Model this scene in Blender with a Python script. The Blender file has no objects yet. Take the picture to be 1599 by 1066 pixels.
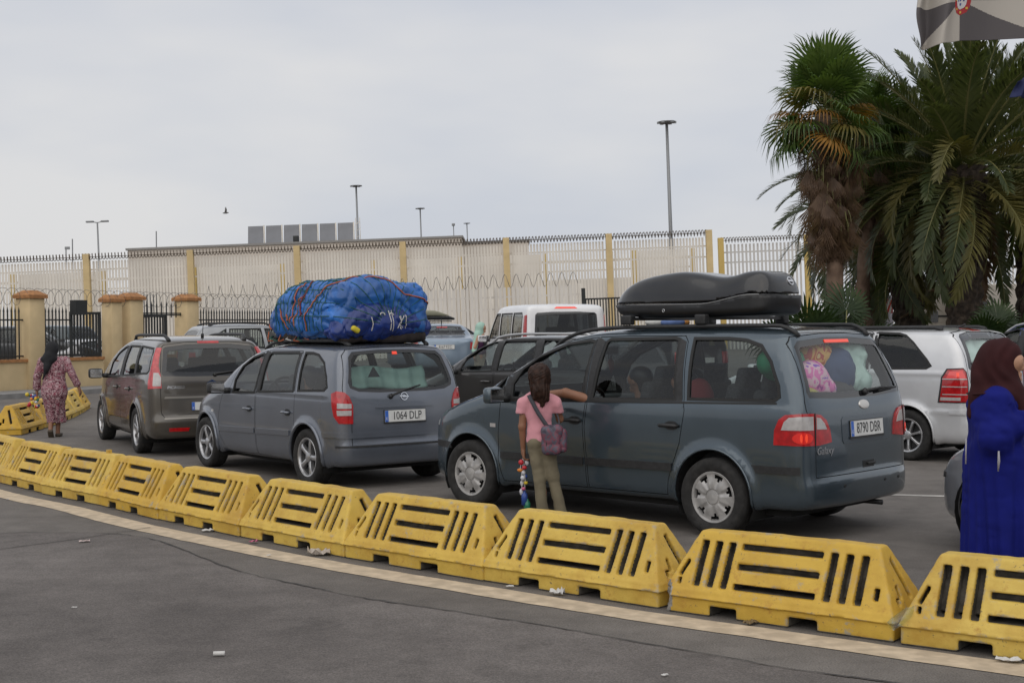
import bpy, bmesh, math, random
import numpy as np
from mathutils import Vector, Matrix
from mathutils.geometry import delaunay_2d_cdt
from mathutils.bvhtree import BVHTree
import time
T0 = time.time()
random.seed(7); RNG = np.random.default_rng(7)
SC = bpy.context.scene
COL = SC.collection
rad = math.radians

# ---------------------------------------------------------------- camera
CAM_H, CAM_PITCH, CAM_ROLL, CAM_F = 1.742, rad(-.645), rad(.51), 2130.0
fw = np.array([0, math.cos(CAM_PITCH), math.sin(CAM_PITCH)]); rt = np.array([1., 0, 0]); upv = np.cross(rt, fw)
camR = math.cos(CAM_ROLL) * rt - math.sin(CAM_ROLL) * upv
camU = math.sin(CAM_ROLL) * rt + math.cos(CAM_ROLL) * upv
cam = bpy.data.cameras.new('camera'); cam.sensor_width = 36; cam.lens = CAM_F / 1599 * 36
cam.clip_start = .1; cam.clip_end = 4000
co = bpy.data.objects.new('camera', cam); COL.objects.link(co)
M = Matrix.Identity(4)
for i in range(3):
    M[i][0] = camR[i]; M[i][1] = camU[i]; M[i][2] = -fw[i]
M[2][3] = CAM_H
co.matrix_world = M
SC.camera = co

# ---------------------------------------------------------------- light
SUN_EL, SUN_AZ = rad(50), rad(198)
world = bpy.data.worlds.new('World'); SC.world = world; world.use_nodes = True
nt = world.node_tree; nt.nodes.clear()
def N(tree, t, **kw):
    n = tree.nodes.new(t)
    for k, v in kw.items():
        if k in n.inputs: n.inputs[k].default_value = v
        else: setattr(n, k, v)
    return n
out = N(nt, 'ShaderNodeOutputWorld'); bg = N(nt, 'ShaderNodeBackground')
sky = N(nt, 'ShaderNodeTexSky'); sky.sky_type = 'NISHITA'; sky.sun_disc = False
sky.sun_elevation = SUN_EL; sky.sun_rotation = SUN_AZ; sky.air_density = 1.0; sky.dust_density = 3.0
tc = N(nt, 'ShaderNodeTexCoord'); mp = N(nt, 'ShaderNodeMapping'); mp.inputs['Scale'].default_value = (1.6, 1.6, 5.0)
nz = N(nt, 'ShaderNodeTexNoise'); nz.inputs['Scale'].default_value = 1.7; nz.inputs['Detail'].default_value = 4; nz.inputs['Roughness'].default_value = .5
rp = N(nt, 'ShaderNodeValToRGB')
rp.color_ramp.elements[0].position = .36; rp.color_ramp.elements[0].color = (6.15, 6.42, 7.05, 1)
rp.color_ramp.elements[1].position = .64; rp.color_ramp.elements[1].color = (7.6, 7.55, 7.6, 1)
mx = N(nt, 'ShaderNodeMix'); mx.data_type = 'RGBA'; mx.inputs[0].default_value = .90
nt.links.new(tc.outputs['Generated'], mp.inputs['Vector']); nt.links.new(mp.outputs['Vector'], nz.inputs['Vector'])
nt.links.new(nz.outputs['Fac'], rp.inputs['Fac']); nt.links.new(sky.outputs['Color'], mx.inputs[6]); nt.links.new(rp.outputs['Color'], mx.inputs[7])
nt.links.new(mx.outputs[2], bg.inputs['Color']); bg.inputs['Strength'].default_value = .10
nt.links.new(bg.outputs[0], out.inputs[0])
sun = bpy.data.lights.new('sun', 'SUN'); sun.energy = 1.4; sun.angle = rad(100); sun.color = (1, .96, .9)
so = bpy.data.objects.new('sun', sun); COL.objects.link(so)
so.rotation_euler = (rad(90) - SUN_EL, 0, rad(180) - SUN_AZ)
SC.view_settings.view_transform = 'Standard'; SC.view_settings.look = 'None'
SC.view_settings.exposure = 0; SC.view_settings.gamma = 1; SC.view_settings.use_curve_mapping = False
SC.cycles.use_denoising = True; SC.cycles.max_bounces = 7; SC.cycles.transparent_max_bounces = 24

# ---------------------------------------------------------------- materials
MATS = {}
def s2l(c):
    return tuple(((v / 255 + .055) / 1.055) ** 2.4 if v > 10 else v / 255 / 12.92 for v in c)
def mat(name, col, rough=.6, metal=0., coat=0., noise=0., nscale=8., bump=0., bscale=40., spec=.5, col2=None, emit=None, tr=0., sheen=0., detail=4., c2pos=(.4, .7), bst=None, bdist=.02, btype=None):
    if name in MATS: return MATS[name]
    m = bpy.data.materials.new(name); m.use_nodes = True; t = m.node_tree; b = t.nodes['Principled BSDF']
    b.inputs['Base Color'].default_value = (*col, 1); b.inputs['Roughness'].default_value = rough; b.inputs['Metallic'].default_value = metal
    b.inputs['Coat Weight'].default_value = coat; b.inputs['Coat Roughness'].default_value = .04
    b.inputs['Specular IOR Level'].default_value = spec
    if sheen: b.inputs['Sheen Weight'].default_value = sheen
    if tr: b.inputs['Transmission Weight'].default_value = tr
    if emit: b.inputs['Emission Color'].default_value = (*emit[0], 1); b.inputs['Emission Strength'].default_value = emit[1]
    if noise or col2:
        tc = N(t, 'ShaderNodeTexCoord'); nz = N(t, 'ShaderNodeTexNoise'); nz.inputs['Scale'].default_value = nscale; nz.inputs['Detail'].default_value = detail
        t.links.new(tc.outputs['Object'], nz.inputs['Vector'])
        r = N(t, 'ShaderNodeValToRGB'); e = r.color_ramp.elements
        c2 = col2 or tuple(min(1, c * (1 + noise)) for c in col); c1 = col if col2 else tuple(c * (1 - noise) for c in col)
        e[0].color = (*c1, 1); e[1].color = (*c2, 1); e[0].position = c2pos[0]; e[1].position = c2pos[1]
        t.links.new(nz.outputs['Fac'], r.inputs['Fac']); t.links.new(r.outputs['Color'], b.inputs['Base Color'])
    if bump:
        tc = N(t, 'ShaderNodeTexCoord'); nz = N(t, 'ShaderNodeTexNoise'); nz.inputs['Scale'].default_value = bscale; nz.inputs['Detail'].default_value = 5
        mpn = N(t, 'ShaderNodeMapping'); mpn.inputs['Scale'].default_value = bst or (1, 1, 1); t.links.new(tc.outputs['Object'], mpn.inputs[0]); t.links.new(mpn.outputs[0], nz.inputs['Vector'])
        if btype: nz.noise_type = btype; nz.inputs['Detail'].default_value = 3; nz.inputs['Distortion'].default_value = .5
        bp = N(t, 'ShaderNodeBump'); bp.inputs['Strength'].default_value = bump; bp.inputs['Distance'].default_value = bdist
        t.links.new(nz.outputs['Fac'], bp.inputs['Height']); t.links.new(bp.outputs['Normal'], b.inputs['Normal'])
    MATS[name] = m
    return m
def glass(name, tint, refl=1.0):
    if name in MATS: return MATS[name]
    m = bpy.data.materials.new(name); m.use_nodes = True; t = m.node_tree; t.nodes.clear()
    o = N(t, 'ShaderNodeOutputMaterial'); a = N(t, 'ShaderNodeBsdfTransparent'); a.inputs[0].default_value = (*tint, 1)
    g = N(t, 'ShaderNodeBsdfGlossy'); g.inputs['Roughness'].default_value = .02; g.inputs['Color'].default_value = (refl, refl, refl, 1)
    f = N(t, 'ShaderNodeFresnel'); gm = N(t, 'ShaderNodeNewGeometry'); mr = N(t, 'ShaderNodeMapRange'); mr.inputs['To Min'].default_value = 1.5; mr.inputs['To Max'].default_value = 1 / 1.5
    t.links.new(gm.outputs['Backfacing'], mr.inputs['Value']); t.links.new(mr.outputs[0], f.inputs['IOR'])
    x = N(t, 'ShaderNodeMixShader'); t.links.new(f.outputs[0], x.inputs[0]); t.links.new(a.outputs[0], x.inputs[1]); t.links.new(g.outputs[0], x.inputs[2])
    t.links.new(x.outputs[0], o.inputs[0]); MATS[name] = m
    return m
def carpaint(name, col, metal=.35, rough=.28, dust=.10):
    """metallic paint under a clear coat, with a dusty film low on the body"""
    if name in MATS: return MATS[name]
    m = mat(name, col, rough, metal, .9, noise=.06, nscale=3.0); t = m.node_tree; b = t.nodes['Principled BSDF']
    tc = N(t, 'ShaderNodeTexCoord'); nz = N(t, 'ShaderNodeTexNoise'); nz.inputs['Scale'].default_value = 2.2; nz.inputs['Detail'].default_value = 7; nz.inputs['Roughness'].default_value = .7
    t.links.new(tc.outputs['Object'], nz.inputs['Vector'])
    r = N(t, 'ShaderNodeMapRange'); r.inputs['From Min'].default_value = .3; r.inputs['From Max'].default_value = .8; r.inputs['To Min'].default_value = .03; r.inputs['To Max'].default_value = .03 + dust
    t.links.new(nz.outputs['Fac'], r.inputs['Value']); t.links.new(r.outputs[0], b.inputs['Coat Roughness'])
    return m
BLACK = mat('black_plastic', (.018, .018, .019), .55, noise=.3, nscale=30)
RUBBER = mat('black_rubber', (.012, .012, .012), .7)
TYRE = mat('tyre_rubber', (.022, .021, .02), .85, noise=.4, nscale=14, bump=.15, bscale=60)
LINER = mat('wheel_arch_plastic', (.012, .012, .012), .9)
INTERIOR = mat('cabin_lining', (.045, .045, .047), .85, noise=.2)
SEATM = mat('seat_fabric', (.035, .036, .04), .9, noise=.3, nscale=40)
CHROME = mat('chrome', (.75, .75, .76), .12, 1.)
ALLOY = mat('alloy_wheel', (.50, .50, .51), .30, .75, noise=.12, nscale=20)
COVER = mat('silver_wheel_cover', (.40, .39, .38), .42, .35, noise=.18, nscale=14)
REDL = mat('red_lens', (.42, .008, .010), .12, 0, .8, noise=.22, nscale=16)
REDGLOW = mat('lit_brake_lens', (.55, .012, .008), .2, 0, .6, emit=((1, .10, .03), .45))
GLOWSOFT = mat('glowing_red_lens', (.5, .010, .008), .2, 0, .6, emit=((1, .04, .02), .16))
CLEARL = mat('clear_lens', (.44, .42, .41), .14, .1, .8, noise=.10, nscale=25)
PLATEW = mat('plate_white', (.62, .62, .60), .35, noise=.07, nscale=12)
PLATEB = mat('plate_blue', (.03, .12, .48), .4)
INK = mat('plate_ink', (.012, .012, .014), .4)
GLASS = glass('window_glass', (.62, .67, .66)); GLASSD = glass('tinted_window_glass', (.30, .33, .33)); GLASSB = glass('dark_window_glass', (.10, .11, .12))

# ---------------------------------------------------------------- object helpers
def link(o, parent=None):
    COL.objects.link(o)
    if parent is not None: o.parent = parent
    return o
def tag(o, label=None, cat=None, group=None, kind=None):
    if label: o['label'] = label
    if cat: o['category'] = cat
    if group: o['group'] = group
    if kind: o['kind'] = kind
    return o
def empty(name, loc=(0, 0, 0), rz=0., label=None, cat=None, group=None):
    o = bpy.data.objects.new(name, None); o.empty_display_size = .2; link(o)
    o.location = loc; o.rotation_euler = (0, 0, rz)
    return tag(o, label, cat, group)
def meshobj(name, v, f, m, parent=None, smooth=False, mats=None, idx=None):
    me = bpy.data.meshes.new(name); me.from_pydata([tuple(map(float, p)) for p in v], [], [tuple(map(int, q)) for q in f]); me.update()
    for mm in (mats or [m]): me.materials.append(mm)
    if idx is not None: me.polygons.foreach_set('material_index', np.asarray(idx, np.int32))
    if smooth: me.polygons.foreach_set('use_smooth', np.ones(len(me.polygons), bool))
    return link(bpy.data.objects.new(name, me), parent)
class MB:
    """collects simple solids into one mesh"""
    def __init__(s): s.v = []; s.f = []; s.m = []
    def add(s, v, f, mi=0):
        o = len(s.v); s.v.extend([tuple(p) for p in v]); s.f.extend([tuple(i + o for i in q) for q in f]); s.m.extend([mi] * len(f)); return s
    def box(s, c, d, rot=None, mi=0):
        x, y, z = (a / 2 for a in d)
        v = [Vector((sx * x, sy * y, sz * z)) for sx, sy, sz in ((-1,-1,-1),(1,-1,-1),(1,1,-1),(-1,1,-1),(-1,-1,1),(1,-1,1),(1,1,1),(-1,1,1))]
        if rot is not None: v = [rot @ p for p in v]
        v = [p + Vector(c) for p in v]
        return s.add(v, [(0,3,2,1),(4,5,6,7),(0,1,5,4),(1,2,6,5),(2,3,7,6),(3,0,4,7)], mi)
    def tube(s, pts, r, n=6, mi=0, cap=True):
        P = [Vector(p) for p in pts]; R = r if hasattr(r, '__len__') else [r] * len(P); rings = []
        ref = Vector((0, 0, 1))
        for i, p in enumerate(P):
            d = (P[min(i + 1, len(P) - 1)] - P[max(i - 1, 0)])
            d = d.normalized() if d.length > 1e-9 else Vector((0, 0, 1))
            a = d.cross(ref)
            if a.length < .05: a = d.cross(Vector((0, 1, 0)))
            a.normalize(); b = d.cross(a)
            rings.append([p + (a * math.cos(t) + b * math.sin(t)) * R[i] for t in (2 * math.pi * k / n for k in range(n))])
        v = [q for rg in rings for q in rg]; f = []
        for i in range(len(P) - 1):
            for k in range(n):
                f.append((i * n + k, i * n + (k + 1) % n, (i + 1) * n + (k + 1) % n, (i + 1) * n + k))
        if cap: f.append(tuple(range(n))[::-1]); f.append(tuple((len(P) - 1) * n + k for k in range(n)))
        return s.add(v, f, mi)
    def lathe(s, prof, n=32, mi=0, axis='y', c=(0, 0, 0), closed=False):
        """prof: (radius, height along axis)"""
        v = []
        for k in range(n):
            t = 2 * math.pi * k / n
            for r, h in prof:
                p = (r * math.cos(t), h, r * math.sin(t)) if axis == 'y' else (r * math.cos(t), r * math.sin(t), h)
                v.append((p[0] + c[0], p[1] + c[1], p[2] + c[2]))
        m = len(prof); f = []
        for k in range(n):
            for i in range(m if closed else m - 1):
                j = (i + 1) % m; k2 = (k + 1) % n
                f.append((k * m + i, k * m + j, k2 * m + j, k2 * m + i) if axis != 'y' else (k * m + i, k2 * m + i, k2 * m + j, k * m + j))
        return s.add(v, f, mi)
    def build(s, name, mats, parent=None, smooth=False, xf=None):
        if not isinstance(mats, (list, tuple)): mats = [mats]
        v = s.v if xf is None else [tuple(xf @ Vector(p)) for p in s.v]
        return meshobj(name, v, s.f, None, parent, smooth, mats, s.m)
def recalc(o):
    bm = bmesh.new(); bm.from_mesh(o.data); bmesh.ops.recalc_face_normals(bm, faces=bm.faces[:]); bm.to_mesh(o.data); bm.free(); return o
def autosmooth(o, ang=40):
    me = o.data; bm = bmesh.new(); bm.from_mesh(me)
    a = rad(ang)
    for e in bm.edges: e.smooth = len(e.link_faces) == 2 and e.calc_face_angle(9) < a
    for f in bm.faces: f.smooth = True
    bm.to_mesh(me); bm.free(); return o
def bevel(o, w, seg=2, ang=40):
    bm = bmesh.new(); bm.from_mesh(o.data); bmesh.ops.remove_doubles(bm, verts=bm.verts[:], dist=1e-5)
    bmesh.ops.bevel(bm, geom=[e for e in bm.edges if len(e.link_faces) == 2 and e.calc_face_angle(0) > rad(ang)], offset=w, segments=seg, profile=.6, affect='EDGES', clamp_overlap=True)
    bm.to_mesh(o.data); bm.free(); return autosmooth(o, 50)
def rbox(name, c, d, r, m, parent=None, rot=None):
    o = MB().box(c, d, rot).build(name, m, parent); return bevel(o, r, 3)
def copyof(o, parent=None):
    c = o.copy(); COL.objects.link(c)
    if parent is not None: c.parent = parent
    return c
def copytree(o, parent=None):
    c = copyof(o, parent)
    for ch in o.children: copytree(ch, c)
    return c
def text(name, s, size, m, parent, loc, rot, sx=1., depth=.002, shear=0., offset=0.):
    cu = bpy.data.curves.new(name, 'FONT'); cu.body = s; cu.size = size; cu.align_x = 'CENTER'; cu.align_y = 'CENTER'; cu.extrude = depth; cu.shear = shear; cu.offset = offset; cu.resolution_u = 3
    o = bpy.data.objects.new(name, cu); COL.objects.link(o); dg = bpy.context.evaluated_depsgraph_get()
    me = bpy.data.meshes.new_from_object(o.evaluated_get(dg)); bpy.data.objects.remove(o); bpy.data.curves.remove(cu)
    me.materials.clear(); me.materials.append(m); me.name = name
    q = bpy.data.objects.new(name, me); link(q, parent)
    q.matrix_local = Matrix.Translation(loc) @ rot @ Matrix.Diagonal((sx, 1, 1, 1))
    return q
def frame(xa, ya):
    """rotation whose local x,y axes are xa,ya"""
    xa = Vector(xa).normalized(); za = xa.cross(Vector(ya)).normalized(); ya = za.cross(xa)
    return Matrix((xa, ya, za)).transposed().to_4x4()

# ---------------------------------------------------------------- distance-field toolkit
def smax(a, b, k): return np.maximum(a, b) + np.maximum(k - np.abs(a - b), 0) ** 2 / (4 * k)
def smin(a, b, k): return np.minimum(a, b) - np.maximum(k - np.abs(a - b), 0) ** 2 / (4 * k)
def poly_sdf(px, py, poly):
    P = np.asarray(poly, float); d2 = np.full(px.shape, 1e9); ins = np.zeros(px.shape, bool); n = len(P)
    for i in range(n):
        ax, ay = P[i]; bx, by = P[(i + 1) % n]; ex, ey = bx - ax, by - ay; L = ex * ex + ey * ey
        if L < 1e-12: continue
        wx, wy = px - ax, py - ay; t = np.clip((wx * ex + wy * ey) / L, 0, 1)
        d2 = np.minimum(d2, (wx - ex * t) ** 2 + (wy - ey * t) ** 2)
        c = (ay <= py) != (by <= py)
        if abs(ey) > 1e-12: ins ^= c & (px < ax + (py - ay) * ex / ey)
    d = np.sqrt(d2)
    return np.where(ins, -d, d)
class Grid2:
    """2-D distance field on a lattice, read back with a cubic B-spline (smooth normals, fast)"""
    def __init__(s, poly, lo, hi, h=.02):
        s.lo = np.array(lo, float); s.h = h; s.n = np.ceil((np.array(hi) - s.lo) / h).astype(int) + 4
        gx, gy = np.meshgrid(s.lo[0] + h * (np.arange(s.n[0]) - 1), s.lo[1] + h * (np.arange(s.n[1]) - 1), indexing='ij')
        s.g = poly_sdf(gx.ravel(), gy.ravel(), poly)
    def __call__(s, x, y):
        u = np.clip((x - s.lo[0]) / s.h + 1, 1, s.n[0] - 2.001); v = np.clip((y - s.lo[1]) / s.h + 1, 1, s.n[1] - 2.001)
        i = u.astype(np.int64); j = v.astype(np.int64); a = u - i; b = v - j
        def w(t): q = 1 - t; return (q * q * q / 6, (3 * t * t * t - 6 * t * t + 4) / 6, (3 * q * q * q - 6 * q * q + 4) / 6, t * t * t / 6)
        wa, wb = w(a), w(b); r = 0.; base = (i - 1) * s.n[1] + j - 1
        for p in range(4):
            c = 0.
            for q in range(4): c = c + wb[q] * s.g[base + (p * s.n[1] + q)]
            r = r + wa[p] * c
        return r
def cr(pts, n=5, closed=True):
    """Catmull-Rom through pts; a point given twice stays a corner"""
    P = [np.array(p, float) for p in pts]; m = len(P); o = []
    for i in range(m if closed else m - 1):
        p1, p2 = P[i], P[(i + 1) % m]
        if np.linalg.norm(p2 - p1) < 1e-9: continue
        p0 = P[(i - 1) % m] if closed or i > 0 else p1; p3 = P[(i + 2) % m] if closed or i + 2 < m else p2
        for k in range(n):
            t = k / n
            o.append(.5 * ((2 * p1) + (p2 - p0) * t + (2 * p0 - 5 * p1 + 4 * p2 - p3) * t * t + (3 * p1 - p0 - 3 * p2 + p3) * t ** 3))
    if not closed: o.append(P[-1])
    return np.array(o)
def rgrad(f, p, e=.004):
    g = np.empty_like(p)
    for i in range(3):
        d = np.zeros(3); d[i] = e
        g[:, i] = f(p + d) - f(p - d)
    return g / (2 * e)
def nets(f, lo, hi, h, iso=0., proj=3):
    lo = np.array(lo, float); hi = np.array(hi, float); n = np.ceil((hi - lo) / h).astype(int) + 1
    ax = [lo[i] + h * np.arange(n[i]) for i in range(3)]
    G = np.stack(np.meshgrid(*ax, indexing='ij'), -1).reshape(-1, 3)
    F = (f(G) - iso).reshape(n); s = F < 0
    c = [F[i:n[0] - 1 + i, j:n[1] - 1 + j, k:n[2] - 1 + k] for i in (0, 1) for j in (0, 1) for k in (0, 1)]
    cs = sum((q < 0).astype(int) for q in c); act = (cs > 0) & (cs < 8)
    ids = -np.ones(act.shape, int); I = np.argwhere(act); ids[act] = np.arange(len(I))
    acc = np.zeros((len(I), 3)); cnt = np.zeros(len(I))
    offs = [(i, j, k) for i in (0, 1) for j in (0, 1) for k in (0, 1)]
    vals = [q[act] for q in c]
    for a in range(8):
        for b in range(a + 1, 8):
            if sum(abs(offs[a][t] - offs[b][t]) for t in range(3)) != 1: continue
            va, vb = vals[a], vals[b]; m = (va < 0) != (vb < 0)
            t = np.where(m, va / np.where(m, va - vb, 1), 0)
            pt = np.array(offs[a]) + t[:, None] * (np.array(offs[b]) - np.array(offs[a]))
            acc += np.where(m[:, None], pt, 0); cnt += m
    V = lo + h * (I + acc / cnt[:, None])
    Q = []
    for d in range(3):
        u, w = (d + 1) % 3, (d + 2) % 3
        sl = [slice(None)] * 3; sl2 = [slice(None)] * 3; sl[d] = slice(0, -1); sl2[d] = slice(1, None)
        a = s[tuple(sl)]; b = s[tuple(sl2)]; E = np.argwhere(a != b)
        for_in = a[tuple(E.T)]
        ok = (E[:, u] > 0) & (E[:, w] > 0) & (E[:, u] < n[u] - 1) & (E[:, w] < n[w] - 1); E = E[ok]; for_in = for_in[ok]
        def cell(du, dw):
            q = E.copy(); q[:, u] -= du; q[:, w] -= dw; return ids[tuple(q.T)]
        q = np.stack([cell(1, 1), cell(0, 1), cell(0, 0), cell(1, 0)], 1)
        q[~for_in] = q[~for_in][:, ::-1]
        Q.append(q)
    Q = np.concatenate(Q)
    for _ in range(proj):
        v = f(V) - iso; g = rgrad(f, V); gg = np.maximum((g * g).sum(1), .05)
        V = V - np.clip(v / gg, -h, h)[:, None] * g
    return V, Q
def sdfmesh(name, f, lo, hi, h, m, parent=None, proj=2):
    V, Q = nets(f, lo, hi, h, 0., proj)
    return meshobj(name, V, Q, m, parent, True)
def cone_sdf(p, a, b, ra, rb):
    a = np.array(a, float); b = np.array(b, float); ba = b - a; L = (ba * ba).sum()
    t = np.clip(((p - a) @ ba) / max(L, 1e-9), 0, 1)
    return np.linalg.norm(p - a - t[:, None] * ba, axis=1) - (ra + (rb - ra) * t)
def ell_sdf(p, c, r, R=None):
    q = p - np.array(c, float)
    if R is not None: q = q @ np.array(R)
    r = np.array(r, float); k0 = np.linalg.norm(q / r, axis=1); k1 = np.linalg.norm(q / (r * r), axis=1)
    return k0 * (k0 - 1) / np.maximum(k1, 1e-9)
def blob(parts, k):
    def f(p):
        d = None
        for q in parts:
            kk = k
            if isinstance(q[0], str):
                e = ell_sdf(p, *q[1:3]); kk = q[3] if q[0] == 'ek' else k
            else: e = cone_sdf(p, *q[:4]); kk = q[4] if len(q) > 4 else k
            d = e if d is None else smin(d, e, kk)
        return d
    return f
def vnoise(p, scale, seed=0):
    """smooth value noise in numpy"""
    q = p * scale + seed * 17.31; i = np.floor(q).astype(np.int64); t = q - i; t = t * t * (3 - 2 * t); r = np.zeros(len(p))
    for dx in (0, 1):
        for dy in (0, 1):
            for dz in (0, 1):
                n = (i[:, 0] + dx) * 374761393 + (i[:, 1] + dy) * 668265263 + (i[:, 2] + dz) * 2147483647 + seed * 974711
                n = (n ^ (n >> 13)) * 1274126177; n = (n ^ (n >> 16)) & 0xffff
                w = (t[:, 0] if dx else 1 - t[:, 0]) * (t[:, 1] if dy else 1 - t[:, 1]) * (t[:, 2] if dz else 1 - t[:, 2])
                r += w * (n / 65535.0)
    return r * 2 - 1
# ---------------------------------------------------------------- cars
def car_field(sp):
    side = cr(sp['side'], 4); sec = cr(sp['sec'], 4, False); sec = np.concatenate([sec, [[-.3, sec[-1][1]], [-.3, sec[0][1]]]])
    plan = cr(sp['plan'], 4, False); plan = np.concatenate([plan, [[plan[-1][0], -.3], [plan[0][0], -.3]]])
    x0, x1 = side[:, 0].min() - .4, side[:, 0].max() + .4; G1 = Grid2(side, (x0, -.2), (x1, 2.5)); G2 = Grid2(sec, (-.1, -.2), (1.5, 2.5)); G3 = Grid2(plan, (x0, -.1), (x1, 1.5))
    wb = sp['wb']; k1 = sp.get('k1', .11); k2 = sp.get('k2', .13); fl = sp.get('flare', .022); ar = sp.get('arch', .37); wz = sp['wr']
    crease = sp.get('crease', [])
    def f(p):
        x, y, z = p[:, 0], np.abs(p[:, 1]), p[:, 2]
        d = smax(smax(G1(x, z), G2(y, z), k1), G3(x, y), k2)
        for cx in (0, wb):
            r = np.hypot(x - cx, z - wz); d = d - fl * np.exp(-((r - ar - .01) / .055) ** 2) * np.clip((y - .55) / .2, 0, 1)
        for (z0, w, a, x0, x1) in crease:
            t = np.clip((x - x0) / .25, 0, 1) * np.clip((x1 - x) / .25, 0, 1); d = d - a * t * np.exp(-((z - z0) / w) ** 2)
        return d
    return f
class Car:
    def __init__(s, name, label, cat, pose, sp, group='cars queuing in the lanes', z=0.):
        s.sp = sp; s.f = car_field(sp); s.root = empty(name, (pose[0], pose[1], z), pose[2], label, cat, group); s.mir = False
    # --- projections onto the skin: params (a, z) -> 3d point
    def lift(s, q, mode, off=0.):
        q = np.asarray(q, float); n = len(q)
        if mode == 'side': e = np.array([1., 0, 0]); d = np.array([0, -1., 0])
        elif mode == 'rear': e = np.array([0, 1., 0]); d = np.array([1., 0, 0])
        elif mode == 'front': e = np.array([0, 1., 0]); d = np.array([-1., 0, 0])
        elif mode == 'cornerR': e = np.array([.7071, .7071, 0]); d = np.array([.7071, -.7071, 0])
        elif mode == 'cornerF': e = np.array([-.7071, .7071, 0]); d = np.array([-.7071, -.7071, 0])
        if mode == 'top':
            p = np.stack([q[:, 0], q[:, 1], np.full(n, 2.4)], 1); d = np.array([0, 0, -1.])
        else:
            p = q[:, :1] * e - 5 * d + np.stack([np.zeros(n), np.zeros(n), q[:, 1]], 1)
            if mode == 'front': p[:, 0] += s.sp['wb']
            if mode == 'cornerF': p = p + np.array([s.sp['wb'], 0, 0])
        for _ in range(60):
            v = s.f(p) - off; p = p + np.clip(v * .85, -.3, .5)[:, None] * d
            if np.abs(v).max() < 5e-4: break
        return p
    def patch(s, name, poly, mode, m, out=.004, depth=.012, grid=.06, parent=None, mirror=True, holes=(), smoothpoly=0, both=None):
        """a piece of trim lying on the skin: outline poly in the projection's plane"""
        P = cr(poly, smoothpoly) if smoothpoly else np.array(poly, float)
        def dens(P):
            o = []
            for i in range(len(P)):
                a, b = P[i], P[(i + 1) % len(P)]; k = max(1, int(np.ceil(np.linalg.norm(b - a) / grid)))
                o += [a + (b - a) * t / k for t in range(k)]
            return np.array(o)
        P = dens(P); H = [dens(np.array(h, float)) for h in holes]
        lo, hi = P.min(0), P.max(0); gx, gy = np.meshgrid(np.arange(lo[0], hi[0], grid) + grid / 2, np.arange(lo[1], hi[1], grid) + grid / 2); G = np.stack([gx.ravel(), gy.ravel()], 1)
        if len(G):
            d = poly_sdf(G[:, 0], G[:, 1], P); ok = d < -grid * .35
            for h in H: ok &= poly_sdf(G[:, 0], G[:, 1], h) > grid * .35
            G = G[ok]
        allp = [P] + H + [G]; pts = np.concatenate(allp); edges = []; o = 0
        for L in [P] + H:
            edges += [(o + i, o + (i + 1) % len(L)) for i in range(len(L))]; o += len(L)
        vs, _, fs, _, _, _ = delaunay_2d_cdt([Vector(p) for p in pts], edges, [], 0, 1e-6)
        vs = np.array([tuple(v) for v in vs]); F = []
        for t in fs:
            c = vs[list(t)].mean(0)[None]
            if poly_sdf(c[:, 0], c[:, 1], P)[0] > 0: continue
            if any(poly_sdf(c[:, 0], c[:, 1], h)[0] < 0 for h in H): continue
            F.append(tuple(t))
        top = s.lift(vs, mode, out); g = rgrad(s.f, top); g /= np.maximum(np.linalg.norm(g, axis=1), 1e-6)[:, None]
        bot = top - g * depth; n = len(vs)
        # orient outwards
        a = top[[t[0] for t in F]]; b = top[[t[1] for t in F]]; c = top[[t[2] for t in F]]; nn = np.cross(b - a, c - a); gg = g[[t[0] for t in F]]
        F = [t if (nn[i] * gg[i]).sum() > 0 else t[::-1] for i, t in enumerate(F)]
        cnt = {}
        for t in F:
            for i in range(len(t)):
                e = (t[i], t[(i + 1) % len(t)]); cnt[e] = 1
        rim = [e for e in cnt if (e[1], e[0]) not in cnt]
        faces = list(F) + [(e[1], e[0], e[0] + n, e[1] + n) for e in rim]; V = np.concatenate([top, bot]); nf = len(F)
        res = []
        for sgn in ((1, -1) if mirror else (1,)):
            W = V * np.array([1, sgn, 1]); FF = faces if sgn > 0 else [t[::-1] for t in faces]
            ob = meshobj(name, W, FF, m, parent or s.root)
            me = ob.data; sm = np.zeros(len(FF), bool); sm[:nf] = True; me.polygons.foreach_set('use_smooth', sm)
            nr = np.zeros((len(me.loops), 3)); G2 = g * np.array([1, sgn, 1]); k = 0
            for i, t in enumerate(FF):
                for vv in t:
                    if i < nf: nr[k] = G2[vv]
                    k += 1
            me.normals_split_custom_set([tuple(x) for x in nr]); res.append(ob)
        return res
    def ring(s, poly, w):
        P = np.array(poly, float); n = len(P); Q = []
        A = .5 * sum(P[i][0] * P[(i + 1) % n][1] - P[(i + 1) % n][0] * P[i][1] for i in range(n))
        for i in range(n):
            a, b, c = P[i - 1], P[i], P[(i + 1) % n]
            n1 = np.array([-(b - a)[1], (b - a)[0]]); n2 = np.array([-(c - b)[1], (c - b)[0]])
            n1 /= np.linalg.norm(n1) + 1e-9; n2 /= np.linalg.norm(n2) + 1e-9; m = n1 + n2; m /= max(np.linalg.norm(m), 1e-6)
            Q.append(b + m * w / max(.35, m @ n1) * (1 if A > 0 else -1))
        return np.array(Q)
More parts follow.
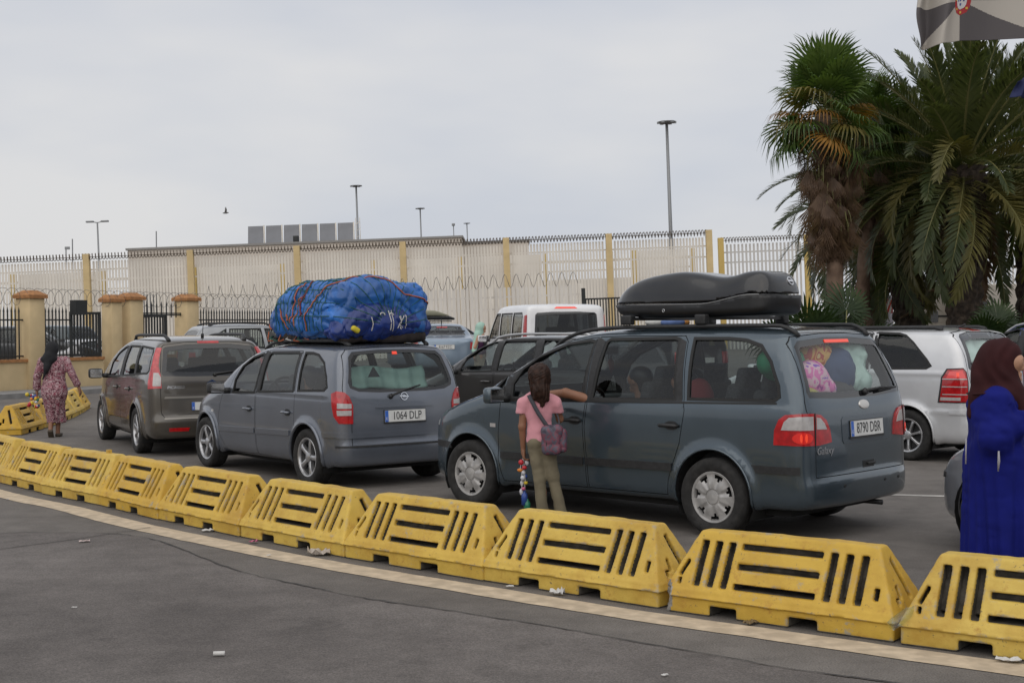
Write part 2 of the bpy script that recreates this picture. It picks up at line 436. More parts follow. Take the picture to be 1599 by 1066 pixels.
    def body(s, paint, h=.045, th=.035, doors=True):
        sp = s.sp; f = s.f
        pl = np.array(sp['plan']); zt = max(p[1] for p in sp['side'])
        lo = (pl[:, 0].min() - .15, -1.1, .05); hi = (pl[:, 0].max() + .15, 1.1, zt + .15)
        V1, Q1 = nets(f, lo, hi, h); V2, Q2 = nets(f, lo, hi, h * 1.6, -th)
        V = np.concatenate([V1, V2]); Q = np.concatenate([Q1, Q2[:, ::-1] + len(V1)])
        mats = [paint, INTERIOR, BLACK]
        shell = meshobj('body', V, Q, None, None, True, mats)
        def area(me): 
            q = np.zeros(len(me.polygons)); me.polygons.foreach_get('area', q); return q.sum()
        def run(cut, lim=.72, op='DIFFERENCE', keep=False):
            """boolean cut; a failed solve (skin vanishing) is tried again with the cutter nudged, then with the other solver"""
            if not cut.v: return
            base = np.array(cut.v); a0 = area(shell.data)
            for k in range(4):
                if k: cut.v = [tuple(p) for p in base * (1 + np.array([.0007, .0013, .0009]) * k * (-1) ** k) + np.array([.0011, .0007, .0013]) * k]
                c = cut.build('cutter', BLACK); recalc(c)
                md = shell.modifiers.new('b', 'BOOLEAN'); md.object = c; md.operation = op; md.solver = 'FAST' if k == 2 else 'EXACT'
                dg = bpy.context.evaluated_depsgraph_get(); me = bpy.data.meshes.new_from_object(shell.evaluated_get(dg))
                shell.modifiers.clear(); cm = c.data; bpy.data.objects.remove(c); bpy.data.meshes.remove(cm)
                if lim * a0 < area(me) < (1.1 if op == 'DIFFERENCE' else .45) * a0:
                    if keep: return me
                    old = shell.data; shell.data = me; bpy.data.meshes.remove(old); return True
                print('retry', s.root.name, op, k, area(me) / a0); bpy.data.meshes.remove(me)
        def prism(cut, poly, mode, a, b):
            P = np.asarray(poly, float); n = len(P)
            def pt(q, t): return (q[0], t, q[1]) if mode == 'side' else (t, q[0], q[1])
            v = [pt(q, a) for q in P] + [pt(q, b) for q in P]
            cut.add(v, [tuple(range(n))[::-1], tuple(range(n, 2 * n))] + [(i, (i + 1) % n, n + (i + 1) % n, n + i) for i in range(n)])
        def ringprism(cut, poly, mode, a, b, w=.009):
            P = np.asarray(poly, float); R = s.ring(P, w); n = len(P)
            def pt(q, t): return (q[0], t, q[1]) if mode == 'side' else (t, q[0], q[1])
            v = [pt(q, a) for q in P] + [pt(q, a) for q in R] + [pt(q, b) for q in P] + [pt(q, b) for q in R]; F = []
            for i in range(n):
                j = (i + 1) % n
                F += [(i, j, n + j, n + i), (2*n + i, 3*n + i, 3*n + j, 2*n + j), (i, 2*n + i, 2*n + j, j), (n + i, n + j, 3*n + j, 3*n + i)]
            cut.add(v, F)
        c1 = MB()
        for w in sp['windows']: prism(c1, w, 'side', -1.3, 1.3)
        run(c1); c1 = MB()
        if 'rwin' in sp: prism(c1, sp['rwin'], 'rear', -1.5, sp.get('rwin_x', -.3))
        run(c1); c1 = MB()
        if 'wshield' in sp: prism(c1, sp['wshield'], 'rear', sp['ws_x'], sp['wb'] + .6)
        run(c1)
        for cx in (0, sp['wb']):
            c3 = MB()
            for sy in (-1, 1):
                n = 36; ar = sp.get('arch', .37); zz = sp['wr'] + sp.get('arch_dz', .0)
                P = [(cx + ar * math.cos(t), zz + ar * math.sin(t)) for t in (2 * math.pi * i / n for i in range(n))]
                prism(c3, P, 'side', sy * .52, sy * 1.3)
            run(c3)
        extra = []
        def panel(nm, poly, mode, spans):
            ci, cd = MB(), MB()
            for (u, v) in spans: prism(ci, s.ring(poly, .0065), mode, u, v); prism(cd, poly, mode, u, v)
            me = run(ci, .01, 'INTERSECT', True)
            if me is None: return
            if not run(cd, .5): bpy.data.meshes.remove(me); return
            extra.append((nm, me))
        for grp in sp.get('doors', []) if doors else []:
            for d in grp: panel('door', d, 'side', [(.42, 1.3), (-1.3, -.42)])
        if 'tailgate' in sp and doors: panel('tailgate', sp['tailgate'], 'rear', [(-1.6, sp.get('tg_x', -.55))])
        # islands -> parts; materials and normals from the field
        s.parts = []
        def emit(nm, me, pick=None):
            co_ = np.array([tuple(v.co) for v in me.vertices]); val = f(co_); G = rgrad(f, co_); G /= np.maximum(np.linalg.norm(G, axis=1), 1e-6)[:, None]
            used = {}; F = []; mi = []; nr = []; sm = []
            for p in me.polygons:
                vs = list(p.vertices); nn = np.array(p.normal)
                if pick is not None and not pick(co_[vs[0]]): continue
                o = np.abs(val[vs]).max() < .006 and (G[vs] @ nn).min() > .5
                inn = np.abs(val[vs] + th).max() < .012
                mi.append(0 if o else 1 if inn else 2); F.append(tuple(used.setdefault(a, len(used)) for a in vs))
                for a in vs: nr.append(tuple(G[a]) if o else tuple(nn))
            if len(F) < 20: return
            c = co_[list(used.keys())]
            ob = meshobj(nm, c, F, None, s.root, True, mats, mi); ob.data.normals_split_custom_set(nr); s.parts.append(ob)
        emit('body', shell.data)
        for nm, me in extra:
            if nm == 'door':
                emit(nm, me, lambda p: p[1] > 0); emit(nm, me, lambda p: p[1] < 0)
            else: emit(nm, me)
            bpy.data.meshes.remove(me)
        bpy.data.objects.remove(shell)
    def glazing(s, g=None, rg=None, seal=True):
        sp = s.sp
        for w in sp['windows']:
            ww = s.ring(w, -.004)
            for o in s.patch('window', ww, 'side', g or GLASS, -.007, .004, .12):
                pass
            if seal: s.patch('window_seal', s.ring(w, -.016), 'side', RUBBER, .0035, .012, .15, holes=[s.ring(w, .010)])
        if 'rwin' in sp:
            w = sp['rwin']; s.rglass = s.patch('rear_window', s.ring(w, -.004), 'rear', rg or g or GLASS, -.006, .004, .1, mirror=False)
            fr = sp.get('frit', .06)
            s.patch('window_border', s.ring(w, -.006), 'rear', BLACKG, -.002, .006, .1, holes=[s.ring(w, fr)], mirror=False)
        if 'wshield' in sp: s.patch('windscreen', s.ring(sp['wshield'], -.004), 'front', GLASS, -.006, .004, .12, mirror=False)
    def wheels(s, style, steer=0.):
        sp = s.sp; r = sp['wr']; tw = sp.get('tw', .20)
        rr = r * sp.get('rimf', .665)
        if style not in WHEELS: WHEELS[style] = {}
        key = (style, round(r, 3))
        for cx in (0, sp['wb']):
            for sy in (1, -1):
                y = sp['track'] * sy; w = s.make_wheel(style, r, rr, tw)
                w.location = (cx, y, r)
                w.rotation_euler = (0, RNG.uniform(0, 6.28), 0 if sy > 0 else math.pi)
        for cx in (0, sp['wb']):
            for sy in (1, -1):
                m = MB(); n = 20; ar = sp.get('arch', .37) + .015; z0 = r + sp.get('arch_dz', 0)
                pts = [(cx + ar * math.cos(t), z0 + ar * math.sin(t)) for t in np.linspace(-.5, math.pi + .5, n)]
                yo = s.lift([(cx, z0 + ar + .02)], 'side')[0][1] - .03
                v = [(p[0], yo, p[1]) for p in pts] + [(p[0], .50, p[1]) for p in pts]
                f = [(i, i + 1, n + i + 1, n + i) for i in range(n - 1)] + [tuple(range(n, 2 * n))]
                m.add([(a, b * sy, c) for a, b, c in v], f); m.build('wheel_arch_liner', LINER, s.root)
    def make_wheel(s, style, r, rr, tw):
        key = (style, round(r, 4))
        if key in WCACHE:
            w = WCACHE[key].copy(); COL.objects.link(w); w.parent = s.root
            for ch in WCACHE[key].children:
                c = ch.copy(); COL.objects.link(c); c.parent = w
            return w
        # outer side is +y (local), tyre centred on y=0
        h = tw / 2; pr = []
        sw = r - rr
        for (a, y) in ((rr - .012, -h * .75), (rr + sw * .12, -h * .92), (rr + sw * .5, -h * 1.04), (r - sw * .22, -h * .98), (r - sw * .07, -h * .86), (r - .003, -h * .7)): pr.append((a, y))
        for gy in (-.42, 0, .42): pr += [(r, h * (gy - .2)), (r, h * (gy + .2)), (r - .009, h * (gy + .205)), (r - .009, h * (gy + .235))] if gy < .4 else [(r, h * (gy - .18)), (r, h * (gy + .24))]
        pr += [(r - .003, h * .7), (r - sw * .07, h * .86), (r - sw * .22, h * .98), (r - sw * .5, h * 1.04), (rr + sw * .12, h * .92), (rr - .012, h * .75)]
        w = MB().lathe(pr, 56).build('wheel', TYRE, s.root, True); recalc(w); autosmooth(w, 50)
        m = MB(); m.lathe([(rr - .012, -h * .75), (rr - .05, -h * .6), (rr - .055, h * .2), (rr - .03, h * .55)], 40, 1)   # barrel
        m.lathe([(rr - .05, h * .15), (.02, h * .1)], 40, 1)   # dark drum behind the spokes
        m.lathe([(rr - .014, h * .70), (rr, h * .80), (rr - .006, h * .86), (rr - .022, h * .82), (rr - .03, h * .66), (rr - .032, h * .5)], 48, 0)
        if style == 'cover7':   # plastic cover: broad spokes, short slots near the rim
            ns, dish = 7, .78; prof = lambda t: (rr * .30, h * .80) 
            n = 7 * 12; ring = []
            rads = [rr * .33, rr * .45, rr * .62, rr * .74, rr * .80, rr * .90, rr - .024]
            hs = [h * .86, h * .90, h * .84, h * .80, h * .78, h * .80, h * .78]; o = len(m.v)
            for k in range(n):
                t = 2 * math.pi * k / n; ph = (k % 12) / 12.
                for a, y in zip(rads, hs):
                    dip = .016 * max(0, math.cos((ph - .5) * 2 * math.pi)) * math.sin(math.pi * min(1, max(0, (a / rr - .33) / .6)))
                    m.v.append((a * math.cos(t), y - dip, a * math.sin(t)))
            L = len(rads)
            for k in range(n):
                for i in range(L - 1):
                    if i in (3, 4) and 3 <= k % 12 <= 8: continue
                    if i == 2 and 5 <= k % 12 <= 6: continue
                    a = o + k * L + i; b = o + ((k + 1) % n) * L + i; m.f.append((a, b, b + 1, a + 1)); m.m.append(0)
            m.lathe([(rr * .33, h * .86), (rr * .31, h * .80), (rr * .27, h * .80), (rr * .25, h * .88), (rr * .12, h * .91), (.0001, h * .92)], 28, 0)
            rim = m.build('wheel_cover', [COVER, BLACK], w, True)
        else:
            ns = {'alloy5': 5, 'alloy7': 7, 'alloy6': 6}[style]
            for k in range(ns):
                t = 2 * math.pi * k / ns; R = Matrix.Rotation(t, 3, 'Y'); wd = {5: (.075, .105), 7: (.045, .055), 6: (.06, .08)}[ns]
                a0, a1 = rr * .12, rr - .022; pts = []
                for a, ww, yt in ((a0, wd[0] * .8, h * .62), (rr * .45, wd[0] * .62, h * .72), (rr * .75, wd[0] * .72, h * .78), (a1, wd[1], h * .72)):
                    for sx, yy in ((-1, yt - .008), (-.55, yt), (.55, yt), (1, yt - .008), (.9, yt - .05), (-.9, yt - .05)): pts.append(R @ Vector((a, yy, sx * ww / 2)))
                f = []
                for q in range(3):
                    for i in range(6): f.append((q * 6 + i, q * 6 + (i + 1) % 6, (q + 1) * 6 + (i + 1) % 6, (q + 1) * 6 + i))
                m.add(pts, f + [(0, 1, 2, 3, 4, 5), (23, 22, 21, 20, 19, 18)], 0)
            m.lathe([(rr * .24, h * .5), (rr * .24, h * .72), (rr * .2, h * .76), (.0001, h * .77)], 24, 0)
            rim = m.build('rim', [ALLOY, BLACK], w, True); 
        recalc(rim); autosmooth(rim, 35)
        WCACHE[key] = w
        return w
    # --- fittings
    def on(s, q, mode, out=0.):
        p = s.lift([q], mode, out)[0]; g = rgrad(s.f, p[None])[0]; return Vector(p), Vector(g).normalized()
    def plate(s, y, z, txt, w=.52, hh=.115, tilt=None, out=.012, blue=True):
        p, g = s.on((y, z), 'rear', out); g = Vector((g.x, 0, g.z)).normalized()
        R = frame((0, -1, 0), Vector((0, -1, 0)).cross(g) * -1)
        x = Vector((0, -1, 0)); up = g.cross(x).normalized(); R = Matrix((x, up, g)).transposed().to_4x4()
        T = Matrix.Translation(p)
        m = MB().box((0, 0, -.006), (w + .012, hh + .012, .010), mi=1).box((.0, 0, 0), (w, hh, .006), mi=0)
        o = m.build('number_plate', [PLATEW, BLACK], s.root); o.matrix_local = T @ R
        if blue:
            b = MB().box((-w / 2 + .021, 0, .004), (.04, hh - .004, .003)).build('country_band', PLATEB, o)
            text('lettering', 'E', .042, PLATEW, o, (-w / 2 + .021, -.026, .006), Matrix.Identity(4), 1, .0008)
        text('lettering', txt, hh * .98, INK, o, (.022, -.002, .0035), Matrix.Identity(4), .76 if len(txt) > 7 else .8, .0012, offset=-.001 if False else 0)
        return o
    def script(s, q, mode, txt, size, m=None, sx=1., shear=0., out=.003, name='lettering'):
        p, g = s.on(q, mode, out); x = Vector((0, -1, 0)) if mode == 'rear' else Vector((1, 0, 0)) 
        x = (x - g * x.dot(g)).normalized(); up = g.cross(x).normalized()
        return text(name, txt, size, m or CHROME, s.root, p, Matrix((x, up, g)).transposed().to_4x4(), sx, .002, shear)
    def badge(s, q, mode, mb, mats, out=.004, name='badge'):
        p, g = s.on(q, mode, out); x = Vector((0, -1, 0)) if mode == 'rear' else Vector((1, 0, 0))
        x = (x - g * x.dot(g)).normalized(); up = g.cross(x).normalized()
        o = mb.build(name, mats, s.root, True); o.matrix_local = Matrix.Translation(p) @ Matrix((x, up, g)).transposed().to_4x4(); recalc(o); autosmooth(o, 40); return o
    def handle(s, x, z, m=BLACK, w=.2, side=(1, -1), rec=True):
        for sy in side:
            p, g = s.on((x, z), 'side'); p.y *= sy; g.y *= sy
            if rec: 
                r = MB(); n = 18; r.add([(p.x - .02 + .075 * math.cos(t), p.y + sy * (.003 if True else 0), p.z + .038 * math.sin(t)) for t in (2 * math.pi * i / n for i in range(n))], [tuple(range(n)) if sy < 0 else tuple(range(n))[::-1]])
                r.build('handle_recess', BLACK, s.root)
            b = MB().tube([(p.x - w / 2, p.y + sy * .004, p.z), (p.x - w / 2 + .02, p.y + sy * .034, p.z), (p.x, p.y + sy * .042, p.z + .003), (p.x + w / 2 - .02, p.y + sy * .034, p.z), (p.x + w / 2, p.y + sy * .004, p.z)], [.013, .016, .017, .016, .013], 8)
            b.build('handle', m, s.root, True)
    def mirror(s, x, z, paint=None, size=(.11, .20, .15), side=(1, -1)):
        for sy in side:
            p, _ = s.on((x, z), 'side'); p.y *= sy
            o = rbox('mirror', (p.x + .03, p.y + sy * (.07 + size[1] / 2), p.z + .04), size, .045, paint or BLACK, s.root)
            MB().tube([(p.x, p.y - sy * .03, p.z - .0), (p.x + .02, p.y + sy * .10, p.z + .01)], [.04, .03], 8).build('arm', BLACK, o, True)
            MB().box((p.x + .03 - size[0] / 2 - .001, p.y + sy * (.07 + size[1] / 2), p.z + .04), (.004, size[1] * .84, size[2] * .78)).build('mirror_glass', CHROME, o)
    def rails(s, pts, m, r=.02, feet=True, dz=.05, side=(1, -1), flush=False):
        """pts (x,y) along the roof edge; rail lifted dz above the skin"""
        P = cr(pts, 6, False); L = s.lift(P, 'top'); n = len(L)
        Z = [dz * (1 if flush else min(1, min(i, n - 1 - i) / 3.)) for i in range(n)]
        for sy in side:
            q = [(p[0], p[1] * sy, p[2] + z + (.004 if not flush else 0)) for p, z in zip(L, Z)]
            MB().tube(q, [r * (1.25 if min(i, n - 1 - i) < 2 else 1) for i in range(n)], 8).build('roof_rail', m, s.root, True)
    def cabin(s, seat_x=(1.25, .35), dash_x=1.95, floor=.32, rows=None, headz=1.22, m=None):
        sm = m or SEATM
        for i, x in enumerate(seat_x):
            ys = (.37, -.37) if i == 0 else (.42, 0, -.42)
            for y in ys:
                w = .50 if i == 0 else .40
                o = rbox('seat', (x, y, floor + .25), (.5, w, .20), .06, sm, s.root)
                R = Matrix.Rotation(rad(-14), 3, 'Y')
                rbox('backrest', (x - .30, y, floor + .58), (.14, w, .66), .06, sm, o, R)
                rbox('headrest', (x - .40, y, headz), (.10, .27, .19), .04, sm, o, R)
        rbox('dashboard', (dash_x, 0, .92), (.42, 1.42, .28), .08, INTERIOR, s.root)
        w = MB(); n = 28; R = Matrix.Rotation(rad(62), 3, 'Y'); c = Vector((dash_x - .36, .37, .98))
        w.tube([c + R @ Vector((.19 * math.cos(t), .19 * math.sin(t), 0)) for t in np.linspace(0, 2 * math.pi, n)], .017, 8, cap=False)
        for t in (0, 2.4, 3.9): w.tube([c, c + R @ Vector((.19 * math.cos(t), .19 * math.sin(t), 0))], .016, 6)
        w.tube([c, c + Vector((.3, 0, -.14))], .035, 8); w.build('steering_wheel', BLACK, s.root, True)
        MB().box((s.sp['wb'] * .42, 0, floor), (s.sp['wb'] * 1.3, 1.5, .03)).build('cabin_floor', INTERIOR, s.root)
WHEELS = {}; WCACHE = {}
BLACKG = mat('black_glass_border', (.008, .008, .009), .06, 0, .6)
def arc_tube(c, r, t0, t1, n, y): return [(c[0] + r * math.cos(t), y, c[1] + r * math.sin(t)) for t in np.linspace(t0, t1, n)]
# ---- the dark blue-grey people carrier with the roof box
def galaxy():
    paint = carpaint('blue_grey_car_paint', (.066, .090, .110), .5, .25)
    sp = dict(wb=2.835, wr=.325, track=.79, arch=.375, arch_dz=.02, tw=.205, rimf=.66,
      side=[(-.88,.27),(-.925,.33),(-.945,.46),(-.93,.525),(-.90,.55),(-.895,.75),(-.875,1.0),(-.845,1.12),(-.745,1.36),(-.645,1.58),(-.585,1.665),(-.42,1.705),(0,1.73),(.6,1.735),(1.2,1.715),(1.6,1.655),(1.95,1.535),(2.3,1.345),(2.65,1.145),(2.78,1.08),(3.1,.985),(3.45,.87),(3.63,.74),(3.71,.6),(3.74,.45),(3.72,.32),(3.6,.22),(3.6,.22),(3.2,.22),(.5,.25),(-.6,.25),(-.6,.25)],
      sec=[(0,.2),(.78,.2),(.84,.24),(.875,.33),(.895,.5),(.905,.7),(.90,.95),(.888,1.055),(.868,1.10),(.80,1.36),(.705,1.60),(.62,1.705),(.45,1.77),(0,1.80)],
      plan=[(-.96,0),(-.95,.35),(-.915,.62),(-.84,.80),(-.66,.88),(-.2,.905),(.8,.908),(1.8,.906),(2.6,.90),(3.05,.865),(3.38,.76),(3.6,.56),(3.71,.3),(3.75,0)],
      crease=[(1.075, .02, .006, -.8, 2.7)],
      windows=[[(2.59,1.055),(2.405,1.055),(2.385,1.275),(2.40,1.285)], [(2.285,1.075),(1.43,1.09),(1.385,1.595),(1.44,1.605),(1.70,1.575),(2.03,1.455),(2.19,1.345),(2.29,1.20)],
        [(1.305,1.095),(.395,1.115),(.455,1.615),(.50,1.625),(1.21,1.615),(1.245,1.59)], [(.255,1.125),(-.575,1.135),(-.615,1.165),(-.60,1.25),(-.50,1.44),(-.38,1.565),(-.22,1.61),(-.05,1.622),(.295,1.622)]],
      rwin=[(y, z) for y, z in ((.72,1.155),(.735,1.20),(.66,1.56),(.60,1.60),(.2,1.625),(-.2,1.625),(-.60,1.60),(-.66,1.56),(-.735,1.20),(-.72,1.155),(-.3,1.135),(.3,1.135))], rwin_x=-.35, frit=.05,
      wshield=[(.66,1.16),(.58,1.60),(-.58,1.60),(-.66,1.16)], ws_x=1.55,
      doors=[[[(2.43,1.03),(2.345,1.03),(2.335,1.28),(2.18,1.395),(2.02,1.495),(1.68,1.61),(1.36,1.638),(1.37,1.08),(1.405,.84),(1.375,.50),(1.365,.30),(2.40,.285),(2.455,.50),(2.46,.75)]],
             [[(1.345,1.640),(1.0,1.648),(.40,1.648),(.355,1.60),(.295,1.10),(.285,1.02),(.335,.75),(.455,.44),(.475,.305),(1.35,.30),(1.36,.50),(1.39,.84),(1.355,1.08)]]],
      tailgate=[(.70,.525),(.70,.76),(.775,1.06),(.775,1.12),(.70,1.58),(.64,1.64),(.2,1.662),(-.2,1.662),(-.64,1.64),(-.70,1.58),(-.775,1.12),(-.775,1.06),(-.70,.76),(-.70,.525)], tg_x=-.5)
    c = Car('people_carrier', 'dark blue-grey people carrier with a black roof box and trunk packed to the window', 'car', (2.239, 11.804, rad(136.263)), sp)
    c.body(paint, .042); c.glazing(GLASS, glass('rear_hatch_glass', (.90, .92, .91)))
    c.wheels('cover7')
    # black pillars between the glass, door rub strips, bumper strip
    c.patch('pillar_trim', [(1.375,1.065),(1.355,1.075),(1.325,1.075),(1.265,1.60),(1.33,1.63),(1.365,1.625)], 'side', BLACK, .003, .008)
    c.patch('pillar_trim', [(1.42,1.075),(1.385,1.075),(1.372,1.62),(1.38,1.625)], 'side', BLACK, .003, .008)
    c.patch('pillar_trim', [(.385,1.10),(.315,1.10),(.375,1.60),(.44,1.625)], 'side', BLACK, .003, .008)
    c.patch('pillar_trim', [(2.395,1.045),(2.30,1.07),(2.30,1.20),(2.205,1.35),(2.37,1.285)], 'side', BLACK, .003, .008)
    c.patch('rub_strip', [(2.42,.50),(2.42,.565),(1.40,.57),(1.40,.505)], 'side', BLACK, .014, .016)
    c.patch('rub_strip', [(1.37,.505),(1.37,.57),(.415,.58),(.42,.515)], 'side', BLACK, .014, .016)
    c.patch('belt_trim', [(2.33,1.040),(2.33,1.056),(-.60,1.118),(-.60,1.102)], 'side', RUBBER, .003, .008)
    c.patch('bumper_strip', [(.19,.595),(.12,.64),(-.06,.64),(-.12,.595)], 'cornerR', BLACK, .008, .012) if False else None
    c.patch('bumper_strip', [(-.42,.555),(-.38,.615),(-.80,.615),(-.80,.555)], 'side', BLACK, .010, .014)
    c.patch('bumper_strip', [(3.10,.56),(3.12,.62),(3.42,.62),(3.42,.56)], 'side', BLACK, .010, .014)
    # panel gap between wing and bumper
    # lights (corner projection: a = (x+y)*.7071)
    tl = [(.205,.785),(.20,.90),(.17,.985),(.125,1.025),(.03,1.035),(-.10,1.035),(-.17,1.02),(-.225,.975),(-.26,.90),(-.275,.80),(-.15,.783)]
    for o in c.patch('tail_light', tl, 'cornerR', REDL, .012, .03, .04): pass
    for o in c.patch('reversing_lens', [(.155,.905),(.135,.97),(.10,1.005),(.03,1.012),(-.095,1.012),(-.095,.905)], 'cornerR', CLEARL, .015, .006, .04): pass
    c.patch('reversing_lens', [(-.125,.91),(-.125,1.005),(-.165,.995),(-.205,.95),(-.225,.905)], 'cornerR', CLEARL, .015, .006, .04)
    c.patch('brake_lamp', [(-.005 + .085 * math.cos(t), .843 + .045 * math.sin(t)) for t in np.linspace(0, 6.28, 20)[:-1]], 'cornerR', GLOWSOFT, .015, .006, .04)
    for a in (.012, -.030): c.patch('bulb_glow', [(a + .011 * math.cos(t), .843 + .034 * math.sin(t)) for t in np.linspace(0, 6.28, 12)[:-1]], 'cornerR', REDGLOW, .017, .006, .04)
    c.patch('light_joint', [(-.107,.782),(-.107,1.036),(-.115,1.036),(-.115,.782)], 'cornerR', RUBBER, .017, .02, .05)
    c.patch('brake_light', [(.19,1.585),(.19,1.610),(-.19,1.610),(-.19,1.585)], 'rear', REDGLOW, .004, .01, .05, mirror=False)
    c.patch('head_light', [(-.60,.63),(-.52,.80),(-.30,.84),(-.16,.80),(-.12,.72),(-.2,.63)], 'cornerF', CLEARL, .004, .02, .05)
    # tailgate furniture
    c.patch('plate_recess', [(.31,.775),(.33,.80),(.33,.965),(.30,.99),(-.40,.99),(-.43,.965),(-.43,.80),(-.41,.775)], 'rear', mat('recess_paint', (.05, .07, .09), .3, .4, .8), .004, .006, .06, mirror=False)
    c.plate(-.05, .885, '8790 DBR', .52, .125, out=.012)
    c.patch('plate_surround', [(.225,.803),(.225,.822),(-.325,.822),(-.325,.803)], 'rear', BLACK, .016, .01, .06, mirror=False)
    m = MB(); m.lathe([(.0001, .008), (.05, .007), (.075, .003), (.08, -.004)], 28, axis='z'); 
    m.v = [(x * 1.0, y * .5, z) for x, y, z in m.v]; c.badge((-.055, 1.075), 'rear', m, [mat('badge_silver', (.62, .60, .57), .35, .6)])
    c.script((.585, .735), 'rear', 'Galaxy', .085, mat('badge_script', (.45, .45, .46), .3, .8), .95, .25)
    c.patch('handle_recess', [(.02,.56),(.02,.615),(-.16,.615),(-.16,.56)], 'rear', BLACK, .003, .01, mirror=False)
    p, g = c.on((-.10, .59), 'rear', .012); rbox('tailgate_handle', p, (.02, .12, .02), .006, BLACK, c.root)
    # bumper crease and sensors
    for y in (.35, -.30, -.55):
        p, g = c.on((y, .44), 'rear', .001); m = MB().lathe([(.0001, .003), (.012, .002), (.013, -.004)], 12, axis='z'); c.badge((y, .44), 'rear', m, [BLACK], name='parking_sensor')
    # wiper
    a, _ = c.on((-.12, 1.185), 'rear', .03); b, _ = c.on((-.62, 1.195), 'rear', .022)
    m = MB().tube([a + Vector((.03, 0, -.02)), a], .028, 10).tube([a, a * .5 + b * .5 + Vector((-.012, 0, .012)), b], [.014, .011, .008], 6).tube([a * .6 + b * .4 + Vector((-.004, 0, -.015)), b + Vector((0, -.02, .0))], .008, 6)
    m.build('wiper', BLACK, c.root, True)
    for x in (1.52, .44): c.handle(x, .895)
    c.mirror(2.33, 1.06, paint)
    c.patch('side_marker', [(2.56,.79),(2.56,.825),(2.49,.825),(2.49,.79)], 'side', CLEARL, .006, .01)
    c.rails([(2.02,.56),(1.7,.60),(1.0,.625),(.3,.625),(-.25,.60),(-.62,.545)], BLACK, .018, dz=.036)
    # arch lips
    for cx in (0, 2.835):
        pts = [(cx + .378 * math.cos(t), .345 + .378 * math.sin(t)) for t in np.linspace(-.25, math.pi + .25, 26)]
        L = c.lift(pts, 'side', .004)
        for sy in (1, -1): MB().tube([(p[0], p[1] * sy, p[2]) for p in L], .010, 6).build('arch_lip', paint, c.root, True)
    MB().tube([(-.5, -.35, .235), (-.86, -.35, .235)], .022, 10).build('exhaust', BLACK, c.root, True)
    MB().box((1.2, 0, .22), (3.6, 1.3, .06)).build('underbody', LINER, c.root)
    c.cabin((1.25, .35), 2.12, .34, headz=1.28)
    for y in (.38, -.38):
        R = Matrix.Rotation(rad(-14), 3, 'Y'); rbox('headrest', (-.28, y, 1.28), (.10, .26, .20), .04, SEATM, c.root, R)
        rbox('backrest', (-.22, y, .95), (.13, .45, .5), .05, SEATM, c.root, R)
    return c
GAL = galaxy()
# ---- grey-lilac minivan with the tarpaulin load
def arch_lips(c, paint, r=.012, ar=None, out=.004):
    sp = c.sp; ar = ar or sp.get('arch', .37) + .004
    for cx in (0, sp['wb']):
        z0 = sp['wr'] + sp.get('arch_dz', 0)
        L = c.lift([(cx + ar * math.cos(t), z0 + ar * math.sin(t)) for t in np.linspace(-.25, math.pi + .25, 24)], 'side', out)
        for sy in (1, -1): MB().tube([(p[0], p[1] * sy, p[2]) for p in L], r, 6).build('arch_lip', paint, c.root, True)
def mirrored(half): return half + [(-y, z) for y, z in half[::-1]]
def wiper(c, y0, y1, z0, z1):
    a, _ = c.on((y0, z0), 'rear', .03); b, _ = c.on((y1, z1), 'rear', .02)
    MB().tube([a + Vector((.03, 0, -.02)), a], .026, 8).tube([a, a * .5 + b * .5 + Vector((-.012, 0, .01)), b], [.013, .011, .008], 6).build('wiper', BLACK, c.root, True)
def plate_lamp_bar(c, y0, y1, z, h, m):
    c.patch('grab_bar', [(y0, z), (y0 - .01, z + h), (y1 + .01, z + h), (y1, z)], 'rear', m, .022, .03, .08, mirror=False)
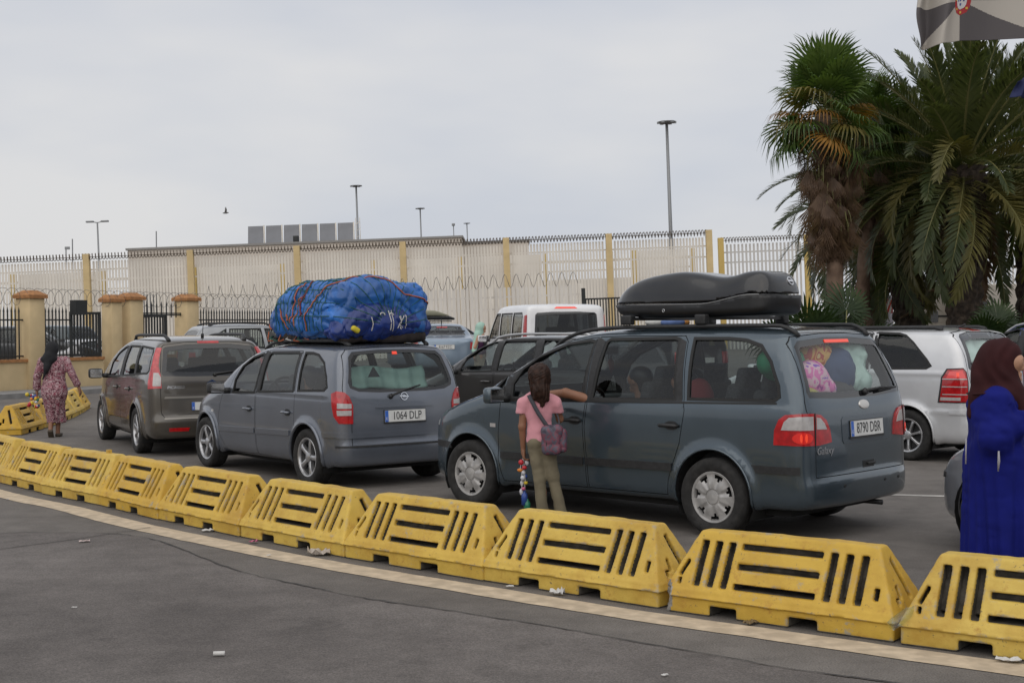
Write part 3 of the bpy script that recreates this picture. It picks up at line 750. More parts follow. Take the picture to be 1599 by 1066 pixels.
def zafira():
    paint = carpaint('grey_lilac_car_paint', (.145, .160, .190), .5, .26)
    sp = dict(wb=2.694, wr=.315, track=.745, arch=.352, arch_dz=.02, tw=.205, rimf=.70,
      side=[(-.70,.24),(-.745,.30),(-.768,.42),(-.758,.49),(-.738,.54),(-.728,.75),(-.712,.95),(-.685,1.05),(-.60,1.28),(-.505,1.47),(-.43,1.54),(-.2,1.57),(.3,1.585),(.8,1.58),(1.25,1.54),(1.6,1.45),(1.95,1.29),(2.25,1.11),(2.42,1.03),(2.7,.955),(3.0,.87),(3.3,.745),(3.45,.62),(3.53,.48),(3.54,.35),(3.45,.2),(3.45,.2),(.5,.22),(-.5,.22),(-.5,.22)],
      sec=[(0,.18),(.73,.18),(.80,.23),(.845,.36),(.86,.5),(.868,.7),(.862,.92),(.85,1.0),(.83,1.05),(.76,1.28),(.68,1.47),(.60,1.555),(.42,1.605),(0,1.63)],
      plan=[(-.78,0),(-.772,.35),(-.74,.58),(-.67,.755),(-.48,.838),(0,.865),(1.5,.868),(2.3,.862),(2.8,.82),(3.15,.72),(3.4,.52),(3.52,.28),(3.56,0)],
      crease=[(1.01, .02, .005, -.6, 2.4)],
      windows=[[(1.89,.975),(1.30,.99),(1.255,1.425),(1.31,1.44),(1.55,1.395),(1.75,1.285),(1.88,1.12)], [(1.17,1.005),(.345,1.035),(.395,1.44),(.43,1.46),(1.10,1.455),(1.145,1.43)],
        [(.225,1.045),(-.36,1.065),(-.41,1.10),(-.36,1.21),(-.24,1.355),(-.05,1.44),(.1,1.46),(.27,1.46)]],
      rwin=mirrored([(.30,1.035),(.55,1.05),(.65,1.09),(.665,1.15),(.60,1.42),(.54,1.475),(.2,1.495)]), rwin_x=-.2, frit=.035,
      wshield=[(.62,1.08),(.56,1.44),(-.56,1.44),(-.62,1.08)], ws_x=1.25,
      doors=[[[(2.03,.955),(1.955,1.10),(1.82,1.32),(1.58,1.445),(1.235,1.482),(1.275,.97),(1.295,.66),(1.275,.26),(2.10,.24),(2.28,.42),(2.335,.6),(2.275,.80),(2.18,.95)]],
             [[(1.258,.97),(1.278,.66),(1.258,.26),(.42,.24),(.385,.45),(.30,.62),(.275,1.02),(.315,1.46),(.36,1.486),(1.215,1.485)]]],
      tailgate=mirrored([(.655,.455),(.655,.70),(.735,1.03),(.735,1.10),(.665,1.44),(.60,1.505),(.2,1.53)]), tg_x=-.36)
    c = Car('minivan', 'grey-lilac minivan with blue tarpaulin load roped on its roof', 'car', (-1.609, 15.546, rad(126.39)), sp)
    c.body(paint, .042); c.glazing(GLASS, GLASS); c.wheels('alloy5'); arch_lips(c, paint, .02, .365)
    c.patch('pillar_trim', [(1.30,.985),(1.275,.985),(1.245,1.47),(1.26,1.47)], 'side', BLACK, .003, .008)
    c.patch('pillar_trim', [(1.26,.985),(1.185,1.0),(1.15,1.47),(1.235,1.475)], 'side', BLACK, .003, .008)
    c.patch('pillar_trim', [(.335,1.03),(.30,1.035),(.345,1.47),(.39,1.47)], 'side', BLACK, .003, .008)
    c.patch('side_moulding', [(2.30,.485),(2.31,.545),(1.30,.57),(1.30,.51)], 'side', paint, .016, .018)
    c.patch('side_moulding', [(1.255,.51),(1.255,.57),(.405,.59),(.405,.53)], 'side', paint, .016, .018)
    c.patch('side_moulding', [(-.345,.555),(-.355,.61),(-.66,.62),(-.66,.565)], 'side', paint, .014, .018)
    c.patch('side_moulding', [(.61,.555),(.61,.612),(-.61,.612),(-.61,.555)], 'rear', paint, .016, .02, mirror=False)
    c.patch('side_moulding', [(.13,.555),(.13,.612),(-.09,.612),(-.09,.555)], 'cornerR', paint, .015, .02)
    c.patch('bumper_gap', [(.58,.452),(.58,.475),(-.58,.475),(-.58,.452)], 'rear', BLACK, .006, .02, mirror=False)
    c.patch('bumper_gap', [(.15,.452),(.15,.475),(-.10,.475),(-.10,.452)], 'cornerR', BLACK, .006, .02)
    tl = [(.20,1.035),(.19,.90),(.165,.79),(.10,.715),(-.045,.71),(-.045,.90),(-.01,1.0),(.04,1.05),(.13,1.062)]
    c.patch('tail_light', tl, 'cornerR', REDL, .012, .03, .04)
    c.patch('reversing_lens', [(.12,.875),(.12,.935),(-.03,.925),(-.03,.875)], 'cornerR', CLEARL, .015, .006, .04)
    c.patch('reversing_lens', [(.12,.80),(.125,.855),(-.03,.855),(-.03,.80)], 'cornerR', CLEARL, .015, .006, .04)
    c.patch('brake_light', [(.03,1.445),(.03,1.475),(-.03,1.475),(-.03,1.445)], 'rear', REDGLOW, .0, .01, .05, mirror=False)
    c.patch('head_light', [(-.55,.62),(-.48,.78),(-.25,.80),(-.12,.74),(-.2,.62)], 'cornerF', CLEARL, .004, .02, .05)
    plate_lamp_bar(c, .37, -.37, .872, .042, paint); c.plate(.0, .775, '1064 DLP', .52, .125, out=.012)
    c.patch('plate_surround', [(.27,.694),(.27,.710),(-.27,.710),(-.27,.694)], 'rear', BLACK, .014, .01, mirror=False)
    m = MB(); m.lathe([(.045, -.004), (.045, .006), (.038, .006), (.038, -.004)], 28, axis='z', closed=True)
    m.add([(-.055,-.012,.003),(.012,.004,.003),(-.004,.013,.003),(.055,.012,.003),(-.012,-.004,.003),(.004,-.013,.003)], [(0,5,1),(0,1,2),(2,1,3),(2,3,4)]) if False else m.box((-.02,.004,.004),(.075,.010,.004)).box((.02,-.004,.004),(.075,.010,.004))
    c.badge((0, .985), 'rear', m, [CHROME]); wiper(c, .17, -.22, 1.0, 1.10)
    for x in (1.46, .47): c.handle(x, .79, paint, .17)
    c.mirror(1.99, .985, BLACK, (.13, .20, .14))
    c.rails([(1.75,.50),(1.3,.545),(.6,.565),(0,.56),(-.40,.50)], BLACK, .02, dz=.045)
    MB().tube([(-.1, 0, 1.57), (-.16, 0, 1.60)], .015, 6).build('aerial_stub', BLACK, c.root, True)
    c.patch('side_marker', [(2.52,.71),(2.52,.74),(2.46,.74),(2.46,.71)], 'side', CLEARL, .006, .01)
    MB().box((1.2, 0, .20), (3.2, 1.2, .06)).build('underbody', LINER, c.root)
    c.cabin((1.15, .25), 1.85, .30, headz=1.18)
    return c
ZAF = zafira()
def picasso():
    paint = carpaint('taupe_car_paint', (.095, .084, .070), .5, .26)
    sp = dict(wb=2.728, wr=.325, track=.78, arch=.365, arch_dz=.02, tw=.205, rimf=.70,
      side=[(-.86,.25),(-.91,.33),(-.935,.48),(-.915,.545),(-.89,.59),(-.878,.85),(-.862,1.0),(-.835,1.1),(-.765,1.35),(-.685,1.52),(-.6,1.585),(-.3,1.635),(.3,1.655),(.9,1.65),(1.4,1.60),(1.85,1.49),(2.2,1.34),(2.55,1.15),(2.8,1.02),(3.1,.92),(3.35,.8),(3.5,.65),(3.58,.48),(3.57,.32),(3.45,.2),(3.45,.2),(.5,.22),(-.6,.22),(-.6,.22)],
      sec=[(0,.18),(.76,.18),(.83,.24),(.875,.36),(.89,.5),(.905,.7),(.90,.95),(.885,1.04),(.86,1.09),(.78,1.33),(.69,1.53),(.60,1.62),(.42,1.68),(0,1.70)],
      plan=[(-.95,0),(-.94,.35),(-.905,.62),(-.83,.80),(-.62,.88),(0,.90),(1.5,.905),(2.3,.90),(2.75,.86),(3.1,.76),(3.4,.56),(3.55,.3),(3.6,0)],
      crease=[(1.05, .02, .006, -.7, 2.4), (.46, .05, .008, .4, 2.3)],
      windows=[[(2.08,1.035),(1.20,1.06),(1.235,1.475),(1.30,1.49),(1.45,1.475),(1.75,1.385),(2.0,1.235)], [(1.02,1.07),(.22,1.105),(.39,1.48),(.44,1.50),(1.08,1.50)],
        [(.12,1.115),(-.58,1.14),(-.66,1.18),(-.60,1.42),(-.53,1.475),(.28,1.50)]],
      rwin=mirrored([(.3,1.09),(.66,1.105),(.68,1.14),(.635,1.47),(.60,1.495),(.3,1.53)]), rwin_x=-.4, frit=.06,
      wshield=[(.66,1.12),(.58,1.48),(-.58,1.48),(-.66,1.12)], ws_x=1.35,
      doors=[[[(2.20,1.01),(2.05,1.27),(1.78,1.42),(1.46,1.515),(1.165,1.54),(1.14,1.05),(1.16,.66),(1.14,.28),(2.16,.26),(2.32,.46),(2.36,.7)]],
             [[(1.12,1.05),(1.14,.66),(1.12,.28),(.42,.27),(.39,.47),(.28,.64),(.17,1.1),(.34,1.5),(.38,1.54),(1.145,1.54)]]],
      tailgate=mirrored([(.655,.53),(.70,.60),(.71,1.06),(.665,1.48),(.62,1.53),(.3,1.565)]), tg_x=-.5)
    c = Car('people_carrier', 'taupe people carrier with tall red tail lamps, front of the queue', 'car', (-4.539, 19.622, rad(116.68)), sp)
    c.body(paint, .048); c.glazing(GLASS, GLASSD); c.wheels('alloy7'); arch_lips(c, paint, .010)
    c.patch('pillar_trim', [(1.19,1.05),(1.03,1.065),(1.09,1.51),(1.225,1.51)], 'side', BLACK, .003, .008)
    c.patch('pillar_trim', [(.21,1.10),(.135,1.11),(.295,1.51),(.40,1.51)], 'side', BLACK, .003, .008)
    c.patch('tail_light', [(.08,.93),(.085,1.0),(.07,1.12),(.035,1.28),(.04,1.49),(-.045,1.485),(-.06,1.25),(-.10,1.1),(-.12,.94)], 'cornerR', mat('pale_red_lens', (.50, .05, .055), .15, 0, .8, noise=.2, nscale=20), .012, .03, .05)
    c.patch('reversing_lens', [(-.01,.97),(-.01,1.15),(-.07,1.15),(-.105,1.08),(-.11,.97)], 'cornerR', CLEARL, .015, .006, .04)
    c.patch('brake_light', [(.15,1.545),(.15,1.575),(-.15,1.575),(-.15,1.545)], 'rear', REDL, .004, .01, mirror=False)
    plate_lamp_bar(c, .66, -.66, .795, .028, mat('taupe_trim', (.26, .24, .21), .3, .6, .6)); c.plate(.03, .69, '4271 FKB', .52, .11) if False else c.plate(.03, .685, '', .52, .11)
    c.patch('bumper_lip', [(.66,.515),(.66,.535),(-.66,.535),(-.66,.515)], 'rear', mat('taupe_trim', (0, 0, 0)), .006, .02, mirror=False)
    c.patch('reflector', [(.60,.345),(.60,.395),(.32,.395),(.34,.345)], 'rear', REDL, .004, .01)
    c.script((.50, .945), 'rear', 'PICASSO', .055, CHROME, 1.1, .15)
    for k in (0, 1):
        m = MB().box((-.032, .0 + k * .03, .003), (.085, .018, .006), Matrix.Rotation(rad(32), 3, 'Z')).box((.032, .0 + k * .03, .003), (.085, .018, .006), Matrix.Rotation(rad(-32), 3, 'Z'))
        c.badge((.0, .985), 'rear', m, [CHROME])
    for x in (1.40, .50): c.handle(x, .89, paint, .19)
    c.mirror(2.17, 1.03, BLACK, (.13, .21, .15)); wiper(c, -.05, -.5, 1.12, 1.16)
    for o in ():
        pass
    c.rails([(1.55,.55),(1.2,.585),(.5,.60),(-.2,.585),(-.62,.53)], BLACK, .022, dz=.05)
    p = c.lift([(-.35, .0)], 'top')[0]; MB().tube([p, p + np.array([.0, 0, .05])], .022, 8).tube([p, p + np.array([-.12, 0, .42])], .005, 5).build('aerial', BLACK, c.root, True)
    MB().box((1.2, 0, .20), (3.2, 1.3, .06)).build('underbody', LINER, c.root)
    c.cabin((1.25, .35), 2.0, .32, headz=1.24)
    return c
PIC = picasso()
def zafb_spec():
    return dict(wb=2.703, wr=.32, track=.77, arch=.362, arch_dz=.02, tw=.205, rimf=.68,
      side=[(-.80,.24),(-.86,.33),(-.872,.48),(-.855,.55),(-.838,.60),(-.83,.8),(-.82,1.0),(-.795,1.1),(-.70,1.35),(-.585,1.56),(-.50,1.63),(-.3,1.665),(.3,1.69),(.9,1.68),(1.35,1.63),(1.8,1.5),(2.3,1.22),(2.5,1.1),(2.8,1.0),(3.2,.88),(3.45,.75),(3.58,.55),(3.6,.35),(3.5,.2),(3.5,.2),(.5,.22),(-.6,.22),(-.6,.22)],
      sec=[(0,.18),(.74,.18),(.82,.24),(.86,.36),(.875,.5),(.89,.72),(.885,.98),(.87,1.08),(.85,1.13),(.77,1.38),(.69,1.58),(.60,1.66),(.42,1.71),(0,1.735)],
      plan=[(-.89,0),(-.88,.35),(-.845,.60),(-.77,.78),(-.55,.86),(0,.885),(1.5,.89),(2.3,.88),(2.75,.84),(3.1,.74),(3.4,.54),(3.55,.3),(3.62,0)],
      crease=[(1.10, .02, .006, -.7, 2.3), (.62, .03, .006, -.8, -.2)],
      windows=[[(2.14,1.085),(1.45,1.11),(1.42,1.57),(1.50,1.585),(1.75,1.49),(2.02,1.32)], [(1.34,1.11),(.62,1.14),(.635,1.60),(1.30,1.595)],
        [(.45,1.155),(-.25,1.17),(-.305,1.20),(-.24,1.28),(-.02,1.49),(.10,1.575),(.2,1.60),(.50,1.61)]],
      rwin=mirrored([(.3,1.135),(.68,1.15),(.70,1.18),(.61,1.56),(.56,1.59),(.3,1.62)]), rwin_x=-.3, frit=.09,
      wshield=[(.64,1.16),(.58,1.54),(-.58,1.54),(-.64,1.16)], ws_x=1.4,
      doors=[[[(2.3,1.06),(2.10,1.30),(1.76,1.535),(1.40,1.625),(1.40,1.1),(1.41,.66),(1.39,.28),(2.12,.26),(2.30,.46),(2.36,.7)]],
             [[(1.38,1.1),(1.39,.66),(1.37,.28),(.42,.27),(.39,.46),(.42,.62),(.55,.9),(.555,1.60),(.62,1.632),(1.38,1.63)]]],
      tailgate=mirrored([(.66,.56),(.66,.70),(.73,1.12),(.68,1.56),(.62,1.615),(.3,1.65)]), tg_x=-.42)
def zafb():
    paint = carpaint('silver_car_paint', (.60, .605, .615), .35, .3)
    c = Car('minivan', 'silver minivan with a lit red tail lamp and crumpled paper in its rear window', 'car', (5.60, 17.83, rad(134)), zafb_spec())
    c.body(paint, .048); c.glazing(GLASSD, glass('rear_hatch_glass', (.8, .84, .83))); c.wheels('alloy7'); arch_lips(c, paint, .012)
    c.patch('pillar_trim', [(1.44,1.1),(1.35,1.11),(1.31,1.61),(1.41,1.61)], 'side', BLACK, .003, .008)
    c.patch('pillar_trim', [(.61,1.14),(.565,1.145),(.57,1.61),(.625,1.61)], 'side', BLACK, .003, .008); c.patch('pillar_trim', [(.535,1.15),(.46,1.155),(.51,1.62),(.54,1.62)], 'side', BLACK, .003, .008)
    tl = [(.29,.76),(.255,1.06),(.20,1.155),(.04,1.165),(.005,1.12),(-.01,1.0),(-.01,.76)]
    c.patch('light_surround', c.ring(tl, -.014), 'cornerR', BLACK, .006, .03, .05); 
    c.patch('tail_light', tl, 'cornerR', REDL, .014, .03, .04)
    c.patch('brake_lamp', [(.225,1.05),(.185,1.135),(.05,1.145),(.01,1.05)], 'cornerR', mat('lit_tail_lens', (.5, .03, .03), .15, 0, .8, emit=((1, .05, .04), .18)), .017, .006, .04)
    c.patch('bulb_glow', [(.12,1.07),(.12,1.12),(.09,1.12),(.09,1.07)], 'cornerR', REDGLOW, .020, .006, .04)
    for z in (.845, .94, 1.035): c.patch('lens_bar', [(.265,z),(.262,z+.012),(0,z+.012),(0,z)], 'cornerR', CLEARL, .018, .006, .06)
    c.patch('reversing_lens', [(.285,.775),(.28,.815),(.08,.815),(.08,.775)], 'cornerR', CLEARL, .018, .006, .04)
    c.patch('brake_light', [(.11,1.635),(.11,1.665),(-.11,1.665),(-.11,1.635)], 'rear', REDL, .006, .01, mirror=False)
    c.patch('bumper_moulding', [(.20,.60),(.20,.66),(-.14,.66),(-.14,.60)], 'cornerR', paint, .012, .02)
    c.plate(0, .93, '6935 FHT', .52, .11) if False else c.plate(0, .93, '', .52, .11)
    c.patch('plate_lamp_strip', [(.45,1.05),(.45,1.075),(-.45,1.075),(-.45,1.05)], 'rear', CHROME, .014, .02, mirror=False)
    for x in (1.55, .62): c.handle(x, .95, paint, .19)
    c.mirror(2.2, 1.08, paint); wiper(c, 0, -.4, 1.16, 1.18)
    c.rails([(1.75,.53),(1.3,.585),(.6,.61),(-.05,.60),(-.34,.56)], BLACK, .026, dz=.03, flush=False)
    p = c.lift([(-.25, .0)], 'top')[0]; MB().tube([p, p + np.array([-.1, 0, .05])], [.02, .012], 8).build('aerial', BLACK, c.root, True)
    MB().box((1.2, 0, .20), (3.2, 1.3, .06)).build('underbody', LINER, c.root)
    c.cabin((1.3, .4), 2.0, .32, headz=1.28)
    return c
ZB = zafb()
# ---- cars of which only a part is in view: the same pipeline with fewer fittings
def plain_car(name, label, pose, sp, paint, h=.06, z=0., wheel='alloy6', gl=None, rgl=None, tail=True, rails=None, plate='', handles=(), mirror_m=None, cat='car', group='cars queuing in the lanes', tl=None, trim=(), seats=True, cabin=None, doors=False):
    c = Car(name, label, cat, pose, sp, group, z)
    c.body(paint, h, doors=doors); c.glazing(gl or GLASSD, rgl or gl or GLASSD, seal=True); c.wheels(wheel)
    for t in trim: c.patch('pillar_trim', t, 'side', BLACK, .003, .008)
    if tail and tl: c.patch('tail_light', tl, 'cornerR', REDL, .012, .03, .06)
    if 'hl' in sp: c.patch('head_light', sp['hl'], 'cornerF', CLEARL, .004, .02, .06)
    if sp.get('pz'): c.plate(0, sp['pz'], plate, .52, .11)
    for x in handles: c.handle(x, sp.get('hz', .9), paint, .19, rec=False)
    c.mirror(sp['mx'], sp['mz'], mirror_m or paint)
    if rails: c.rails(sp['rail'], rails, .02, dz=.05)
    MB().box((1.2, 0, .2), (3.2, 1.25, .06)).build('underbody', LINER, c.root)
    if seats: c.cabin(*(cabin or ((1.25, .3), 1.95, .32)), headz=sp.get('headz', 1.2))
    return c
def clone_car(src, name, label, pose, old, new, z=0., group='cars queuing in the lanes', drop=()):
    """another car of the same model in another colour: copies share the meshes"""
    c = object.__new__(Car); c.sp = src.sp; c.f = src.f; c.root = copytree(src.root); r = c.root; r.name = name
    r.location = (pose[0], pose[1], z); r.rotation_euler = (0, 0, pose[2]); tag(r, label, 'car', group)
    def walk(o):
        for ch in list(o.children):
            walk(ch)
            if ch.name.split('.')[0] in drop: bpy.data.objects.remove(ch); continue
            if ch.type == 'MESH':
                for sl in ch.material_slots:
                    if sl.material is old: sl.link = 'OBJECT'; sl.material = new
    walk(r); return c
def scaled(sp, sx=1., sz=1., **kw):
    o = dict(sp)
    for k in ('side',): o[k] = [(x * sx, z * sz) for x, z in sp[k]]
    o['plan'] = [(x * sx, y) for x, y in sp['plan']]; o['sec'] = [(y, z * sz) for y, z in sp['sec']]
    o['windows'] = [[(x * sx, z * sz) for x, z in w] for w in sp['windows']]
    for k in ('rwin', 'wshield', 'tailgate'):
        if k in sp: o[k] = [(y, z * sz) for y, z in sp[k]]
    if 'doors' in sp: o['doors'] = [[[(x * sx, z * sz) for x, z in d] for d in g] for g in sp['doors']]
    for k in ('rwin_x', 'ws_x', 'tg_x', 'wb'): 
        if k in sp: o[k] = sp[k] * sx
    o.update(kw); return o
def hatch_spec():
    return dict(wb=2.54, wr=.305, track=.72, arch=.345, arch_dz=.02, tw=.19, rimf=.66, mx=1.95, mz=.95, pz=.72, hz=.80, headz=1.12, hl=[(-.5,.58),(-.42,.74),(-.2,.76),(-.12,.60)],
      side=[(-.62,.24),(-.68,.33),(-.70,.45),(-.68,.55),(-.67,.75),(-.64,.93),(-.53,1.15),(-.36,1.36),(-.26,1.42),(0,1.45),(.5,1.47),(1.0,1.45),(1.35,1.38),(1.75,1.19),(2.1,.99),(2.3,.94),(2.8,.85),(3.1,.74),(3.28,.6),(3.32,.42),(3.28,.28),(3.15,.2),(3.15,.2),(.5,.2),(-.45,.22),(-.45,.22)],
      sec=[(0,.18),(.70,.18),(.77,.24),(.815,.36),(.835,.55),(.84,.75),(.825,.90),(.80,.95),(.72,1.17),(.62,1.38),(.52,1.46),(.35,1.50),(0,1.52)],
      plan=[(-.72,0),(-.70,.35),(-.66,.58),(-.55,.75),(-.3,.82),(.3,.838),(1.5,.84),(2.2,.83),(2.7,.78),(3.05,.64),(3.25,.4),(3.33,0)],
      windows=[[(1.85,.96),(1.12,.96),(1.05,1.355),(1.25,1.345),(1.58,1.20)], [(1.0,.96),(.2,.98),(.25,1.355),(.95,1.36)], [(.12,.99),(-.16,1.02),(-.05,1.24),(.16,1.35)]],
      rwin=mirrored([(.3,.98),(.58,.99),(.60,1.03),(.50,1.33),(.2,1.36)]), rwin_x=-.05, frit=.04,
      wshield=[(.58,.99),(.50,1.33),(-.50,1.33),(-.58,.99)], ws_x=1.1,
      doors=[[[(2.0,.94),(1.60,1.24),(1.28,1.38),(1.03,1.40),(1.07,.94),(1.05,.28),(1.98,.26),(2.15,.5)]], [[(1.05,.94),(1.03,.28),(.42,.26),(.36,.5),(.16,.95),(.2,1.38),(1.01,1.40)]]])
def sedan_spec():
    return dict(wb=2.72, wr=.315, track=.74, arch=.355, arch_dz=.02, tw=.20, rimf=.68, mx=1.95, mz=.98, pz=.80, hz=.82, headz=1.1, hl=[(-.55,.6),(-.45,.74),(-.2,.76),(-.12,.62)],
      side=[(-.95,.28),(-1.03,.36),(-1.05,.5),(-1.04,.7),(-1.02,.92),(-.96,1.0),(-.55,1.06),(-.30,1.10),(.05,1.28),(.30,1.38),(.7,1.42),(1.1,1.405),(1.45,1.32),(1.8,1.16),(2.15,1.0),(2.6,.92),(3.0,.82),(3.3,.68),(3.42,.5),(3.4,.3),(3.25,.2),(3.25,.2),(.5,.2),(-.7,.24),(-.7,.24)],
      sec=[(0,.18),(.72,.18),(.80,.25),(.84,.38),(.86,.6),(.865,.8),(.845,.93),(.815,.99),(.72,1.17),(.60,1.34),(.5,1.41),(.35,1.45),(0,1.47)],
      plan=[(-1.07,0),(-1.05,.35),(-1.0,.6),(-.88,.77),(-.6,.84),(0,.863),(1.5,.866),(2.2,.86),(2.7,.82),(3.1,.70),(3.35,.42),(3.43,0)],
      windows=[[(1.82,.985),(1.05,.985),(.98,1.345),(1.2,1.335),(1.55,1.19)], [(.95,.985),(.12,1.0),(.02,1.12),(.30,1.30),(.90,1.35)]],
      rwin=mirrored([(.3,1.085),(.60,1.09),(.50,1.33),(.2,1.345)]), rwin_x=.45, frit=.03,
      wshield=[(.6,1.02),(.50,1.32),(-.50,1.32),(-.6,1.02)], ws_x=1.15,
      doors=[[[(1.98,.96),(1.58,1.225),(1.22,1.37),(.96,1.38),(1.0,.96),(.98,.28),(1.98,.26),(2.2,.55)]], [[(.98,.96),(.96,.28),(.44,.26),(.38,.55),(.08,1.0),(.28,1.33),(.94,1.38)]]],
      tailgate=mirrored([(.60,.62),(.66,.90),(.62,1.03)]), tg_x=-.7)
def van_spec():
    return dict(wb=3.1, wr=.33, track=.78, arch=.37, arch_dz=.02, tw=.21, rimf=.62, mx=2.55, mz=1.15, pz=.95, hz=1.0, headz=1.35,
      side=[(-.82,.30),(-.86,.45),(-.86,1.0),(-.83,1.4),(-.79,1.75),(-.72,1.88),(-.5,1.93),(.5,1.96),(1.5,1.95),(2.0,1.86),(2.5,1.5),(2.85,1.2),(3.3,1.08),(3.7,.9),(3.85,.65),(3.85,.35),(3.7,.22),(3.7,.22),(.5,.24),(-.7,.26),(-.7,.26)],
      sec=[(0,.2),(.8,.2),(.88,.28),(.93,.5),(.95,.9),(.94,1.15),(.91,1.4),(.85,1.75),(.78,1.9),(.6,1.96),(0,1.99)],
      plan=[(-.88,0),(-.87,.5),(-.84,.76),(-.76,.88),(-.5,.935),(0,.95),(2.4,.95),(3.0,.91),(3.4,.8),(3.7,.6),(3.86,.25),(3.88,0)],
      windows=[[(2.6,1.2),(1.65,1.2),(1.62,1.74),(1.98,1.74)], [(1.5,1.2),(.45,1.2),(.45,1.74),(1.5,1.74)], [(.33,1.2),(-.52,1.2),(-.5,1.66),(-.42,1.74),(.33,1.74)]],
      rwin=mirrored([(.3,1.18),(.66,1.18),(.69,1.22),(.66,1.70),(.62,1.74),(.3,1.76)]), rwin_x=-.5, frit=.05,
      wshield=[(.72,1.22),(.66,1.72),(-.66,1.72),(-.72,1.22)], ws_x=2.0,
      doors=[[[(2.75,1.18),(2.03,1.78),(1.58,1.78),(1.58,.35),(2.6,.34),(2.75,.6)]], [[(1.56,1.78),(.42,1.78),(.42,.45),(.5,.35),(1.56,.35)]]],
      tailgate=mirrored([(.76,.52),(.76,1.15),(.72,1.76),(.3,1.81)]), tg_x=-.6)
DMV = plain_car('minivan', 'dark grey minivan with silver roof rails behind the grey-lilac one', (1.31, 20.45, rad(137)),
    scaled(zafb_spec(), 1.0, .955, mx=2.2, mz=1.03, hz=.9, rail=[(1.75,.52),(1.3,.575),(.6,.60),(-.05,.60),(-.34,.56)], hl=[(-.55,.6),(-.45,.74),(-.2,.76),(-.12,.62)]),
    carpaint('dark_grey_car_paint', (.045, .043, .042), .35, .35), .05, 0, 'alloy6', GLASS, GLASSD, rails=mat('silver_rail', (.5, .5, .5), .35, .7), handles=(1.55, .62), mirror_m=BLACK,
    tl=[(.25,.76),(.22,1.06),(.04,1.10),(0,.76)], trim=[[(1.44,1.05),(1.35,1.06),(1.31,1.535),(1.41,1.535)], [(.61,1.09),(.47,1.10),(.51,1.545),(.62,1.54)]], doors=True)
BLU = plain_car('estate_car', 'dark blue estate car at the right edge behind the silver minivan', (9.33, 20.47, rad(132)),
    scaled(zafb_spec(), 1.0, 1.03, mx=2.2, mz=1.1, hz=.98, rail=[(1.75,.53),(1.3,.585),(.6,.61),(-.05,.60),(-.34,.56)]),
    carpaint('dark_blue_car_paint', (.025, .045, .20), .3, .3), .07, .0, 'alloy7', GLASS, GLASSD, rails=mat('silver_rail', (0, 0, 0)), handles=(1.55, .62), tl=[(.25,.8),(.22,1.12),(.04,1.14),(0,.8)],
    trim=[[(1.44,1.13),(1.35,1.14),(1.31,1.655),(1.41,1.655)], [(.61,1.17),(.47,1.185),(.51,1.665),(.62,1.66)]], doors=True)
VAN = plain_car('van', 'white passenger van with lit high brake light seen from behind', (.95, 29.08, rad(103)), van_spec(), carpaint('white_van_paint', (.74, .74, .75), .0, .35, .05), .07, .27, 'alloy6', GLASSD, GLASSB,
    tl=[(.16,1.19),(.16,1.68),(.06,1.70),(.04,1.19)], handles=(1.75,), cat='van', cabin=((1.9, .8), 2.6, .45))
VAN.patch('brake_light', [(.25,1.83),(.20,1.865),(-.20,1.865),(-.25,1.83)], 'rear', REDGLOW, .006, .01, mirror=False)
BMW = plain_car('saloon_car', 'pale blue saloon seen from behind beside the woman in a mint headscarf', (-1.85, 36.2, rad(96)), sedan_spec(), carpaint('pale_blue_car_paint', (.20, .26, .33), .4, .3), .055, .42, 'alloy7', GLASS, glass('rear_hatch_glass', (.8, .84, .83)), plate='8167 FZC', tl=[(.1,.72),(.1,.9),(-.2,.92),(-.22,.74)])
BMW.patch('brake_light', [(.14,1.30),(.14,1.325),(-.14,1.325),(-.14,1.30)], 'rear', REDL, .0, .01, mirror=False)
MB().tube([BMW.lift([(.35, 0)], 'top')[0], BMW.lift([(.30, 0)], 'top')[0] + np.array([-.04, 0, .14])], .012, 6).build('aerial', BLACK, BMW.root, True)
BXC = plain_car('hatchback', 'blue-grey hatchback carrying a khaki roof box', (-2.75, 40.0, rad(52)), hatch_spec(), carpaint('slate_blue_car_paint', (.13, .16, .21), .4, .3), .07, .40, 'alloy6', GLASSD, GLASSD, tl=[(.12,.65),(.12,.9),(-.1,.9),(-.1,.65)], doors=True)
BLK = clone_car(BXC, 'hatchback', 'black hatchback with bundles on its roof, just left of the big roof box', (3.75, 29.6, rad(122)), MATS['slate_blue_car_paint'], carpaint('black_car_paint', (.012, .012, .013), .2, .25), .26)
SUV = plain_car('hatchback', 'pale grey hatchback parked beyond the taupe people carrier', (-7.10, 32.2, rad(28)), scaled(hatch_spec(), 1.05, 1.13, mz=1.07, hz=.9, headz=1.25, rail=[(1.3,.47),(.9,.52),(.3,.53),(-.2,.48)]), carpaint('pale_grey_car_paint', (.26, .27, .28), .4, .3), .07, .2, 'alloy6', GLASS, GLASSD, rails=BLACK, tl=[(.12,.7),(.12,1.0),(-.1,1.0),(-.1,.7)])
FOL = clone_car(BMW, 'saloon_car', 'silver car nosing in at the right edge behind the woman in blue', (6.12, 8.74, rad(137)), MATS['pale_blue_car_paint'], carpaint('grey_silver_car_paint', (.27, .27, .29), .5, .3), 0, drop=('lettering',))
FOL.patch('bumper_strip', [(-.62,.545),(-.62,.585),(.0,.585),(.0,.545)], 'cornerF', BLACK, .010, .014)
G_P = 'cars parked behind the railings'
clone_car(BXC, 'hatchback', 'dark grey hatchback parked behind the railings at the left edge', (-15.75, 41.2, rad(12)), MATS['slate_blue_car_paint'], carpaint('charcoal_car_paint', (.03, .032, .036), .3, .3), .42, G_P)
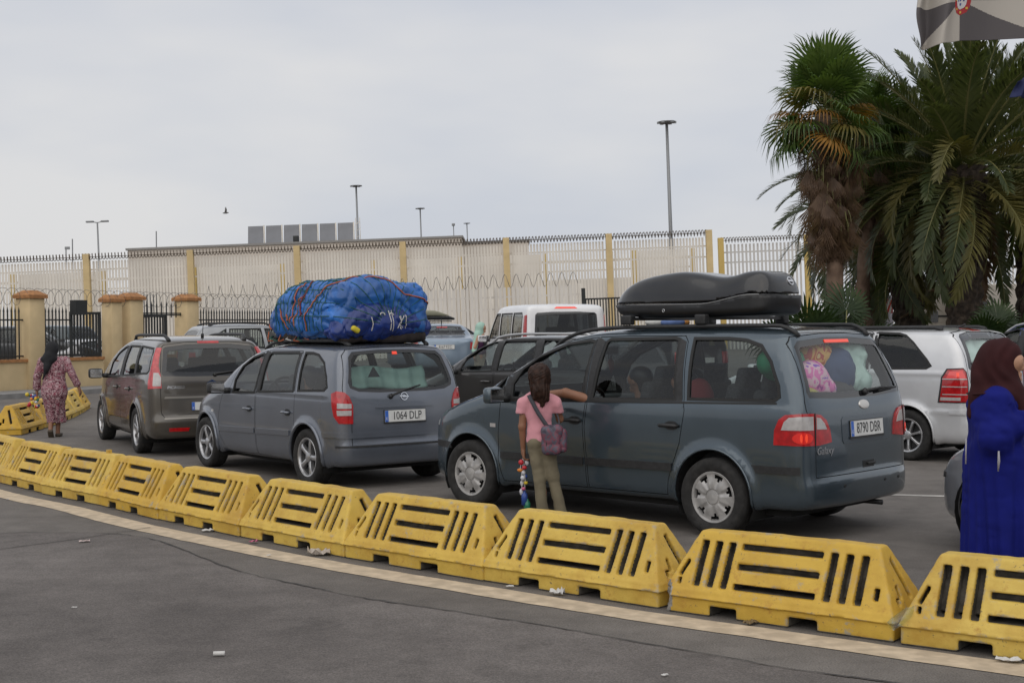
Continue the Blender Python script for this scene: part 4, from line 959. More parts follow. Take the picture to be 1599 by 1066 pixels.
clone_car(BXC, 'hatchback', 'dark teal hatchback parked behind the railings beyond the woman in the patterned robe', (-14.25, 44.0, rad(155)), MATS['slate_blue_car_paint'], carpaint('dark_teal_car_paint', (.03, .045, .05), .3, .3), .45, G_P)
clone_car(BMW, 'saloon_car', 'white saloon parked behind the railings next to the black gate', (-13.7, 41.3, rad(60)), MATS['pale_blue_car_paint'], carpaint('white_car_paint', (.55, .55, .56), .0, .3), .05, G_P, ('lettering',))
# ---------------------------------------------------------------- ground
def sm01(t): t = np.clip(t, 0, 1); return t * t * (3 - 2 * t)
def hgt(x, y): return .42 * sm01((np.asarray(y, float) - 24) / 12) * sm01((np.asarray(x, float) + 9.5) / 4.5)
def pix(px, py, Y=None, z=None):
    """point seen at photo pixel (px,py): at depth Y, or at height z"""
    d = fw + camR * (px - 799.5) / CAM_F - camU * (py - 533) / CAM_F
    t = Y / d[1] if Y is not None else ((z or 0.) - CAM_H) / d[2]
    return np.array([0, 0, CAM_H]) + t * d
def asphalt(name, c1, c2, seed, rough=.88):
    m = bpy.data.materials.new(name); m.use_nodes = True; t = m.node_tree; b = t.nodes['Principled BSDF']; b.inputs['Roughness'].default_value = rough
    b.inputs['Specular IOR Level'].default_value = .35
    tc = N(t, 'ShaderNodeTexCoord'); mp = N(t, 'ShaderNodeMapping'); mp.inputs['Location'].default_value = (seed, seed * .7, 0); t.links.new(tc.outputs['Object'], mp.inputs[0])
    def noise(s, d, r=.6):
        n = N(t, 'ShaderNodeTexNoise'); n.inputs['Scale'].default_value = s; n.inputs['Detail'].default_value = d; n.inputs['Roughness'].default_value = r; t.links.new(mp.outputs[0], n.inputs['Vector']); return n
    a, f, g = noise(.35, 6, .62), noise(95, 2, .8), noise(3.2, 8, .7)
    r = N(t, 'ShaderNodeValToRGB'); e = r.color_ramp.elements; e[0].position = .36; e[0].color = (*c1, 1); e[1].position = .66; e[1].color = (*c2, 1); t.links.new(a.outputs['Fac'], r.inputs['Fac'])
    def mulby(src, fac_node, lo, hi, p0, p1):
        k = N(t, 'ShaderNodeMapRange'); k.inputs['From Min'].default_value = p0; k.inputs['From Max'].default_value = p1; k.inputs['To Min'].default_value = lo; k.inputs['To Max'].default_value = hi; t.links.new(fac_node.outputs['Fac'], k.inputs['Value'])
        x = N(t, 'ShaderNodeMix'); x.data_type = 'RGBA'; x.blend_type = 'MULTIPLY'; x.inputs[0].default_value = 1; t.links.new(src, x.inputs[6]); t.links.new(k.outputs[0], x.inputs[7]); return x.outputs[2]
    o = mulby(r.outputs['Color'], f, .62, 1.38, .32, .68); o = mulby(o, g, .76, 1.18, .3, .7); st_ = noise(1.1, 5, .7); o = mulby(o, st_, 1., .60, .60, .74)
    sp = N(t, 'ShaderNodeTexVoronoi'); sp.inputs['Scale'].default_value = 14; t.links.new(mp.outputs[0], sp.inputs['Vector'])   # pale grit
    k = N(t, 'ShaderNodeMapRange'); k.inputs['From Min'].default_value = .05; k.inputs['From Max'].default_value = .09; k.inputs['To Min'].default_value = .35; k.inputs['To Max'].default_value = 0; t.links.new(sp.outputs['Distance'], k.inputs['Value'])
    x = N(t, 'ShaderNodeMix'); x.data_type = 'RGBA'; t.links.new(k.outputs[0], x.inputs[0]); t.links.new(o, x.inputs[6]); x.inputs[7].default_value = (.22, .21, .20, 1)
    t.links.new(x.outputs[2], b.inputs['Base Color'])
    bp = N(t, 'ShaderNodeBump'); bp.inputs['Strength'].default_value = .35; bp.inputs['Distance'].default_value = .006; t.links.new(f.outputs['Fac'], bp.inputs['Height']); t.links.new(bp.outputs[0], b.inputs['Normal'])
    return m
ROAD = asphalt('asphalt', (.112, .100, .090), (.152, .138, .125), 3); ROAD2 = asphalt('resurfaced_asphalt', (.094, .083, .077), (.150, .134, .124), 11)
xs = np.concatenate([np.linspace(-1500, -60, 8), np.linspace(-40, 40, 41), np.linspace(60, 1500, 8)]); ys = np.concatenate([[-300, -30], np.linspace(0, 60, 41), [80, 120, 300, 1000, 3000]])
gx, gy = np.meshgrid(xs, ys); gz = hgt(gx, gy); nx, ny = len(xs), len(ys)
v = np.stack([gx.ravel(), gy.ravel(), gz.ravel()], 1); f = [(j * nx + i, j * nx + i + 1, (j + 1) * nx + i + 1, (j + 1) * nx + i) for j in range(ny - 1) for i in range(nx - 1)]
tag(meshobj('road', v, f, ROAD, None, True), kind='structure')
def strip(name, A, B, m, z):
    n = len(A); return tag(meshobj(name, [(*p[:2], z) for p in A] + [(*p[:2], z) for p in B], [(i, i + 1, n + i + 1, n + i) for i in range(n - 1)], m), kind='structure')
# barrier arc (front foot line) and everything parallel to it
ARC = cr([(-9.3, 20.6), (-7.6, 17.85), (-5.82, 15.51), (-4.91, 14.39), (-4.14, 13.56), (-3.25, 12.47), (-2.29, 11.39), (-1.27, 10.3), (-.21, 9.31), (.9, 8.32), (2.08, 7.4), (3.3, 6.50), (4.6, 5.6), (6.0, 4.7), (8, 3.5)], 8, False)
def offs(P, d):
    T = np.gradient(P, axis=0); T /= np.linalg.norm(T, axis=1)[:, None]; return P + np.stack([T[:, 1], -T[:, 0]], 1) * d
def wob(P, a, s, seed):
    n = vnoise(np.concatenate([P, np.zeros((len(P), 1))], 1), s, seed); T = np.gradient(P, axis=0); T /= np.linalg.norm(T, axis=1)[:, None]; return P + np.stack([T[:, 1], -T[:, 0]], 1) * (a * n)[:, None]
LINE = mat('cream_road_paint', (.50, .405, .29), .8, noise=.18, nscale=9, bump=.1, detail=8)
WHITEP = mat('worn_white_road_paint', (.40, .38, .35), .8, noise=.25, nscale=7, detail=8)
gap_ = (.085 + .115 * np.clip((1.5 - ARC[:, 0]) / 4.5, 0, 1))
def offv(P, d):
    T = np.gradient(P, axis=0); T /= np.linalg.norm(T, axis=1)[:, None]; return P + np.stack([T[:, 1], -T[:, 0]], 1) * d[:, None]
strip('road_line', wob(offv(ARC, gap_), .008, 6, 7), wob(offv(ARC, gap_ + .255), .012, 6, 2), LINE, .004)
seam = cr([pix(-300, 840)[:2], pix(60, 832)[:2], pix(225, 840)[:2], pix(360, 888)[:2], pix(470, 914)[:2], pix(553, 932)[:2], pix(740, 960)[:2], pix(971, 999)[:2], pix(1240, 1046)[:2], pix(1375, 1064)[:2], pix(1599, 1104)[:2], (5.2, 3.6), (8, 1.6)], 20, False)
far = np.array([(-14 + 30 * i / (len(seam) - 1), -3.) for i in range(len(seam))])
strip('road_patch', wob(seam, .02, 3, 5), far, ROAD2, .004)
CRACK = mat('tar_seam', (.055, .050, .047), .9, noise=.4, nscale=20)
n_ = len(seam); sw = .004 + .007 * (vnoise(np.concatenate([seam, np.zeros((n_, 1))], 1), 5, 9) + .6).clip(0, 2)
def var(P, w):
    T = np.gradient(P, axis=0); T /= np.linalg.norm(T, axis=1)[:, None]; return P + np.stack([T[:, 1], -T[:, 0]], 1) * w[:, None]
c_ = wob(wob(seam, .02, 3, 5), .012, 14, 6); strip('road_seam', var(c_, sw), var(c_, -sw), CRACK, .008)
s2 = cr([pix(0, 858)[:2], pix(120, 842)[:2], pix(235, 824)[:2]], 12, False); w2 = np.full(len(s2), .006); c2 = wob(s2, .015, 6, 8); strip('road_seam', var(c2, w2), var(c2, -w2), CRACK, .009)
a = pix(1340, 771)[:2]; b = pix(1485, 775)[:2]; u = (b - a) / np.linalg.norm(b - a); a2 = a - u * 2.2; b2 = b + u * 3.5; nrm = np.array([-u[1], u[0]]) * .06
strip('lane_line', np.array([a2 + nrm + (b2 - a2) * t for t in np.linspace(0, 1, 12)]), wob(np.array([a2 - nrm + (b2 - a2) * t for t in np.linspace(0, 1, 12)]), .008, 5, 4), WHITEP, .004)

# ---------------------------------------------------------------- barriers
def barrier_mat():
    m = mat('yellow_barrier_paint', (.56, .345, .03), .55); t = m.node_tree; b = t.nodes['Principled BSDF']; b.inputs['Specular IOR Level'].default_value = .35
    tc = N(t, 'ShaderNodeTexCoord'); oi = N(t, 'ShaderNodeObjectInfo'); ad = N(t, 'ShaderNodeVectorMath'); ad.operation = 'MULTIPLY_ADD'
    cmb = N(t, 'ShaderNodeCombineXYZ'); 
    for i in range(3): t.links.new(oi.outputs['Random'], cmb.inputs[i])
    ad.inputs[1].default_value = (41, 23, 17); t.links.new(cmb.outputs[0], ad.inputs[0]); t.links.new(tc.outputs['Object'], ad.inputs[2])
    def noise(s, d, r=.65):
        n = N(t, 'ShaderNodeTexNoise'); n.inputs['Scale'].default_value = s; n.inputs['Detail'].default_value = d; n.inputs['Roughness'].default_value = r; t.links.new(ad.outputs[0], n.inputs['Vector']); return n
    def layer(prev, n, p0, p1, col, amt):
        k = N(t, 'ShaderNodeMapRange'); k.inputs['From Min'].default_value = p0; k.inputs['From Max'].default_value = p1; k.inputs['To Max'].default_value = amt; t.links.new(n.outputs['Fac'], k.inputs['Value'])
        x = N(t, 'ShaderNodeMix'); x.data_type = 'RGBA'; t.links.new(k.outputs[0], x.inputs[0]); t.links.new(prev, x.inputs[6]); x.inputs[7].default_value = (*col, 1); return x.outputs[2]
    hue = N(t, 'ShaderNodeMix'); hue.data_type = 'RGBA'; t.links.new(oi.outputs['Random'], hue.inputs[0]); hue.inputs[6].default_value = (.60, .43, .095, 1); hue.inputs[7].default_value = (.54, .325, .032, 1)
    o = layer(hue.outputs[2], noise(2.6, 7, .7), .42, .70, (.42, .245, .035), .85)
    o = layer(o, noise(8, 9, .78), .56, .66, (.38, .19, .035), .7)
    o = layer(o, noise(5.5, 10, .76), .60, .655, (.31, .285, .23), .85)
    o = layer(o, noise(30, 4, .7), .64, .70, (.10, .085, .06), .8)
    ge = N(t, 'ShaderNodeNewGeometry'); pm = N(t, 'ShaderNodeMapRange'); pm.inputs['From Min'].default_value = .515; pm.inputs['From Max'].default_value = .56; t.links.new(ge.outputs['Pointiness'], pm.inputs['Value'])
    en = noise(11, 8, .75); em = N(t, 'ShaderNodeMapRange'); em.inputs['From Min'].default_value = .50; em.inputs['From Max'].default_value = .60; em.inputs['To Max'].default_value = .8; t.links.new(en.outputs['Fac'], em.inputs['Value'])
    ml = N(t, 'ShaderNodeMath'); ml.operation = 'MULTIPLY'; t.links.new(pm.outputs[0], ml.inputs[0]); t.links.new(em.outputs[0], ml.inputs[1])
    xe = N(t, 'ShaderNodeMix'); xe.data_type = 'RGBA'; t.links.new(ml.outputs[0], xe.inputs[0]); t.links.new(o, xe.inputs[6]); xe.inputs[7].default_value = (.29, .265, .22, 1); o = xe.outputs[2]
    t.links.new(o, b.inputs['Base Color'])
    bn = noise(30, 6); bp = N(t, 'ShaderNodeBump'); bp.inputs['Strength'].default_value = .25; bp.inputs['Distance'].default_value = .008; t.links.new(bn.outputs['Fac'], bp.inputs['Height']); t.links.new(bp.outputs[0], b.inputs['Normal'])
    return m
BARM = barrier_mat(); GRIME_SHADE = mat('grimy_shaded_concrete', (.095, .085, .070), .95, noise=.4, nscale=12); CONC = mat('bare_concrete', (.27, .25, .22), .95, noise=.3, nscale=25)
def barrier_mesh(seed, chip=None):
    L, H, hb, W, T = 1.455, .485, .15, .25, .052
    def outer(p):
        s, y, z = p[:, 0], np.abs(p[:, 1]), p[:, 2]
        k = .016; sx = np.abs(s - L / 2)
        base = smax(smax(sx - L / 2, y - W, k), z - hb, k)
        f = (H - hb); ny = np.array([f, W - .012 - T]); ny = ny / np.linalg.norm(ny); nx = np.array([f, .15]); nx = nx / np.linalg.norm(nx)
        a = (y - W) * ny[0] + (z - hb + .012) * ny[1]; b = (sx - L / 2) * nx[0] + (z - hb + .012) * nx[1]
        top = smax(smax(a, b, k), z - H, k); top = smax(top, hb - .05 - z, .005)
        d = smin(base, top, .008); d = np.maximum(d, -z + .0)
        n = vnoise(p, 22, seed) * .0022 + vnoise(p, 7, seed + 3) * .003
        d = d + n
        if chip is not None: d = np.maximum(d, -(np.linalg.norm((p - np.array(chip)) / np.array([1, 1, 1.7]), axis=1) - .055 + vnoise(p, 40, seed) * .012))
        return d
    def slots(p):
        s, y, z = p[:, 0], p[:, 1], p[:, 2]; ay = np.abs(y); c = np.full(len(p), 1e3)
        def box(u, v, w, h, ang=0.):
            if ang: ca, sa = math.cos(ang), math.sin(ang); u, v = u * ca + v * sa, -u * sa + v * ca
            return smax(np.abs(u) - w, np.abs(v) - h, .01)
        for x in (.205, .297, .388, 1.045, 1.138, 1.232): c = np.minimum(c, box(s - x, z - .298, .025, .130))
        for zz in (.408, .298, .188): c = np.minimum(c, box(s - .715, z - zz, .262, .0185))
        c = np.minimum(c, box(s - .105, z - .265, .013, .052, -.42)); c = np.minimum(c, box(s - 1.335, z - .235, .017, .034)); c = np.minimum(c, box(s - .09, z - .19, .012, .02)) 
        c = np.maximum(c, .014 - ay)
        e = np.abs(s - L / 2); ce = np.minimum(box(y - .045, z - .30, .019, .115, .28), box(y + .055, z - .235, .016, .036)); ce = np.minimum(ce, box(y + .10, z - .19, .02, .02))
        ce = np.maximum(ce, .56 - e)
        return c, ce
    def f(p):
        d = outer(p); c, ce = slots(p)
        d = smax(d, -np.maximum(c, -(d + .085)), .008); d = smax(d, -np.maximum(ce, -(d + .06)), .008)
        s, y, z = p[:, 0], p[:, 1], p[:, 2]
        for x0 in (.40, .915): d = smax(d, -smax(np.abs(s - x0) - .09, z - .062, .01), .012)
        return d
    V, Q = nets(f, (-.06, -.30, -.03), (1.52, .30, .53), .0115, 0., 2)
    me = bpy.data.meshes.new('barrier'); me.from_pydata([tuple(q) for q in V], [], [tuple(map(int, q)) for q in Q]); me.update()
    for m in (BARM, GRIME_SHADE, CONC): me.materials.append(m)
    cen = V[Q].mean(1); od = outer(cen); mi = np.where(od < -.028, 1, 0); mi = np.where((cen[:, 2] < .012) & (od > -.05), 1, mi)  # slots: grimy bottoms, and recess shade painted on the walls in the same dark colour
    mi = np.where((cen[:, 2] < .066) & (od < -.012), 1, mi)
    if chip is not None: mi = np.where(np.linalg.norm((cen - np.array(chip)) / np.array([1, 1, 1.7]), axis=1) < .07, 2, mi)
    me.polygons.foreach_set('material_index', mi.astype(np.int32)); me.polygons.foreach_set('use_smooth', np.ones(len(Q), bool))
    return me
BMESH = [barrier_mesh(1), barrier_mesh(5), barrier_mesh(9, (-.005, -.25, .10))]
BP = [(pix(4, 755), pix(75, 772)), (pix(76, 773), pix(151, 788)), (pix(152, 788), pix(243, 811)), (pix(247, 811), pix(372, 838)), (pix(374, 838), pix(539, 871)), (pix(540, 871), pix(752, 907)), (pix(756, 907), pix(1026, 950)), (pix(1032, 952), pix(1401, 1004))]
BL = ['scuffed yellow road barrier with a crisp packet on the ground before its left foot', 'yellow road barrier with a small lug on its top edge', 'yellow road barrier standing in front of the front wheel of the lilac minivan',
      'yellow road barrier standing in front of the rear wheel of the lilac minivan', 'yellow road barrier with crumpled paper lying at its right foot', 'yellow road barrier in front of the front wheel of the blue-grey people carrier', 'yellow road barrier directly in front of the girl in pink',
      'yellow road barrier with a chipped bare-concrete left corner', 'yellow road barrier in front of the woman in blue, cut by the right edge', 'yellow road barrier cut by the left edge of the near row']
BL[0] = 'small-looking yellow barrier, second from the left in the near row'; BL[3] = 'yellow road barrier in front of the rear wheel of the lilac minivan'; BL[2] = 'yellow road barrier in front of the front wheel of the lilac minivan'
def put_barrier(p, ang, k, label, grp, scale=1.):
    o = bpy.data.objects.new('road_barrier', BMESH[k]); link(o); off = np.array([-math.sin(ang), math.cos(ang)]) * .25 * scale
    o.location = (p[0] + off[0], p[1] + off[1], 0); o.rotation_euler = (0, 0, ang); o.scale = (scale, scale, scale); tag(o, label, 'barrier', grp); return o
G_NEAR = 'yellow barriers in the near curved row'
for i, (a, b) in enumerate(BP):
    ang = math.atan2(b[1] - a[1], b[0] - a[0]); mid = (a + b) / 2; p = mid[:2] - np.array([math.cos(ang), math.sin(ang)]) * .7275
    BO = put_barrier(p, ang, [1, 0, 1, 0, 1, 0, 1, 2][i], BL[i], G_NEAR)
    if i == 1:
        q = put_barrier; MB().box((1.06, 0, .497), (.05, .04, .045)).build('lug', BARM, BO)
p = pix(1406, 1006); put_barrier(p[:2] - [0.0, 0.0], rad(-36.5), 0, BL[8], G_NEAR)
a = pix(4, 755)[:2]; ang = rad(-54.0); put_barrier(a - np.array([math.cos(ang), math.sin(ang)]) * 1.475, ang, 0, BL[9], G_NEAR)
FL = ['yellow barrier at the left edge in the far row', 'yellow barrier in the far row left of the woman in the patterned robe', 'yellow barrier behind the legs of the woman in the patterned robe', 'yellow barrier between the robed woman and the taupe people carrier', 'yellow barrier partly hidden by the taupe people carrier']
p = np.array([-8.66, 22.6])
for i in range(5):
    ang = rad([95, 97, 99, 101, 103][i]); d = np.array([math.cos(ang), math.sin(ang)])
    o = put_barrier(p + d * 1.455 , ang + math.pi, i % 2, FL[i], 'yellow barriers in the far row'); p = p + d * 1.53

# ---------------------------------------------------------------- railed wall on the left
WALL = mat('ochre_render', (.56, .43, .245), .9, noise=.07, nscale=2.5, detail=7); CAPM = mat('terracotta_cap', (.36, .165, .06), .8, noise=.2, nscale=9); IRON = mat('black_iron', (.016, .018, .018), .55); WIRE = mat('razor_wire', (.16, .15, .14), .5, .5)
PAVE = mat('pavement_concrete', (.22, .215, .21), .9, noise=.15, nscale=3)
W0 = np.array([-13.55, 37.0]); WD = np.array([.481, .877]); WN = np.array([.877, -.481])       # WN points to the road
def wpt(t, n=0., z=0.): q = W0 + WD * t + WN * n; return (q[0], q[1], z)
wr = math.atan2(WD[1], WD[0]); RW = Matrix.Rotation(wr, 3, 'Z')
mb = MB()
A = [wpt(-14, 1.75), wpt(30, 1.75), wpt(30, .2), wpt(-14, .2)]; mb.add([(x, y, -.02) for x, y, _ in A] + [(x, y, .13) for x, y, _ in A], [(4, 5, 6, 7), (0, 1, 5, 4), (1, 2, 6, 5), (3, 0, 4, 7)])
tag(mb.build('pavement', PAVE), kind='structure')
wl = empty('railing_wall', wpt(0), wr, 'ochre wall with orange-capped pillars and black railings beside the pavement', 'wall')
def lw(name, mbd, m): return mbd.build(name, m, wl)
def local_pillar(t, w=.54, h=2.62, nm='pillar'):
    o = bevel(lw(nm, MB().box((t, 0, h / 2), (w, w, h)), WALL), .012, 1)
    c = MB(); hw = w / 2 + .06; z0 = h
    c.add([(t-hw,-hw,z0),(t+hw,-hw,z0),(t+hw,hw,z0),(t-hw,hw,z0),(t-hw,-hw,z0+.09),(t+hw,-hw,z0+.09),(t+hw,hw,z0+.09),(t-hw,hw,z0+.09),(t-.14,-.14,z0+.22),(t+.14,-.14,z0+.22),(t+.14,.14,z0+.22),(t-.14,.14,z0+.22)],
        [(0,3,2,1),(0,1,5,4),(1,2,6,5),(2,3,7,6),(3,0,4,7),(4,5,9,8),(5,6,10,9),(6,7,11,10),(7,4,8,11),(8,9,10,11)])
    c.build('pillar_cap', CAPM, o)
    return o
def tpix(px):   # distance along the wall of the point seen at px
    k = (px - 799.5) / CAM_F; lo, hi = -20., 60.
    for _ in range(60):
        m = (lo + hi) / 2; q = W0 + WD * m
        if q[0] / q[1] < k: lo = m
        else: hi = m
    return lo
TP = [tpix(-150), tpix(48), tpix(204), tpix(292)]; TP.append(TP[3] + 5.5)
for t in TP: local_pillar(t)
gate_p = tpix(172)
local_pillar(gate_p + .08, .42, 2.55)
def lowwall(a, b):
    lw('low_wall', MB().box(((a + b) / 2, 0, .44), (b - a, .30, .88)), WALL); lw('coping', MB().box(((a + b) / 2, 0, .92), (b - a, .40, .08)), CAPM)
def railing(a, b, z0=.96, z1=2.15, step=.125, solid=False):
    n = int((b - a) / step)
    for i in range(1, n): 
        x = a + (b - a) * i / n
        o = MB().box((x, 0, (z0 + z1) / 2 + .05), (.028, .028, z1 - z0 + .10)); o.add([(x-.02,-.02,z1+.10),(x+.02,-.02,z1+.10),(x+.02,.02,z1+.10),(x-.02,.02,z1+.10),(x,0,z1+.26)], [(0,1,4),(1,2,4),(2,3,4),(3,0,4)])
        o.build('railing_bar', IRON, wl)
    for z in (z0 + .08, z1 - .12): lw('rail', MB().box(((a + b) / 2, .0, z), (b - a, .045, .04)), IRON)
segs = [(TP[0] + .27, TP[1] - .27), (TP[1] + .27, gate_p - 1.55)]
for a, b in segs: lowwall(a, b); railing(a, b)
lowwall(gate_p - 1.55, gate_p - .41); lowwall(gate_p + .11, TP[2] - .27) if TP[2] - gate_p > .5 else None; lowwall(TP[2] + .27, TP[3] - .9)
def gate(a, b, h, y=0., label=''):
    g = empty('gate', tuple(np.array(wpt((a + b) / 2, -y, .965))), wr, label, 'gate', 'black iron gates in the railed wall')
    w = b - a; fr = MB()
    for x in (-w / 2, w / 2): fr.box((x, 0, h / 2), (.07, .07, h))
    for z in (.06, h - .04): fr.box((0, 0, z), (w, .06, .07))
    fr.build('gate_frame', IRON, g); n = int(w / .115)
    for i in range(1, n): MB().box((-w / 2 + w * i / n, 0, h / 2), (.05, .03, h - .14)).build('gate_bar', IRON, g)
    return g
gate(gate_p - 1.5, gate_p - .42, 1.30, .0, 'narrow black gate between the railings and the paired pillars')
gate(TP[2] + .30, TP[3] - .95, 1.22, .0, 'wide black gate right of the paired pillars')
MB().box((gate_p - 1.35, -.15, 2.38), (.42, .25, .42)).build('gate_motor_frame', IRON, wl)
lowwall(TP[3] - .9, TP[3] - .27)
lowwall(TP[3] + .27, TP[4] - .27); railing(TP[3] + .27, TP[4] - .27)
railing(TP[2] + .27, TP[3] - .27, 2.1, 2.35, .2)
def coil(pts, r, pitch, m, n=9, rw=.012):
    """razor wire: a helix round a path"""
    P = [np.array(p, float) for p in pts]; tot = sum(np.linalg.norm(P[i + 1] - P[i]) for i in range(len(P) - 1)); k = int(tot / pitch * n); o = []; seg = 0; acc = 0.
    for i in range(k):
        s_ = tot * i / k
        while seg < len(P) - 2 and s_ > acc + np.linalg.norm(P[seg + 1] - P[seg]): acc += np.linalg.norm(P[seg + 1] - P[seg]); seg += 1
        d = P[seg + 1] - P[seg]; q = P[seg] + d * (s_ - acc) / np.linalg.norm(d); h = np.array([-d[1], d[0], 0]); h /= np.linalg.norm(h); t = 2 * math.pi * i / n
        o.append(tuple(q + h * r * math.cos(t) + np.array([0, 0, r * math.sin(t)])))
    return MB().tube(o, rw, 3, cap=False)
o = coil([(TP[0], .0, 2.68), (TP[4], 0, 2.62)], .24, .30, WIRE, 9, .008).build('razor_wire', WIRE, wl); o['kind'] = 'stuff'

# ---------------------------------------------------------------- border fence and what stands behind it (the land tilts 1.7 degrees there)
TILT = rad(1.7)
BG = Matrix.Translation((0, 67, 0)) @ Matrix.Rotation(-TILT, 4, 'Y') @ Matrix.Translation((0, -67, 0))
PALE = mat('galvanised_pale', (.72, .67, .595), .6, .0, noise=.08, nscale=.6); POSTY = mat('ochre_post', (.60, .455, .235), .8, noise=.08, nscale=2); POSTG = mat('deep_yellow_post', (.56, .40, .13), .8)
SPIKE = mat('rusty_razor_wire', (.10, .075, .055), .8)
def bgthing(name, label, cat, x, y, group=None, z=0.):
    o = empty(name, (0, 0, 0), 0, label, cat, group); o.matrix_world = BG @ Matrix.Translation((x, y, z)); return o
def fx(px, Y): return (px - 799.5) / CAM_F * Y
def fence_line(label, Y, posts, top, pitch, pw, m, postm, wire=True, prow=.055, extra=0., z0=0., postw=.3, posth=None, band=True):
    x0, x1 = fx(posts[0], Y), fx(posts[-1], Y); F = bgthing('border_fence', label, 'fence', (x0 + x1) / 2, Y); cx = (x0 + x1) / 2
    for p in posts:
        x = fx(p, Y) - cx; MB().box((x, -.12, (posth or top + .35) / 2), (postw, .3, posth or top + .35)).build('post', postm, F)
    for a, b in zip(posts[:-1], posts[1:]):
        xa, xb = fx(a, Y) - cx + postw / 2, fx(b, Y) - cx - postw / 2; n = int((xb - xa) / pitch); mb = MB()
        for i in range(1, n):
            x = xa + (xb - xa) * i / n; mb.box((x, 0, top / 2), (prow, .03, top)); mb.f.pop(-6); mb.m.pop()
        o = mb.build('pale', m, F); o['kind'] = 'stuff'
        if band:
            for z in (top - .42, top - .95, .6): MB().box(((xa + xb) / 2, .035, z), (xb - xa, .04, .07)).build('rail', m, F)
    if wire:
        o = coil([(x0 - cx, -.1, top + .22), (x1 - cx, -.1, top + .22)], .16, .16, SPIKE, 6, .022).build('razor_wire', SPIKE, F); o['kind'] = 'stuff'
        MB().box((0, -.1, top + .20), (x1 - x0, .03, .03)).build('wire_strand', SPIKE, F)
    return F
fence_line('tall pale border fence with evenly spaced ochre posts across the background', 67, [-180, -19, 143, 305, 471, 636, 797, 957, 1113], 5.72, .150, .3, PALE, POSTY, prow=.095)
fence_line('second pale fence with thin yellow posts standing behind the tall one', 71.5, [-120, 28, 168, 309, 448, 590, 726, 857, 995, 1086], 5.45, .16, .3, PALE, POSTG, False, postw=.26, prow=.085, posth=5.45)
fence_line('pale fence continuing right of the tall posts behind the palms', 72, [1131, 1265, 1355, 1480, 1620, 1760], 5.6, .20, .3, mat('white_pale', (.56, .54, .51), .6), POSTG, True, postw=.28, prow=.10)
F3 = fence_line('lower palisade fence topped with coiled wire in front of the tall fence', 60, [325, 470, 620, 770, 910], 3.45, .19, .3, mat('grey_palisade', (.68, .64, .585), .6, .0, noise=.08, nscale=.5), PALE, False, postw=.08, prow=.12, posth=3.5)
o = coil([(-8.2, 0, 3.72), (8.2, 0, 3.72)], .30, .5, WIRE, 8, .012).build('razor_wire', WIRE, F3); o['kind'] = 'stuff'
g = bgthing('gate', 'low black gate beside the white van in front of the border fence', 'gate', fx(945, 50), 50)
for i in range(16): MB().box((-.62 + i * .105, 0, 2.05 / 2 + .6), (.045, .03, 2.05)).build('gate_bar', IRON, g)
MB().box((-.70, 0, 1.55), (.14, .14, 2.95)).build('gate_post', IRON, g); MB().box((.15, 0, 2.62), (1.7, .05, .06)).build('rail', IRON, g); MB().box((.15, 0, .8), (1.7, .05, .06)).build('rail', IRON, g)
sw_ = bgthing('screen_wall', 'pale solid screen behind the border fence right of the hall', 'wall', fx(975, 76), 76)
MB().box((0, 0, 2.1), (fx(1120, 76) - fx(832, 76), .2, 4.2)).build('sheeting', mat('pale_screen', (.64, .60, .545), .8, noise=.05, nscale=.5), sw_)
for k in range(8): MB().box((-4.9 + k * 1.4, -.12, 2.1), (.08, .06, 4.2)).build('rib', PALE, sw_)
# hall behind the fence
HALL = mat('beige_cladding', (.56, .50, .435), .85, noise=.05, nscale=.3); PANEL = mat('solar_panel_back', (.20, .205, .22), .6, .1, noise=.08, nscale=1.5)
h = bgthing('hall', 'long flat-roofed beige hall behind the border fence', 'building', fx(467, 78), 78)
w_ = fx(728, 78) - fx(207, 78); MB().box((0, 5, 3.45), (w_, 10, 6.90)).build('wall', HALL, h); MB().box((0, 5, 6.96), (w_ + .2, 10.2, .12)).build('roof_edge', mat('roof_edge_grey', (.26, .25, .24), .8), h)
for k in range(9):
    MB().box((-w_ / 2 + .6 + k * (w_ / 9) + .5, -.02, 3.7), (.9, .04, 1.3)).build('window', mat('hall_window', (.10, .105, .11), .15, 0, .4), h) if k in (0, 1, 8) else None
h2 = bgthing('hall', 'lower beige annex at the right end of the flat-roofed hall', 'building', fx(780, 80), 80); MB().box((0, 4, 3.32), (fx(832, 80) - fx(728, 80), 8, 6.64)).build('wall', HALL, h2); MB().box((0, 4, 6.71), (fx(832, 80) - fx(728, 80) + .15, 8.1, .14)).build('roof_edge', mat('roof_edge_grey', (0, 0, 0)), h2)
for k in range(6):
    px = 395 + 28 * k; s = bgthing('roof_panel', 'tall grey roof panel, number %d' % k, 'panel', fx(px + 12, 80), 80, 'grey panels standing in a row on the hall roof', 6.95)
    s['label'] = ['leftmost grey panel on the hall roof', 'second grey panel from the left on the hall roof', 'grey roof panel with a small dark box before it', 'fourth grey panel from the left on the hall roof', 'fifth grey panel from the left on the hall roof', 'rightmost grey panel on the hall roof beside the mast'][k]
    MB().box((0, 0, .62), (.90, .05, 1.22), Matrix.Rotation(rad(-12), 3, 'X')).build('panel', PANEL, s); MB().box((.50, 0, .62), (.07, .08, 1.24)).build('frame', PALE, s); MB().box((0, .25, .3), (.06, .06, .7), Matrix.Rotation(rad(35), 3, 'X')).build('strut', PALE, s)
o = tag(rbox('vent_box', (0, 0, 0), (.32, .3, .38), .05, IRON), 'small dark vent box on the hall roof in front of the panels', 'vent'); o.matrix_world = BG @ Matrix.Translation((fx(468, 77.9), 78.3, 7.2))
m_ = bgthing('antenna_mast', 'thin lattice mast at the right end of the roof panels', 'mast', fx(566, 80), 80.3, None, 6.95)
